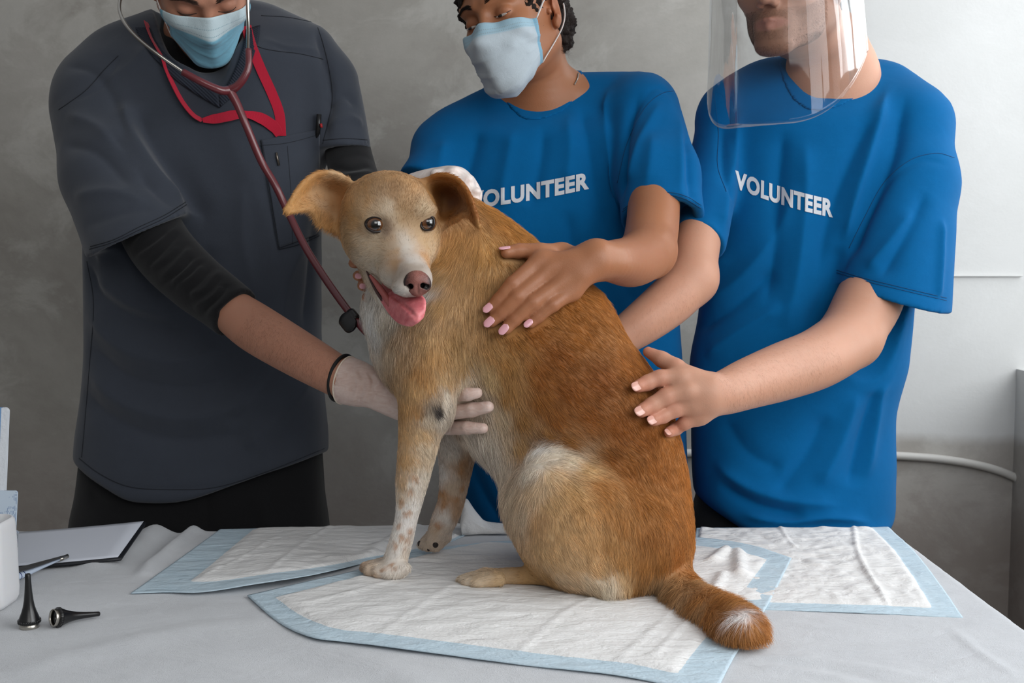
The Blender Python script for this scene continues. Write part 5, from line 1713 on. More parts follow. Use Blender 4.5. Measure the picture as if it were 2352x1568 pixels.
nail(woman, nail_p, tip + up * r_ * 0.9, prev + up * r_ * 0.9, up, 0.0062, 0.009, fwd=0.2)
# face
dk = S(34, 24, 20)
for sd in (-1, 1): brow(woman, hw, sd, dk, wbb, 520, 0.0065, 0.021)
for sd in (-1, 1): lash(woman, hw, sd, wbb, lash_m, -0.0035, 0.0014)
# eyes open a slit, looking down
sclera = mat('sclera', S(196, 184, 176), 0.2); iris_d = mat('iris_dark', S(22, 14, 12), 0.08, spec=0.8)
for sd in (-1, 1):
    for nm, mm_, dx, sx_, oy in (('eye_white', sclera, 0.0, 0.0118, 0.0), ('iris', iris_d, -0.0015, 0.0070, -0.0004)):
        o_ = hw.w((sd * 0.032 + dx, -0.16, -0.0065)); h = wbb.ray_cast(Vector([float(q_) for q_ in o_]), Vector([float(q_) for q_ in hw.wv((0, 1, 0))]))
        c_e = np.array(h[0]); V, Fs = lathe([(math.sin(a), math.cos(a)) for a in np.linspace(0.01, 3.13, 16)], 24)
        V = np.array(V) * [sx_, 0.0022, 0.0024]; V = V @ hw.Rm.T.astype(float) + c_e + hw.wv((0, oy, 0)); new_mesh(nm, V, Fs, mm_, woman)
h_, n_ = hair_cap(hw, woman, S(40, 30, 26), 0.010, name='hair', rough_amp=0.009, nsc=130)[0], None
bun = Field(); bun.add(Ell(hw.w((0, 0.125, 0.05)), (0.045, 0.045, 0.045)), 0); Vb, Qb = build(bun, 0.004, 1); Nb = vnormals(Vb, Qb)
Vb = Vb + Nb * (0.008 * (vnoise(Vb, 150, 3) + 0.6 * vnoise(Vb, 330, 4)))[:, None]; new_mesh('hair_bun', Vb, Qb, h_.data.materials[0], woman)
# loose curls by the nape
r0 = np.random.default_rng(3); rt, dr = [], []
for k in range(900):
    o_ = hw.w((0.12 * (1 if k % 4 else -1), 0.035 + 0.035 * r0.random(), -0.085 + 0.12 * r0.random())); d_ = hw.wv((-1 if k % 4 else 1, 0, 0))
    h = wbb.ray_cast(Vector(o_), Vector(d_))
    if h[0] is None: continue
    nn = np.array(h[1]); nn = nn if nn @ d_ < 0 else -nn; rt.append(np.array(h[0])); dd = nn * 0.6 + 0.6 * r0.normal(size=3); dr.append(dd / np.linalg.norm(dd))
strands('curls', np.array(rt), np.array(dr), 0.010 + 0.012 * r0.random(len(rt)), 0.00016, dk, woman, K=8, curl=0.003)
mk2 = mask_mat('mask_pale', S(186, 198, 206), S(160, 192, 208), 0.16, S(128, 178, 204))
_, mw = face_mask(hw, wbb, woman, mk2, e0=0.44, e1=-1.02, amax=1.12, side0=0.30, side1=-0.62, loopm=loop_m, pleat=0.003, wr=0.004, off=0.005, puff=0.012)

# shirt
blue = cloth_mat('tshirt_blue', S(0, 93, 150), 1500, 0.25, 0.9, 0.05, 0.35); blue.node_tree.nodes['Principled BSDF'].inputs['Specular IOR Level'].default_value = 0.12
WS = Field()
WS.add(loft_px([(210, 1110, 1480, .075, .03), (262, 1040, 1530, .095, .02), (330, 985, 1545, .11), (420, 965, 1545, .12), (560, 985, 1540, .12), (760, 1030, 1560, .12), (900, 1050, 1570, .12), (1100, 1062, 1578, .125), (1206, 1075, 1585, .13)], 2.19, 2.4, 0.03), 0.02)
WS.chain([qf(1010, 335, 2.18, 62), qf(1110, 268, 2.19, 50), qf(1200, 225, 2.19, 45)], 0.05)
WS.chain([qf(1475, 245, 2.16, 76), qf(1390, 220, 2.18, 52), qf(1310, 205, 2.19, 38)], 0.04)
hc_ = P(1522, 500, 2.02)
ws = [(P(1478, 262, 2.13), M(84, 2.13)), (P(1512, 400, 2.06), M(92, 2.06)), (P(1530, 580, 2.0), M(98, 2.0))]
WS.add(Inter(Multi([Cone(a, b, ra, rb, 1.1) for (a, ra), (b, rb) in zip(ws[:-1], ws[1:])], 0.02), Half(hc_, P(1530, 560, 1.985) - P(1514, 420, 2.065)), k=0.004), 0.02)
WC = Cone(P(1514, 485, 2.034), P(1530, 600, 1.995), M(76, 2.0), M(90, 2.0), 1.1); WS.sub(WC, 0.003)
WS.add(Inter(Cone(P(1050, 330, 2.17), P(965, 460, 2.10), M(72, 2.15), M(74, 2.15)), Half(P(975, 430, 2.11), P(965, 460, 2.10) - P(1050, 330, 2.17)), k=0.004), 0.03)
WN = [Cone(P(1252, 110, 2.16), P(1238, 165, 2.10), 0.066, 0.066), Cone(P(1238, 165, 2.10), P(1203, 198, 2.03), 0.066, 0.054)]
for q_ in WN: WS.sub(q_, 0.003)
WF = [([(1250, 270), (1240, 380), (1215, 480)], -0.006, 0.014), ([(1330, 230), (1350, 330), (1370, 450), (1390, 540)], -0.007, 0.016), ([(1300, 240), (1310, 340), (1300, 420)], 0.005, 0.014), ([(1400, 200), (1390, 300), (1410, 420), (1420, 520)], 0.007, 0.014),
      ([(1470, 210), (1440, 300), (1430, 420), (1425, 500)], -0.008, 0.010), ([(1180, 290), (1160, 400), (1150, 480)], 0.005, 0.016), ([(1100, 300), (1080, 380), (1060, 460)], -0.005, 0.014), ([(1020, 320), (1010, 380), (1000, 440)], 0.004, 0.012),
      ([(1520, 230), (1470, 320), (1440, 420)], 0.005, 0.010), ([(1545, 220), (1500, 205), (1440, 290), (1415, 400)], -0.0025, 0.005), ([(1575, 250), (1585, 360), (1590, 480)], -0.008, 0.010), ([(1560, 260), (1565, 380), (1560, 470)], 0.005, 0.010), ([(1500, 300), (1490, 400), (1480, 460)], 0.005, 0.015),
      ([(1300, 480), (1320, 600), (1340, 640)], -0.006, 0.014), ([(1430, 650), (1480, 720), (1540, 760)], -0.005, 0.014), ([(1080, 1060), (1110, 1130), (1150, 1200)], -0.005, 0.012),       ([(1425, 480), (1470, 455), (1540, 462), (1600, 490)], -0.0018, 0.004)]
wso, WSV, WSQ, wsb = garment('tshirt', WS, 0.0042, blue, woman, WF, 0.002, fs=1.45, calm=WN + [(WC, 0.012, 0.012)])
neckband(WS, WN, P(1225, 200, 2.10), 0.16, 0.017, blue, wso, out=0.0028)
# strap of a vest and a fine necklace at her neck
vest = mat('vest_strap', S(206, 184, 182), 0.8)
band(wbb, [(1116, 216), (1120, 235), (1128, 262)], 0, 0.002, vest, 'vest_strap', woman, 0.002, 5, [(1136, 212), (1138, 232), (1142, 262)])
nk = [hit(wbb, x, y, 0.002)[0] for x, y in ((1323, 160), (1327, 170), (1325, 182), (1318, 195))]
nk = [p for p in nk if p is not None]
if len(nk) > 2:
    V, Fs = tube(catmull(np.array(nk), 6), 0.0013, 6); new_mesh('necklace', V, Fs, steel, woman)
# jeans below
jean = cloth_mat('trousers_dark', S(24, 25, 30), 1200, 0.25)
TR = Field(); TR.add(loft_px([(1080, 1090, 1560, .105), (1230, 1080, 1570, .115)], 2.20, 2.5, 0.02), 0.02)
for hx_ in (1210, 1450):
    hp = P(hx_, 1230, 2.20); TR.chain([(hp, 0.095), ((hp[0], 2.22, 0.45), 0.07), ((hp[0], 2.22, 0.07), 0.06)], 0.03)
garment('trousers', TR, 0.008, jean, woman, (), 0.002)


def shoes(pxs, Y, par):
    for hx_ in pxs:
        hp = P(hx_, 1230, Y); f = Field(); f.chain([((hp[0], Y + 0.04, 0.045), 0.042), ((hp[0], Y - 0.13, 0.033), 0.033)], 0.02); f.cut(Half((0, 2, 0.0), (0, 0, -1)), 0.004)
        V, Q = build(f, 0.006, 2); new_mesh('shoe', V, Q, shoe_m, par)


shoes((1210, 1450), 2.20, woman)

# ------------------------------------------------------------------ second volunteer (blue shirt, face shield)
man = empty('person', (P(1830, 1200, 2.19)[0], 2.19, 0), 'person in a blue shirt and clear face shield, hand on the dog\'s lower back', 'person')
SK_M = S(196, 149, 124)
hm = head_xf(1768, -62, 2.00, -0.62, 0.08, -0.02, 1.12)
MB_ = Field()
MB_.add(hm, 0.02)
MB_.chain([(hm.w((0, 0.028, -0.075)), 0.056), (P(1905, 90, 2.13), 0.058), (P(1915, 160, 2.17), 0.072)], 0.03)
MB_.chain([(P(1905, 200, 2.17), 0.09), (P(1880, 500, 2.20), 0.10), (P(1830, 1000, 2.20), 0.10)], 0.04, ys=1.3)
MB_.chain([(P(1720, 290, 2.21), 0.04), (P(1900, 215, 2.21), 0.055), (P(2070, 280, 2.20), 0.04)], 0.03)
# left arm
MB_.chain([qf(2085, 290, 2.18, 48), qf(2070, 450, 2.13, 54), qf(2035, 590, 2.09, 62), qf(1998, 685, 2.05, 75), qf(1952, 772, 2.0, 70)], 0.02)
MH = {}
mh_def = {'index': [(1562, 868, 21), (1516, 868, 19), (1487, 879, 18), (1466, 887, 15.5)], 'middle': [(1578, 898, 22), (1530, 911, 20), (1498, 930, 18.5), (1474, 943, 16.5)],
          'ring': [(1592, 928, 21), (1551, 941, 18), (1522, 955, 17.5), (1502, 964, 15.5)], 'pinky': [(1604, 954, 19), (1573, 971, 16), (1552, 985, 15), (1537, 992, 13.5)],
          'thumb': [(1580, 872, 26), (1552, 845, 22), (1520, 825, 18.5), (1488, 808, 13)]}
edgeY = hit(dog_bvh, 1490, 900)[0][1]
for nm, pts in mh_def.items():
    pp = []
    for i, (x, y, r) in enumerate(pts):
        h, n = hit(dog_bvh, x, y)
        if h is not None and i > 0 and nm != 'thumb':
            c, rm = on_dog(x, y, r, -0.001)
        else: c, rm = P(x, y, edgeY - 0.004 + (0.012 if nm == 'thumb' else 0)), M(r, edgeY)
        pp.append([c, rm])
    if nm != 'thumb':
        pp[1][0] = P(pts[1][0], pts[1][1], min(pp[1][0][1], pp[2][0][1] + 0.004)); pp[0][0] = P(pts[0][0], pts[0][1], pp[1][0][1] + 0.004)
    else:
        for i in range(4): pp[i][0] = P(pts[i][0], pts[i][1], edgeY + [0.0, 0.010, 0.022, 0.034][i])
    MH[nm] = pp; finger(MB_, [tuple(a) for a in pp], 0.006)
kn = {n: MH[n][0][0] for n in MH}; my = float(np.mean([kn[n][1] for n in kn if n != 'thumb']))
for nm, rr_ in (('index', 22), ('middle', 23), ('ring', 22), ('pinky', 20), ('thumb', 22)):
    MB_.chain([(kn[nm] + (np.array([0, 0.002, 0])), M(rr_, 1.7) * 0.95), (P(1628, 906 + {'index': -16, 'middle': -6, 'ring': 8, 'pinky': 20, 'thumb': -20}[nm], my + 0.006), M(26, 1.7))], 0.013)
MB_.chain([qf(1955, 775, 2.0, 72), qf(1880, 822, my * .25 + 2.0 * .75, 70), qf(1800, 852, my * .5 + 2.0 * .5, 67), qf(1720, 880, my * .75 + 2.0 * .25, 59), qf(1662, 902, my + 0.03, 51), qf(1622, 908, my + 0.008, 47)], 0.014)
for nm in ('index', 'middle', 'ring', 'pinky'): MB_.add(Ell(kn[nm] + np.array([0.002, -0.004, 0]), (0.0125, 0.0115, 0.0115)), 0.006)
MB_.add(Ell(P(1598, 908, my + 0.006), (M(38, 1.7), 0.016, M(58, 1.7)), roty(-0.35)), 0.014)
# right arm, behind the dog
MB_.chain([qf(1690, 300, 2.21, 38), qf(1632, 430, 2.13, 44), qf(1600, 560, 2.04, 54), qf(1588, 640, 1.99, 56)], 0.02)
MB_.chain([qf(1590, 640, 1.99, 57), qf(1540, 690, 1.96, 57), qf(1480, 738, 1.935, 51), qf(1420, 780, 1.92, 42), qf(1370, 815, 1.905, 36)], 0.02)
for i, pts in enumerate([[(1360, 800), (1315, 810), (1280, 830)], [(1355, 822), (1310, 838), (1278, 858)], [(1352, 842), (1315, 862), (1285, 885)], [(1356, 858), (1325, 882), (1300, 902)]]):
    finger(MB_, [qf(x, y, 1.875 + 0.004 * i - 0.008 * j, (17, 15, 13)[j]) for j, (x, y) in enumerate(pts)], 0.006)
MBV, MBQ = build(MB_, 0.0026, 3)
HANDS.append((MB_, P(1530, 910, 1.66), 0.14)); HANDS.append((MB_, P(1330, 840, 1.88), 0.13))
skin_m = skin_mat('skin_man', 0.5)
stub = S(120, 84, 62)
pink = SK_M * np.array([1.02, 0.66, 0.62])
tips = [(MH[n][k][0], (0.014, 0.013, 0.016)[k - 1], pink, (0.5, 0.35, 0.55)[k - 1]) for n in ('index', 'middle', 'ring', 'pinky', 'thumb') for k in (1, 2, 3)]
mb = new_mesh('body', MBV, MBQ, skin_m, man)
set_col(mb.data, skin_colors(MBV, SK_M, hm, lips=S(176, 112, 102), tips=tips, stubble=(stub, 0.5), lip_amt=0.5))
mbb = bvh_of(MBV, MBQ)
nail_n = mat('nail_natural', S(222, 168, 152), 0.25, spec=0.6, coat=0.3)
for n, w_, l_ in (('index', 0.0068, 0.0080), ('middle', 0.0070, 0.0084), ('ring', 0.0066, 0.0080), ('pinky', 0.0054, 0.0068)):
    tip, r_ = MH[n][3]; prev = MH[n][2][0]
    up = CAM - tip; up = up / np.linalg.norm(up) + np.array([-0.10, 0, 0.12]); up /= np.linalg.norm(up)
    nail(man, nail_n, tip + up * r_ * 0.88, prev + up * r_ * 0.88, up, w_, l_, fwd=0.25)
hair_m = S(70, 50, 38)
for sd in (-1, 1): brow(man, hm, sd, hair_m, mbb, 300, 0.007)
for sd in (-1, 1): lash(man, hm, sd, mbb, lash_m)
hair_cap(hm, man, hair_m, 0.009, name='hair')
# beard stubble
r0 = np.random.default_rng(11); n_b = 14000
xa = r0.uniform(-1.35, 1.35, n_b); ze = r0.uniform(-0.135, -0.040, n_b); rt, dr = [], []
hb = hm.bvh
for a, z in zip(xa, ze):
    d_ = np.array([math.sin(a), -math.cos(a), 0]); o_ = np.array([0, -0.005, z]) + d_ * 0.14
    if z > -0.056 - 0.0 and abs(a) < 0.30: continue
    if z > -0.052 + 0.030 * max(0, abs(a) - 0.75): continue
    if abs(a) < 0.26 and -0.086 < z < -0.068: continue
    o_[2] = z; dd_ = -d_.copy()
    if z < -0.10: dd_[2] = 0.7; o_[2] = z - 0.045; dd_ /= np.linalg.norm(dd_)
    h = hb.ray_cast(Vector([float(q_) for q_ in hm.w(o_)]), Vector([float(q_) for q_ in hm.wv(dd_)]))
    if h[0] is None: continue
    nn = np.array(h[1]); w_ = hm.wv(dd_); nn = nn if nn @ w_ < 0 else -nn
    t_ = hm.wv((0.2 * math.sin(a), 0.3, -1.0)) + 0.35 * r0.normal(size=3); t_ = t_ - nn * (t_ @ nn); t_ /= np.linalg.norm(t_)
    rt.append(np.array(h[0]) - nn * 0.0003); dr.append(t_ * 0.8 + nn * 0.5)
strands('beard', np.array(rt), np.array(dr), 0.0022 + 0.0020 * r0.random(len(rt)), 0.00007, S(96, 62, 42), man, K=3)

MS = Field()
MS.add(loft_px([(170, 1730, 2070, .08, .03), (225, 1665, 2120, .105, .02), (300, 1635, 2150, .12), (420, 1625, 2130, .13), (560, 1618, 2100, .13), (720, 1606, 2090, .13), (830, 1585, 2078, .13), (960, 1590, 2050, .13), (1060, 1592, 2048, .14), (1150, 1600, 2044, .15), (1214, 1640, 2034, .16, -0.02)], 2.20, 2.4, 0.03), 0.02)
MS.chain([qf(1672, 258, 2.20, 68), qf(1740, 205, 2.21, 60), qf(1815, 185, 2.22, 54)], 0.05)
MS.chain([qf(2088, 288, 2.18, 94), qf(2042, 214, 2.20, 64), qf(1975, 188, 2.21, 54)], 0.04)
hcm = P(2045, 680, 2.07); hmn = P(2175, 710, 2.07) - P(1915, 645, 2.05); hmn = np.cross(hmn, [0, 1, 0.15]); hmn /= np.linalg.norm(hmn); hmn = hmn if hmn[2] < 0 else -hmn
ms = [(P(2084, 290, 2.16), M(98, 2.16)), (P(2082, 420, 2.13), M(114, 2.13)), (P(2040, 760, 2.05), M(138, 2.05))]
MS.add(Inter(Multi([Cone(a, b, ra, rb, 1.15) for (a, ra), (b, rb) in zip(ms[:-1], ms[1:])], 0.02), Half(hcm, hmn), k=0.004), 0.02)
MC1 = Cone(P(2048, 668, 2.07), P(2035, 800, 2.03), M(100, 2.05), M(114, 2.05), 1.15); MS.sub(MC1, 0.003)
hr = P(1602, 545, 2.04)
MS.add(Inter(Cone(P(1660, 290, 2.19), P(1598, 600, 2.03), M(62, 2.15), M(60, 2.04), 1.0), Half(hr, P(1590, 640, 2.0) - P(1620, 430, 2.12) + np.array([-0.02, 0, 0.04])), k=0.004), 0.02)
MC2 = Cone(P(1602, 556, 2.046), P(1597, 620, 2.02), M(48, 2.04), M(52, 2.02)); MS.sub(MC2, 0.002)
MN = [Cone(P(1925, 30, 2.18), P(1912, 110, 2.12), 0.086, 0.084), Cone(P(1912, 110, 2.12), P(1880, 168, 2.03), 0.084, 0.060)]
for q_ in MN: MS.sub(q_, 0.003)
MS.cut(Half(P(1700, 1214, 2.05), UP * -1.0 + RIGHT * -0.62), 0.02)
MF = [([(1800, 300), (1790, 400), (1780, 560), (1760, 700)], -0.008, 0.016), ([(1850, 320), (1850, 460), (1830, 640), (1800, 760)], 0.006, 0.018), ([(1700, 260), (1680, 380), (1660, 500), (1650, 640)], 0.007, 0.012), ([(1660, 280), (1665, 400), (1680, 460)], -0.007, 0.010),
      ([(2040, 190), (2000, 330), (1960, 460), (1940, 560)], 0.010, 0.014), ([(2080, 220), (2050, 360), (1990, 500), (1950, 600)], -0.008, 0.012), ([(2010, 260), (1950, 380), (1900, 520), (1880, 640)], -0.007, 0.014), ([(1930, 560), (1900, 660), (1850, 760)], -0.007, 0.014),
      ([(2190, 380), (2110, 370), (2030, 430), (1960, 560), (1930, 640)], -0.003, 0.006), ([(2130, 440), (2080, 540), (2020, 640)], -0.006, 0.012), ([(2165, 500), (2160, 600), (2155, 690)], 0.006, 0.008), ([(2100, 480), (2040, 560), (1990, 620)], 0.005, 0.012),
      ([(1620, 700), (1700, 640), (1780, 540), (1830, 420)], 0.006, 0.016), ([(1600, 760), (1690, 700), (1780, 620)], -0.007, 0.014), ([(1620, 820), (1700, 760), (1800, 700)], 0.006, 0.014), ([(2060, 760), (2030, 860), (2010, 980), (1990, 1100)], 0.008, 0.014), ([(2020, 880), (1980, 1000), (1950, 1120)], -0.008, 0.016),
      ([(1970, 900), (1930, 1020), (1880, 1120)], 0.007, 0.018), ([(1900, 950), (1850, 1050), (1780, 1140)], -0.007, 0.018), ([(1640, 1060), (1720, 1120), (1820, 1150), (1930, 1160)], 0.009, 0.014), ([(1650, 1110), (1740, 1160), (1850, 1185)], -0.008, 0.012), ([(1700, 1180), (1800, 1200), (1900, 1190), (2000, 1200)], 0.008, 0.010),
      ([(1660, 960), (1720, 1040), (1800, 1080)], -0.006, 0.016), ([(1925, 630), (2040, 660), (2170, 688)], -0.0018, 0.004), ([(1560, 520), (1600, 520), (1645, 530)], -0.0015, 0.004)]
mso, MSV, MSQ, msb = garment('tshirt', MS, 0.0042, blue, man, MF, 0.002, fs=1.45, calm=MN + [(MC1, 0.012, 0.012), (MC2, 0.012, 0.012)])
neckband(MS, MN, P(1905, 160, 2.10), 0.18, 0.017, blue, mso, out=0.0028)
TR = Field(); TR.add(loft_px([(1080, 1610, 2010, .11), (1230, 1590, 2020, .12)], 2.21, 2.5, 0.02), 0.02)
for hx_ in (1700, 1910):
    hp = P(hx_, 1230, 2.21); TR.chain([(hp, 0.10), ((hp[0], 2.24, 0.45), 0.08), ((hp[0], 2.24, 0.07), 0.065)], 0.03)
garment('trousers', TR, 0.008, trous, man, (), 0.002)
shoes((1700, 1910), 2.22, man)

seam_b = mat('seam_blue', S(0, 66, 112), 0.9)
seams(wsb, [[(1562, 208), (1520, 215), (1480, 250), (1440, 330), (1418, 420)], [(1430, 486), (1470, 458), (1530, 448), (1570, 455), (1610, 478)], [(1432, 480), (1472, 452), (1530, 442), (1572, 449), (1610, 471)]], wso, seam_b)
seams(msb, [[(2192, 362), (2150, 352), (2090, 368), (2030, 420), (1985, 500), (1950, 570)], [(1922, 626), (1990, 646), (2080, 668), (2174, 690)], [(1922, 620), (1990, 640), (2080, 662), (2174, 684)], [(1558, 524), (1600, 528), (1644, 536)], [(1640, 215), (1650, 300), (1648, 380), (1668, 440)]], mso, seam_b)
arm_hair(mbb, [(1920, 800), (1800, 852), (1660, 900)], 52, 2600, S(120, 84, 62), man, seed=6, ln=0.006)
arm_hair(mbb, [(1590, 660), (1530, 700), (1450, 760)], 40, 900, S(120, 84, 62), man, seed=7, ln=0.006)
for x_, y_, x2, y2 in ((824, 634, 850, 637), (834, 657, 856, 659)):
    c_, n_ = hit(wbb, x_, y_); b_, _ = hit(wbb, x2, y2)
    if c_ is not None and b_ is not None: nail(woman, nail_p, c_ + n_ * 0.0004, b_ + n_ * 0.0004, n_ + np.array([-0.3, 0, 0.2]), 0.0040, 0.0048, fwd=0.1)
# printed word on the shirts
paint = mat('white_print', S(206, 210, 216), 0.6); nt = NT(paint)


def word(txt, bvh, p0, p1, h_px, parent, curve=0.0, shear=0.0, squeeze=None):
    """text between two picture points, laid on the shirt's surface"""
    cu = bpy.data.curves.new('t', 'FONT'); cu.body = txt; cu.size = 1; cu.offset = 0.045; cu.space_character = 1.08; cu.resolution_u = 4
    to = bpy.data.objects.new('t', cu); COL.objects.link(to); bpy.context.view_layer.update()
    me = bpy.data.meshes.new_from_object(to.evaluated_get(bpy.context.evaluated_depsgraph_get())); bpy.data.objects.remove(to)
    bm = bmesh.new(); bm.from_mesh(me)
    bmesh.ops.triangulate(bm, faces=bm.faces)
    for _ in range(3):
        ed = [e_ for e_ in bm.edges if e_.calc_length() > 0.12]
        if ed: bmesh.ops.subdivide_edges(bm, edges=ed, cuts=1); bmesh.ops.triangulate(bm, faces=bm.faces)
    X = np.array([v.co[:2] for v in bm.verts]); Fs = [tuple(v.index for v in f.verts) for f in bm.faces]; bm.free()
    x0, x1 = X[:, 0].min(), X[:, 0].max(); y0, y1 = X[:, 1].min(), X[:, 1].max()
    u = (X[:, 0] - x0) / (x1 - x0); v = (X[:, 1] - y0) / (y1 - y0)
    if squeeze: u = squeeze(u)
    p0, p1 = np.array(p0, float), np.array(p1, float); V = []
    for a, b in zip(u, v):
        x = p0 + (p1 - p0) * a; y = x[1] + curve * 4 * a * (1 - a) - h_px * b; x_ = x[0] + shear * b * h_px
        q_ = on_shirt(bvh, x_, y, 0.0016)
        V.append(q_ if q_ is not None else (V[-1] if V else P(x_, y, 2.05)))
    return new_mesh('printed_word', V, Fs, paint, parent, smooth=False)


word('VOLUNTEER', wsb, (1078, 480), (1353, 434), 40, wso, 4)
word('VOLUNTEER', msb, (1688, 432), (1913, 500), 42, mso, 6, 0.02)

# clear face shield
clear = bpy.data.materials.new('clear_plastic'); clear.use_nodes = True
tn = clear.node_tree; tn.nodes.remove(tn.nodes['Principled BSDF']); out = tn.nodes['Material Output']
tr_ = tn.nodes.new('ShaderNodeBsdfTransparent'); tr_.inputs[0].default_value = (0.93, 0.94, 0.95, 1)
gl = tn.nodes.new('ShaderNodeBsdfGlossy'); gl.inputs['Roughness'].default_value = 0.03; gl.inputs[0].default_value = (1, 1, 1, 1)
fr = tn.nodes.new('ShaderNodeFresnel'); fr.inputs[0].default_value = 1.5
nz = tn.nodes.new('ShaderNodeTexNoise'); nz.inputs['Scale'].default_value = 5; mp = tn.nodes.new('ShaderNodeMapping'); mp.inputs['Scale'].default_value = (3, 3, 0.5); tcx = tn.nodes.new('ShaderNodeTexCoord')
bp = tn.nodes.new('ShaderNodeBump'); bp.inputs['Strength'].default_value = 0.3; bp.inputs['Distance'].default_value = 0.004
tn.links.new(tcx.outputs['Object'], mp.inputs[0]); tn.links.new(mp.outputs[0], nz.inputs[0]); tn.links.new(nz.outputs[0], bp.inputs['Height']); tn.links.new(bp.outputs[0], gl.inputs['Normal']); tn.links.new(bp.outputs[0], fr.inputs['Normal'])
mx = tn.nodes.new('ShaderNodeMixShader'); mm = tn.nodes.new('ShaderNodeMath'); mm.operation = 'MULTIPLY'; mm.inputs[1].default_value = 0.45; mm.use_clamp = True; tn.links.new(fr.outputs[0], mm.inputs[0]); tn.links.new(mm.outputs[0], mx.inputs[0]); tn.links.new(tr_.outputs[0], mx.inputs[1]); tn.links.new(gl.outputs[0], mx.inputs[2]); tn.links.new(mx.outputs[0], out.inputs[0])
V = []; nu, nv = 61, 40
for i in range(nu):
    u = -1 + 2 * i / (nu - 1); a = u * 1.38
    zb = -0.232 + 0.105 * max(0, (abs(u) - 0.25) / 0.75)**2.2
    for j in range(nv):
        v = j / (nv - 1); z = 0.075 + (zb - 0.075) * v
        r_ = 0.118 + 0.016 * v
        V.append(hm.w((r_ * math.sin(a), -r_ * 1.12 * math.cos(a) + 0.0, z)))
Fs = [(i * nv + j, (i + 1) * nv + j, (i + 1) * nv + j + 1, i * nv + j + 1) for i in range(nu - 1) for j in range(nv - 1)]
vis = new_mesh('face_shield', V, Fs, clear, man); so = vis.modifiers.new('s', 'SOLIDIFY'); so.thickness = 0.0006
foam = mat('foam_band', S(210, 216, 220), 0.9)
V, Fs = tube(np.array([hm.w((0.103 * math.sin(a), -0.118 * math.cos(a), 0.062)) for a in np.linspace(-1.2, 1.2, 30)]), 0.014, 10, flat=1.0); new_mesh('foam_band', V, Fs, foam, vis)
V, Fs = tube(np.array([hm.w((0.094 * math.sin(a), -0.118 * math.cos(a) + 0.004, 0.06)) for a in np.linspace(1.2, 2 * math.pi - 1.2, 40)]), 0.006, 8, flat=0.3); new_mesh('elastic_strap', V, Fs, foam, vis)
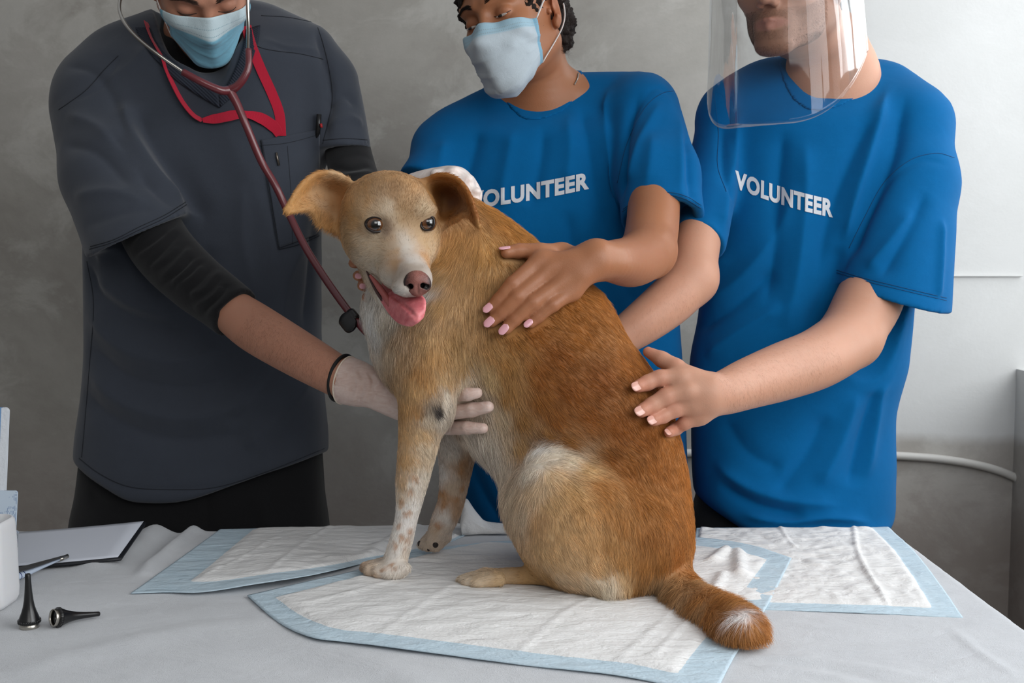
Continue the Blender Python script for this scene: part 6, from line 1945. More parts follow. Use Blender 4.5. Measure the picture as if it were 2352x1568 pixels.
# ================================================================== fur of the dog
# coat colours at places on the body (picture position -> nearest point of the dog)
CG = [
 # forehead, skull
 (893, 408, 196, 148, 100), (840, 425, 202, 152, 102), (945, 420, 196, 146, 98), (893, 450, 186, 142, 100), (850, 460, 204, 156, 108), (935, 455, 204, 158, 112),
 (912, 432, 172, 128, 88), (915, 452, 176, 134, 94), (800, 470, 205, 150, 96), (812, 500, 210, 158, 104), (990, 450, 205, 148, 92),
 # brows, blaze
 (888, 466, 224, 200, 164), (896, 482, 230, 208, 176), (903, 500, 216, 190, 154), (912, 520, 206, 178, 142), (916, 548, 214, 196, 170), (930, 572, 226, 214, 196), (942, 596, 220, 210, 196), (926, 556, 222, 206, 184),
 (862, 491, 208, 178, 138), (838, 498, 204, 166, 122), (972, 486, 214, 184, 142), (935, 500, 188, 146, 102), (950, 522, 196, 156, 112), (900, 545, 198, 160, 120), (888, 530, 110, 86, 68), (893, 520, 150, 118, 90), (925, 480, 184, 138, 92), (940, 540, 206, 172, 132), (915, 500, 200, 162, 116),
 # cheeks
 (800, 540, 204, 166, 120), (820, 548, 212, 182, 142), (840, 560, 216, 192, 158), (862, 550, 214, 188, 152), (880, 562, 208, 178, 140), (900, 580, 204, 164, 122), (908, 606, 190, 146, 104), (870, 590, 218, 196, 164), (835, 590, 216, 196, 166), (862, 625, 224, 208, 182), (815, 520, 206, 160, 110),
 (970, 545, 212, 172, 126), (985, 560, 208, 168, 122), (978, 590, 206, 152, 104), (994, 572, 216, 184, 142), (1000, 540, 206, 164, 116),
 (912, 632, 208, 188, 164), (895, 652, 220, 206, 184), (915, 672, 222, 214, 200), (945, 684, 206, 200, 190), (978, 660, 190, 178, 166), (936, 628, 168, 150, 134), (934, 612, 190, 170, 148), (955, 612, 184, 166, 146), (985, 674, 212, 204, 192),
 (870, 690, 232, 220, 198), (890, 710, 226, 214, 194),
 # ears
 (700, 425, 206, 144, 84), (665, 470, 208, 148, 88), (770, 395, 220, 176, 128), (735, 405, 204, 142, 84), (735, 440, 214, 164, 116), (745, 470, 214, 170, 126), (735, 500, 212, 156, 98), (765, 515, 208, 150, 92), (780, 460, 196, 140, 90), (785, 430, 200, 146, 94),
 (1010, 405, 178, 108, 46), (1050, 415, 176, 106, 44), (1080, 445, 170, 100, 42), (1095, 490, 158, 92, 40), (1100, 515, 150, 90, 42), (1030, 440, 160, 104, 62), (1040, 465, 160, 112, 84), (1015, 470, 172, 116, 68), (1020, 500, 178, 114, 56), (1060, 480, 176, 128, 92), (1005, 430, 184, 118, 58), (1045, 500, 196, 134, 78),
 # neck
 (1120, 470, 198, 134, 70), (1150, 500, 196, 132, 68), (1180, 530, 194, 130, 66), (1100, 520, 206, 148, 86), (1050, 560, 206, 150, 90), (1020, 590, 214, 156, 92), (1000, 640, 220, 176, 120), (1060, 620, 210, 162, 108), (1110, 580, 204, 148, 86), (1050, 680, 206, 162, 112), (1010, 700, 210, 164, 108), (1120, 640, 196, 146, 92), (1090, 720, 194, 148, 98),
 # chest front
 (850, 700, 242, 236, 224), (860, 750, 244, 238, 226), (880, 730, 230, 214, 188), (895, 790, 220, 196, 162), (850, 670, 240, 230, 214), (915, 770, 212, 180, 140), (930, 820, 206, 168, 124), (985, 770, 214, 172, 120), (960, 740, 206, 168, 122), (1000, 820, 208, 158, 102), (1040, 780, 190, 144, 92), (1060, 830, 196, 154, 104),
 (910, 880, 208, 170, 126), (950, 900, 212, 166, 112), (990, 880, 206, 154, 98), (1020, 870, 216, 176, 126), (970, 860, 202, 146, 90), (930, 940, 206, 156, 102), (960, 940, 190, 138, 86),
 # elbow, foreleg
 (1025, 920, 234, 220, 196), (1008, 925, 200, 172, 140), (1007, 948, 72, 64, 58), (1004, 940, 90, 80, 70), (990, 960, 222, 200, 168), (1020, 960, 230, 214, 190), (930, 1000, 214, 166, 114), (970, 1000, 216, 178, 130), (985, 1040, 228, 204, 168), (930, 1060, 212, 164, 112), (960, 1070, 226, 196, 156), (975, 1090, 232, 218, 194), (925, 1110, 216, 178, 132), (950, 1120, 236, 224, 204), (920, 1140, 228, 204, 172), (945, 1160, 238, 230, 216),
 (915, 1170, 238, 230, 216), (935, 1200, 240, 232, 220), (915, 1220, 238, 230, 216), (935, 1240, 234, 220, 200), (910, 1270, 238, 230, 216), (930, 1280, 232, 214, 190), (870, 1300, 232, 214, 190), (845, 1300, 222, 196, 166), (890, 1315, 236, 224, 206), (910, 1300, 236, 224, 206), (832, 1310, 190, 156, 126), (858, 1318, 206, 176, 144),
 # far foreleg
 (1040, 1030, 226, 214, 196), (1070, 1040, 200, 168, 134), (1060, 1080, 190, 150, 112), (1020, 1090, 228, 218, 204), (1045, 1120, 210, 184, 154), (1020, 1140, 196, 150, 110), (1050, 1170, 196, 158, 122), (1020, 1190, 230, 220, 206), (1000, 1220, 212, 180, 146), (980, 1250, 216, 192, 164), (1015, 1225, 222, 204, 182),
 # belly
 (1070, 880, 232, 214, 184), (1100, 930, 228, 210, 184), (1130, 1000, 226, 210, 186), (1160, 1060, 222, 204, 178), (1120, 1040, 228, 214, 194), (1180, 1120, 222, 200, 168), (1090, 1010, 224, 210, 190), (1150, 950, 226, 200, 160), (1120, 860, 216, 182, 130), (1165, 1000, 222, 194, 156), (1195, 1020, 206, 160, 106),
 # flank and back
 (1130, 800, 196, 146, 92), (1180, 780, 178, 116, 58), (1160, 840, 192, 136, 78), (1170, 900, 190, 136, 80), (1190, 960, 186, 130, 74), (1150, 760, 180, 126, 72), (1230, 760, 166, 98, 38), (1280, 820, 152, 84, 26), (1240, 860, 160, 92, 34), (1330, 760, 166, 98, 36), (1380, 700, 178, 108, 44), (1420, 740, 180, 110, 46), (1300, 700, 176, 106, 42),
 (1240, 920, 162, 98, 42), (1300, 900, 150, 82, 24), (1380, 880, 148, 80, 22), (1450, 850, 166, 96, 34), (1490, 880, 174, 104, 42), (1280, 960, 158, 92, 36), (1350, 960, 152, 84, 26), (1420, 980, 152, 84, 26), (1480, 1000, 160, 90, 30), (1540, 1000, 180, 108, 44), (1250, 1000, 180, 122, 66), (1300, 1010, 170, 108, 52),
 (1400, 1050, 152, 86, 28), (1450, 1080, 160, 94, 36), (1520, 1080, 172, 102, 42), (1575, 1100, 184, 112, 48), (1480, 1150, 174, 108, 50), (1540, 1180, 178, 110, 50), (1585, 1200, 182, 112, 50), (1500, 1230, 176, 110, 54), (1560, 1260, 176, 108, 50), (1480, 1300, 184, 122, 66), (1520, 1290, 176, 112, 56), (1440, 1200, 188, 126, 70),
 # thigh
 (1230, 1045, 246, 240, 228), (1270, 1045, 240, 226, 200), (1310, 1055, 234, 212, 176), (1220, 1075, 238, 222, 196), (1350, 1080, 216, 172, 118), (1270, 1090, 226, 190, 142), (1230, 1120, 228, 196, 152), (1310, 1130, 212, 164, 108), (1380, 1120, 186, 122, 64), (1270, 1160, 212, 168, 116), (1340, 1170, 204, 150, 94), (1400, 1170, 190, 130, 74),
 (1195, 1130, 226, 198, 160), (1200, 1180, 226, 200, 164), (1240, 1200, 206, 160, 112), (1290, 1220, 214, 168, 116), (1350, 1230, 212, 162, 108), (1400, 1250, 200, 144, 88), (1260, 1270, 214, 172, 122), (1320, 1290, 222, 180, 130), (1380, 1300, 218, 172, 120), (1280, 1330, 226, 194, 152), (1350, 1340, 232, 204, 164), (1400, 1350, 240, 222, 190), (1430, 1340, 226, 186, 134), (1430, 1290, 200, 142, 84), (1460, 1350, 176, 120, 66),
 # hind foot
 (1100, 1325, 216, 188, 150), (1070, 1335, 220, 198, 168), (1150, 1325, 208, 172, 126), (1220, 1325, 194, 148, 96), (1260, 1330, 184, 136, 84),
 # tail
 (1560, 1300, 168, 104, 52), (1590, 1320, 178, 112, 56), (1520, 1350, 196, 152, 106), (1510, 1380, 206, 166, 122), (1560, 1350, 178, 128, 82), (1560, 1390, 200, 156, 112), (1610, 1370, 178, 116, 64), (1600, 1410, 184, 136, 92), (1640, 1390, 178, 114, 60), (1650, 1440, 180, 118, 66), (1700, 1380, 184, 118, 60),
 (1698, 1414, 250, 246, 240), (1672, 1396, 184, 122, 66), (1734, 1404, 184, 120, 62), (1744, 1442, 186, 120, 62), (1706, 1452, 186, 120, 62), (1672, 1436, 184, 124, 70), (1700, 1392, 186, 124, 68), (1740, 1420, 184, 116, 58), (1690, 1460, 186, 118, 58), (1740, 1460, 188, 120, 60), (1700, 1490, 184, 118, 60), (1660, 1475, 176, 112, 58),
]
# freckles of tan on the white legs: (x, y, size)
SPOT = [(921, 1146, 9), (940, 1172, 7), (927, 1178, 9), (918, 1205, 8), (941, 1212, 9), (921, 1232, 6), (936, 1236, 8), (905, 1252, 7), (930, 1260, 6), (898, 1298, 6), (885, 1306, 7), (941, 1128, 7), (952, 1102, 8), (1063, 1060, 10), (1056, 1085, 9), (1061, 1118, 9), (1014, 1135, 12), (1022, 1160, 9), (1045, 1150, 9), (1006, 1205, 10), (1018, 1245, 7), (905, 1310, 5)]
# flow of the hair in the picture and its length in mm
FG = [
 (893, 420, 0, -1, 7), (840, 440, -0.6, -1, 7), (945, 440, 0.5, -1, 7), (893, 470, -.1, -1, 6), (912, 540, 0, -1, 5), (930, 590, -0.2, -1, 4), (900, 620, -0.8, -.6, 4), (870, 560, -1, -0.3, 7), (820, 560, -1, 0.3, 9), (830, 500, -1, -0.5, 6), (975, 580, 0.9, -.6, 5), (985, 540, 0.8, -0.6, 6), (920, 665, -1, 0.4, 5), (950, 615, 0, -1, 3), (978, 660, 1, 0.1, 4), (862, 610, -1, 0.6, 6), (880, 690, -.3, 1, 7), (790, 540, -.8, .5, 10),
 (770, 410, -1, -0.2, 8), (700, 430, -1, 0.6, 6), (665, 470, -0.8, 1, 6), (740, 450, -1, 0.1, 6), (735, 500, -0.8, 0.8, 10), (770, 515, -0.6, 1, 11),
 (1020, 405, 1, -0.3, 7), (1060, 425, 1, 0.6, 6), (1090, 480, 0.5, 1, 6), (1040, 465, 1, 0.3, 6), (1020, 505, 0.6, 0.8, 9),
 (1110, 470, 0.8, 0.3, 20), (1160, 510, 0.9, 0.6, 18), (1060, 580, -0.3, 0.6, 18), (1000, 610, -0.9, 0.5, 16), (1000, 680, -0.5, 0.9, 18), (1100, 620, -0.3, 0.8, 18), (1150, 580, 0.5, 0.8, 16), (1080, 700, 0, 1, 18),
 (850, 700, -0.2, 1, 24), (880, 760, 0, 1, 24), (940, 800, 0.05, 1, 18), (1000, 820, 0.15, 1, 16), (1060, 800, 0.3, 1, 18), (930, 920, 0, 1, 12), (990, 900, 0.2, 1, 12), (1020, 910, 0.6, 1, 12),
 (930, 1020, 0.1, 1, 8), (975, 1020, 0.5, 1, 12), (960, 1120, 0.2, 1, 10), (920, 1160, 0, 1, 7), (915, 1250, -.2, 1, 7), (870, 1300, -1, 0.2, 6), (850, 1310, -1, 0.5, 6), (920, 1300, .2, 1, 8),
 (1050, 1040, 0.2, 1, 10), (1040, 1150, 0, 1, 8), (1000, 1230, -0.7, 1, 6),
 (1080, 880, 0.5, 1, 22), (1130, 1000, 0.4, 1, 32), (1110, 1040, 0.6, 1, 28), (1170, 1080, 0, 1, 26), (1160, 940, 0.3, 1, 20), (1140, 880, 0.4, 1, 18),
 (1180, 800, 0.8, 0.8, 14), (1250, 760, 1, 0.6, 13), (1350, 720, 1, 0.8, 13), (1430, 780, 0.9, 1, 12), (1280, 860, 1, 0.7, 13), (1230, 940, 0.7, 1, 16), (1380, 900, 1, 0.8, 13), (1480, 920, 0.7, 1, 12), (1330, 980, 1, 0.5, 14), (1430, 1020, 1, 0.6, 14), (1540, 1040, 0.4, 1, 12), (1480, 1100, 0.4, 1, 15), (1580, 1150, 0.05, 1, 14), (1500, 1200, 0.2, 1, 16), (1570, 1250, -0.1, 1, 16), (1520, 1300, 0, 1, 16),
 (1230, 1050, 0.7, -0.5, 20), (1290, 1060, 1, 0.1, 16), (1350, 1090, 1, 0.5, 14), (1220, 1100, -0.3, 0.6, 18), (1190, 1150, -0.6, 0.6, 24), (1280, 1140, 0.6, 0.9, 14), (1250, 1220, 0.2, 1, 12), (1340, 1220, 0.5, 1, 14), (1420, 1220, 0.2, 1, 15), (1280, 1310, 0.5, 0.7, 12), (1360, 1330, 0.6, 0.8, 16), (1410, 1350, 0.3, 1, 18), (1450, 1310, 0, 1, 15), (1200, 1190, -0.3, 0.8, 16),
 (1200, 1325, -1, 0, 6), (1090, 1330, -1, 0.2, 7),
 (1540, 1330, -0.3, 1, 18), (1590, 1340, 0.5, 0.8, 22), (1520, 1380, 0, 1, 26), (1580, 1400, 0.6, 1, 26), (1640, 1400, 1, 0.8, 24), (1650, 1450, 0.5, 1, 26), (1700, 1400, 0.8, 0.9, 20), (1740, 1430, 0.8, 1, 20), (1700, 1470, 0.2, 1, 22), (1710, 1420, -0.7, 0.7, 20), (1670, 1390, 1, 0.3, 24)]
t0 = time.time()


def to3(gl):
    pts, rest = [], []
    for g in gl:
        h, n = hit(dog_bvh, g[0], g[1])
        if h is None:
            # just off the outline: step towards the body
            for s_ in (8, 16, 28):
                for a in np.linspace(0, 2 * math.pi, 12, endpoint=False):
                    h, n = hit(dog_bvh, g[0] + s_ * math.cos(a), g[1] + s_ * math.sin(a))
                    if h is not None: break
                if h is not None: break
        if h is None: continue
        pts.append(h); rest.append(g[2:])
    return np.array(pts), np.array(rest, float)


CP, CC = to3(CG); CC = S(*[CC[:, i] for i in range(3)]) if False else np.where(CC / 255 <= 0.04045, CC / 255 / 12.92, ((CC / 255 + 0.055) / 1.055)**2.4)
FP, FR = to3(FG)
FD = FR[:, :1] * RIGHT - FR[:, 1:2] * UP; FD /= np.linalg.norm(FD, axis=1)[:, None]; FL = FR[:, 2] / 1000
SP_, SR_ = to3(SPOT)
SR_ = SR_[:, 0] / 1500.0


def interp(p, gp, gv, pw=2.2, eps=1e-5, n=None):
    out = np.zeros((len(p), gv.shape[1]))
    for i in range(0, len(p), 20000):
        q_ = p[i:i + 20000]
        d2 = (q_**2).sum(1)[:, None] + (gp**2).sum(1)[None] - 2 * q_ @ gp.T
        if n is not None:
            pass
        w = 1 / (np.maximum(d2, 0) + eps)**pw
        out[i:i + 20000] = (w @ gv) / w.sum(1)[:, None]
    return out


DOG_ELBOW = hit(dog_bvh, 1008, 946)[0]


def coat_color(p):
    wp = p + 0.006 * np.stack([vnoise(p, 60, 1), vnoise(p, 60, 2), vnoise(p, 60, 3)], 1) + 0.003 * np.stack([vnoise(p, 190, 4), vnoise(p, 190, 5), vnoise(p, 190, 6)], 1)
    c = interp(wp, CP, CC, 1.9, 6e-5)
    if len(SP_):
        for s_, r_ in zip(SP_, SR_):
            d = np.linalg.norm(wp - s_, axis=1)
            m = np.clip(1.5 - d / r_, 0, 1)[:, None] * 0.75
            c = c * (1 - m) + S(186, 128, 80) * m
    if DOG_ELBOW is not None:
        dd = np.linalg.norm((wp - DOG_ELBOW) / [0.8, 1.5, 1.1], axis=1); m = np.clip(1.6 - dd / 0.0085, 0, 1)[:, None]; c = c * (1 - m) + S(62, 54, 50) * m
    lum = c @ np.array([0.3, 0.6, 0.1]); sat = (c[:, 0] - c[:, 2]) / (c[:, 0] + 1e-6)
    c = c * np.array([1.0, 1.0, 1.0]) + (c * np.array([0.0, 0.09, 0.0])) * np.clip((sat - 0.62) * 3.5, 0, 1)[:, None] + (c * np.array([0.0, 0.0, 0.05])) * np.clip((0.75 - sat) * 3, 0, 1)[:, None]
    lum = c @ np.array([0.3, 0.6, 0.1]); c = lum[:, None] + (c - lum[:, None]) * (0.86 + 0.12 * np.clip((sat - 0.55) * 3, 0, 1))[:, None]
    return c


DCOLS = coat_color(DV) * 0.8; set_col(dog_body.data, DCOLS)

# roots
tri = np.concatenate([DQ[:, [0, 1, 2]], DQ[:, [0, 2, 3]]])
A, B_, C_ = DV[tri[:, 0]], DV[tri[:, 1]], DV[tri[:, 2]]
ar = np.linalg.norm(np.cross(B_ - A, C_ - A), axis=1) / 2
cen = (A + B_ + C_) / 3
fn = DN[tri[:, 0]]
toc = CAM - cen; toc /= np.linalg.norm(toc, axis=1)[:, None]
face = (fn * toc).sum(1)
headc = P(905, 540, 1.62)
w = ar * np.where(face > -0.25, 1.0, 0.45)
w *= np.where(np.linalg.norm(cen - headc, axis=1) < 0.135, 2.3, 1.0)
NH = FUR_N if 'FUR_N' in globals() else 230000
cum = np.cumsum(w); r_ = rng.random(NH) * cum[-1]; ti = np.minimum(np.searchsorted(cum, r_), len(cum) - 1)
u, v = rng.random(NH), rng.random(NH); fl = u + v > 1; u[fl] = 1 - u[fl]; v[fl] = 1 - v[fl]
root = A[ti] + u[:, None] * (B_[ti] - A[ti]) + v[:, None] * (C_[ti] - A[ti])
nrm = DN[tri[ti, 0]] * (1 - u - v)[:, None] + DN[tri[ti, 1]] * u[:, None] + DN[tri[ti, 2]] * v[:, None]
nrm /= np.linalg.norm(nrm, axis=1)[:, None] + 1e-9
keep = np.ones(NH, bool)
for c, rad in ((DOGP['cL'], 0.0168), (DOGP['cR'], 0.0150)):
    keep &= np.linalg.norm(root - c, axis=1) > rad
keep &= np.linalg.norm((root - nc) / np.array([0.023, 0.02, 0.018]), axis=1) > 1
dm_, tm_ = seg_dist(root, np.array([dP(838, 622, 1.655), dP(868, 668, 1.640), dP(925, 716, 1.59)]))
keep &= dm_ > 0.004 + 0.009 * tm_
keep &= TF.ev(root.astype(f32)) > 0.0015
keep &= root[:, 2] > TAB + PAD + 0.0025
if 'HANDS' in globals():
    for hf in HANDS:
        kk = np.where(keep)[0]; near_ = kk[np.linalg.norm(root[kk] - hf[1], axis=1) < hf[2]]
        if len(near_):
            dv = hf[0].ev(root[near_].astype(f32)); keep[near_[dv < 0.0035]] = False
root = root[keep]; nrm = nrm[keep]; NH = len(root)
L = interp(root, FP, FL[:, None], 2.0, 2e-4)[:, 0] * (0.7 + 0.5 * rng.random(NH))
dirv = interp(root, FP, FD, 2.0, 2e-4)
dirv += 0.22 * np.stack([vnoise(root, 55, 11), vnoise(root, 55, 12), vnoise(root, 55, 13)], 1) + 0.14 * rng.normal(size=(NH, 3))
t_ = dirv - nrm * (dirv * nrm).sum(1)[:, None]; t_ /= np.linalg.norm(t_, axis=1)[:, None] + 1e-9
# clumping: strands lean towards the centre of a small tuft
clump = 0.0016 * np.stack([vnoise(root, 230, 21), vnoise(root, 230, 22), vnoise(root, 230, 23)], 1)
lift = np.clip(0.30 + 0.10 * rng.normal(size=NH), 0.08, 0.8)
lift = np.where(L > 0.016, lift * 1.15, lift)
K = 5
s_ = np.linspace(0, 1, K)
pts = np.zeros((NH, K, 3))
for k in range(K):
    a = s_[k]
    pts[:, k] = root - nrm * 0.0006 + L[:, None] * (t_ * a + nrm * (lift * (a - 0.62 * a * a))[:, None]) + clump * (L / 0.014)[:, None] * a * a
    pts[:, k, 2] -= L * a * a * 0.10 * (L / 0.02)
pts[:, :, 2] = np.maximum(pts[:, :, 2], TAB + PAD + 0.0005)
colr = coat_color(root)
tone = (0.92 + 0.30 * vnoise(root, 140, 31) * 0.6 + 0.20 * rng.normal(size=NH))
tone *= 1 + 0.10 * vnoise(root, 45, 32)
colr = colr * np.clip(tone, 0.45, 1.5)[:, None]
colr = np.clip(colr, 0, 0.95)
hc = bpy.data.hair_curves.new('fur_coat')
hc.add_curves([K] * NH)
hc.position_data.foreach_set('vector', pts.astype(np.float32).ravel())
rad = np.interp(s_, [0, 0.5, 1], [1, 0.85, 0.12])
rr_ = (np.where(np.linalg.norm(root - headc, axis=1) < 0.135, 0.00011, 0.00017)[:, None] * rad[None]).astype(np.float32)
at = hc.attributes.new('radius', 'FLOAT', 'POINT') if 'radius' not in hc.attributes else hc.attributes['radius']
at.data.foreach_set('value', rr_.ravel())
ca = hc.attributes.new('Col', 'FLOAT_COLOR', 'CURVE')
ca.data.foreach_set('color', np.concatenate([colr, np.ones((NH, 1))], 1).astype(np.float32).ravel())
fur_m = mat('fur', (0.5, 0.35, 0.2), 0.62, spec=0.25); nt = NT(fur_m); nt.color(nt.attr())
hc.materials.append(fur_m)
fur = bpy.data.objects.new('fur_coat', hc); COL.objects.link(fur); fur.parent = dog; fur.matrix_parent_inverse = parent_inv(dog)
tag(fur, kind='stuff')
print('fur', NH, time.time() - t0)
# ================================================================== things at the left end of the table
blackp = mat('speculum_black', S(18, 17, 18), 0.28, spec=0.6); nt = NT(blackp); nt.bump(nt.noise(400, 3), 0.1, 0.0005)
chrome = mat('speculum_metal', S(190, 185, 176), 0.3, metal=1.0)


def speculum(name, label, c, axis, sc=1.0):
    """c: centre of the wide end, axis: towards the narrow tip"""
    r = empty(name, c, label, 'otoscope tip', 'black otoscope tips beside the white jar')
    prof = [(0.0128, 0.006), (0.0142, 0.0068), (0.0146, 0.009), (0.0142, 0.0112), (0.0132, 0.013), (0.0120, 0.0165), (0.0098, 0.022), (0.0078, 0.029), (0.0062, 0.038), (0.0050, 0.050), (0.0041, 0.064), (0.0037, 0.0735), (0.0033, 0.0745), (0.0024, 0.0745), (0.0024, 0.066), (0.0040, 0.045), (0.0066, 0.028), (0.0108, 0.014), (0.0118, 0.006)]
    V, Fs = lathe([(a * sc, b * sc) for a, b in prof], 64, axis, c, closed=True)
    # knurled collar
    V = np.array(V); ax = np.array(axis, float) / np.linalg.norm(axis); hh_ = (V - c) @ ax
    new_mesh('cone', V, Fs, blackp, r)
    kn_ = []
    u = np.cross(ax, [0, 1, 0.1]); u /= np.linalg.norm(u); w = np.cross(ax, u)
    for k in range(30):
        a = 2 * math.pi * k / 30; p0 = np.array(c) + (math.cos(a) * u + math.sin(a) * w) * 0.0144 * sc
        kn_.append(tube(np.array([p0 + ax * 0.0068 * sc, p0 + ax * 0.0112 * sc]), 0.00075 * sc, 6))
    V, Fs = join(*kn_); new_mesh('grip_ring', V, Fs, blackp, r)
    V, Fs = lathe([(0.0128 * sc, 0.0), (0.0130 * sc, 0.0006), (0.0130 * sc, 0.0068 * sc), (0.0116 * sc, 0.0068 * sc), (0.0116 * sc, 0.0)], 48, axis, c, closed=True); new_mesh('metal_rim', V, Fs, chrome, r)
    return r


b0 = PT(65, 1443); speculum('otoscope_tip', 'black funnel-shaped otoscope tip standing upright by the white jar', (b0[0], b0[1] + 0.004, cloth_z(b0[0], b0[1] + 0.004) + 0.0003), (0.0, 0, 1), 0.97)
b1 = PT(121, 1419, 0.0145); ax = np.array([0.56, 0.60, 0.0]); ax /= np.linalg.norm(ax); ax[2] = -0.155; ax /= np.linalg.norm(ax)
speculum('otoscope_tip', 'black otoscope tip lying on its side, open metal rim facing out', (b1[0], b1[1], cloth_z(b1[0], b1[1]) + 0.0146), ax, 0.88)

# clipboard with paper
cb = empty('clipboard', PT(150, 1260), 'black clipboard with blank white paper lying at the back left of the table', 'clipboard')
cbm = mat('board_black', S(22, 24, 30), 0.45); pap = mat('paper', S(206, 210, 220), 0.7)


def quad_sheet(c, n, th, m, name, par, bend=0.0):
    """c: four corners in 3-D, counted round; gentle bend"""
    c = [np.array(x) for x in c]; V = []
    for i in range(n):
        for j in range(n):
            u, v = i / (n - 1), j / (n - 1); p_ = (c[0] * (1 - u) + c[1] * u) * (1 - v) + (c[3] * (1 - u) + c[2] * u) * v; p_[2] += bend * ((u - 0.5)**2 * 4 - 1) * 0.5 + 0; V.append(p_)
    Fs = [(i * n + j, (i + 1) * n + j, (i + 1) * n + j + 1, i * n + j + 1) for i in range(n - 1) for j in range(n - 1)]
    o = new_mesh(name, V, Fs, m, par); so = o.modifiers.new('s', 'SOLIDIFY'); so.thickness = th; so.offset = 0; return o


cbc = [PT(-200, 1325, 0.006), PT(112, 1306, 0.006), None, PT(-190, 1240, 0.008)]
k0 = [PT(-170, 1318, 0.005), PT(278, 1285, 0.010), PT(336, 1201, 0.036), PT(-120, 1236, 0.012)]
quad_sheet(k0, 14, 0.003, cbm, 'board', cb, 0.004)
k1 = [a + np.array([0, 0, 0.0026]) for a in k0]; k1[1] = k1[1] + np.array([-0.007, 0.006, 0]); k1[2] = k1[2] + np.array([-0.004, -0.001, 0.001]); k1[0] = k1[0] + np.array([0.0, 0.006, 0])
quad_sheet(k1, 14, 0.0006, pap, 'paper', cb, 0.004)
clc = k0[0] * 0.5 + k0[3] * 0.5 + np.array([0.02, 0, 0.010]); V, Fs = box(clc, (0.03, 0.11, 0.012), 0.003); new_mesh('clip', V, Fs, chrome, cb)

# digital thermometer lying in front of the clipboard
th = empty('thermometer', PT(95, 1305, 0.01), 'white and blue stick thermometer with a metal tip beside the clipboard', 'thermometer')
p0, p1 = PT(20, 1330, 0.011), PT(134, 1285, 0.016)
tb = mat('thermo_white', S(196, 208, 226), 0.35, spec=0.5)
V, Fs = tube(np.array([p0 + (p1 - p0) * t for t in np.linspace(0, 1, 9)]), np.interp(np.linspace(0, 1, 9), [0, .3, .6, 1], [0.0085, 0.0085, 0.0055, 0.0035]), 18, flat=0.7, nrm=(0, 0, 1)); new_mesh('stick', V, Fs, tb, th)
V, Fs = tube(np.array([p1, p1 + (p1 - p0) * 0.20]), [0.0036, 0.0033], 12); new_mesh('metal_tip', V, Fs, chrome, th)
for t in (0.17, 0.24):
    q0 = p0 + (p1 - p0) * t; V, Fs = tube(np.array([q0, q0 + (p1 - p0) * 0.012]), 0.0088, 18, flat=0.72, nrm=(0, 0, 1)); new_mesh('blue_ring', V, Fs, mat('navy_line', S(36, 58, 120), 0.5), th)
tw = empty('strips', PT(95, 1290, 0.01), 'flat grey steel tweezers lying on the clipboard edge', 'strips')  # pair of flat grey metal strips, no particular tool
a0, a1 = PT(20, 1316, 0.020), PT(150, 1276, 0.020)
sd_ = np.cross(a1 - a0, [0, 0, 1]); sd_ /= np.linalg.norm(sd_)
for s_ in (-1, 1):
    V, Fs = ribbon(np.array([a0 + (a1 - a0) * t + sd_ * s_ * (0.007 * (1 - t) * min(1, t * 4) + 0.0012) for t in np.linspace(0, 1, 12)]), np.interp(np.linspace(0, 1, 12), [0, .4, 1], [0.008, 0.009, 0.003]), (0, 0.0, 1)); new_mesh('arm', V, Fs, mat('grey_steel', S(110, 112, 118), 0.35, metal=0.9), tw, smooth=False)

# white jar, cut by the left edge of the photo
jar = empty('plastic_jar', PT(-40, 1400), 'white plastic jar with embossed oval, at the left edge of the table', 'jar')
jm = mat('jar_white', S(226, 226, 228), 0.4, sss=0.1)
jc = PT(-42, 1392); jc = np.array([jc[0], jc[1], cloth_z(jc[0], jc[1]) + 0.0005])
hwj = 0.043


def rrect(hx_, hy_, r, n=8):
    out = []
    for cx, cy, a0 in ((1, 1, 0), (-1, 1, 90), (-1, -1, 180), (1, -1, 270)):
        for k in range(n + 1): a = math.radians(a0 + 90 * k / n); out.append((cx * (hx_ - r) + r * math.cos(a), cy * (hy_ - r) + r * math.sin(a)))
    return out


lv = [(0.0, 0.86), (0.002, 0.93), (0.008, 0.985), (0.02, 1.0), (0.085, 0.985), (0.11, 0.965), (0.118, 0.95), (0.122, 0.90), (0.122, 0.86), (0.05, 0.86)]
V = []; m_ = len(rrect(1, 1, .3))
for z, s_ in lv:
    for x, y in rrect(hwj * s_, hwj * s_, 0.022): V.append(jc + np.array([x, y, z]))
Fs = [(i * m_ + k, i * m_ + (k + 1) % m_, (i + 1) * m_ + (k + 1) % m_, (i + 1) * m_ + k) for i in range(len(lv) - 1) for k in range(m_)]
Fs.append(tuple(range(m_))[::-1]); Fs.append(tuple((len(lv) - 1) * m_ + k for k in range(m_)))
new_mesh('vessel', V, Fs, jm, jar)
for ra, rb in ((0.030, 0.034), (0.021, 0.024)):
    path = [jc + np.array([-0.004 + ra * 0.85 * math.cos(a), -hwj * 0.995, 0.052 + rb * math.sin(a)]) for a in np.linspace(0, 2 * math.pi, 40, endpoint=False)]
    V, Fs = tube(np.array(path), 0.0009, 6, closed=True); new_mesh('embossed_oval', V, Fs, jm, jar)

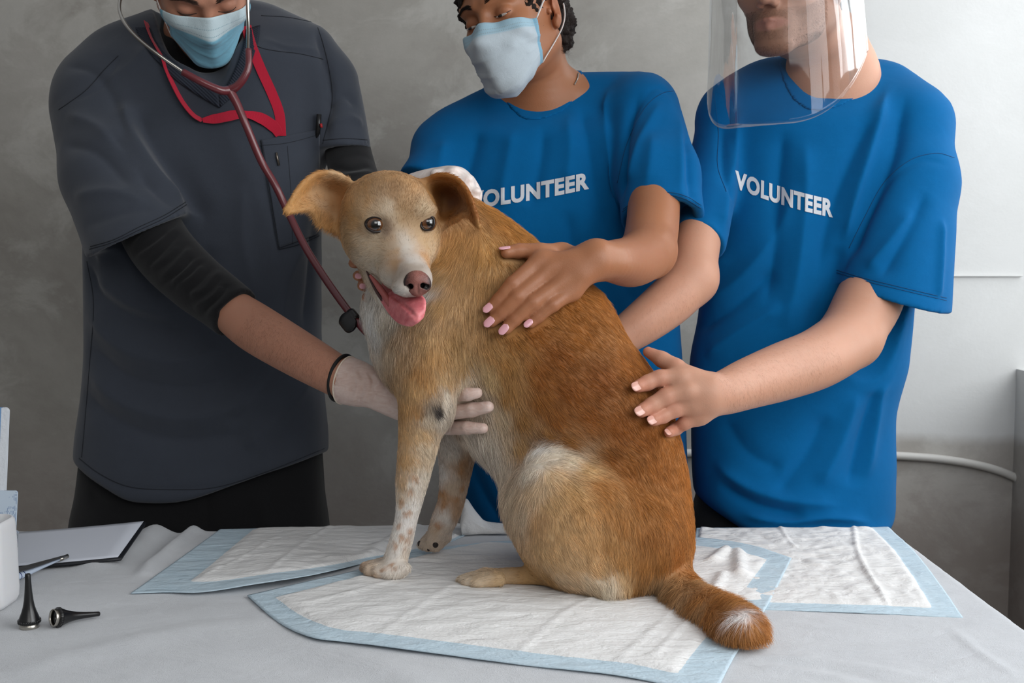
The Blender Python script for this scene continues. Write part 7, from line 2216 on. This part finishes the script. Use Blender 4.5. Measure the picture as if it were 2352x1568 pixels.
# clear cup behind the jar
cup = bpy.data.materials.new('cup_plastic'); cup.use_nodes = True; b_ = cup.node_tree.nodes['Principled BSDF']; b_.inputs['Base Color'].default_value = (0.80, 0.83, 0.88, 1); b_.inputs['Roughness'].default_value = 0.25; b_.inputs['Transmission Weight'].default_value = 0.75; b_.inputs['IOR'].default_value = 1.1; b_.inputs['Alpha'].default_value = 0.75
cc = PT(-12, 1366); cc[2] = cloth_z(cc[0], cc[1]) + 0.001
V, Fs = lathe([(0.028, 0), (0.0285, 0.001), (0.0345, 0.086), (0.0355, 0.088), (0.034, 0.0885), (0.0275, 0.003), (0.001, 0.003)], 48, (0, 0, 1), cc)
o = new_mesh('plastic_cup', V, Fs, cup); tag(o, 'cloudy clear plastic cup just behind the white jar, holding packets', 'cup')
# packets standing in the cup
pkm = mat('packet_print', S(206, 218, 230), 0.5); nt = NT(pkm); uvn = nt.new('ShaderNodeUVMap', uv_map='UVMap'); sp = nt.new('ShaderNodeSeparateXYZ'); nt.link(uvn.outputs[0], sp.inputs[0])
ln = nt.math('GREATER_THAN', nt.math('FRACT', nt.math('MULTIPLY', sp.outputs[0], 34.0)), 0.55); gr = nt.new('ShaderNodeTexWhiteNoise'); gr.noise_dimensions = '2D'
fl1 = nt.math('FLOOR', nt.math('MULTIPLY', sp.outputs[0], 34.0)); fl2 = nt.math('FLOOR', nt.math('MULTIPLY', sp.outputs[1], 60.0)); cmb = nt.new('ShaderNodeCombineXYZ'); nt.link(fl1, cmb.inputs[0]); nt.link(fl2, cmb.inputs[1]); nt.link(cmb.outputs[0], gr.inputs['Vector'])
tx = nt.math('MULTIPLY', ln, nt.math('GREATER_THAN', gr.outputs['Value'], 0.35))
blk = nt.math('GREATER_THAN', nt.noise(26, 2, 0.5), 0.47)
c_ = nt.mix(S(200, 214, 228), S(86, 120, 170), nt.math('MULTIPLY', nt.math('MULTIPLY', tx, blk), 0.75)); nt.color(c_)


def packet(label, cx, y0, y1, Y, w_m, name='medicine_packet', tilt=0.0, th=0.004, m=pkm, r=0.004):
    a = P(cx, y0, Y); b = P(cx, y1, Y); h_ = a[2] - b[2]
    V = []; prof = rrect(w_m / 2, h_ / 2, r, 6); c0 = (a + b) / 2; uv = []
    for y in (-th / 2, th / 2):
        for x, z in prof: V.append(c0 + np.array([x + z * tilt, y + 0.15 * z, z])); uv.append((x / w_m + .5, z / h_ + .5))
    n = len(prof); Fs = [tuple(range(n)), tuple(range(n, 2 * n))[::-1]] + [(k, k + n, (k + 1) % n + n, (k + 1) % n) for k in range(n)]
    o = new_mesh(name, V, Fs, m, None, smooth=False, uv=uv); tag(o, label, 'packet'); return o


packet('pale blue printed packet with small writing, standing in the cup', -12, 1130, 1350, 1.640, 0.060, tilt=0.02)
tubm = mat('wrapper', S(222, 226, 232), 0.6); nt = NT(tubm); nt.bump(nt.noise(60, 4), 0.5, 0.004); sp = nt.new('ShaderNodeSeparateXYZ'); uvn = nt.new('ShaderNodeUVMap', uv_map='UVMap'); nt.link(uvn.outputs[0], sp.inputs[0]); nt.color(nt.mix(S(222, 226, 232), S(120, 160, 204), nt.math('LESS_THAN', sp.outputs[0], 0.80)))
packet('tall white and blue wrapped packet, rising highest at the left edge', -24, 940, 1352, 1.655, 0.046, 'wrapped_packet', 0.01, 0.008, tubm, 0.006)
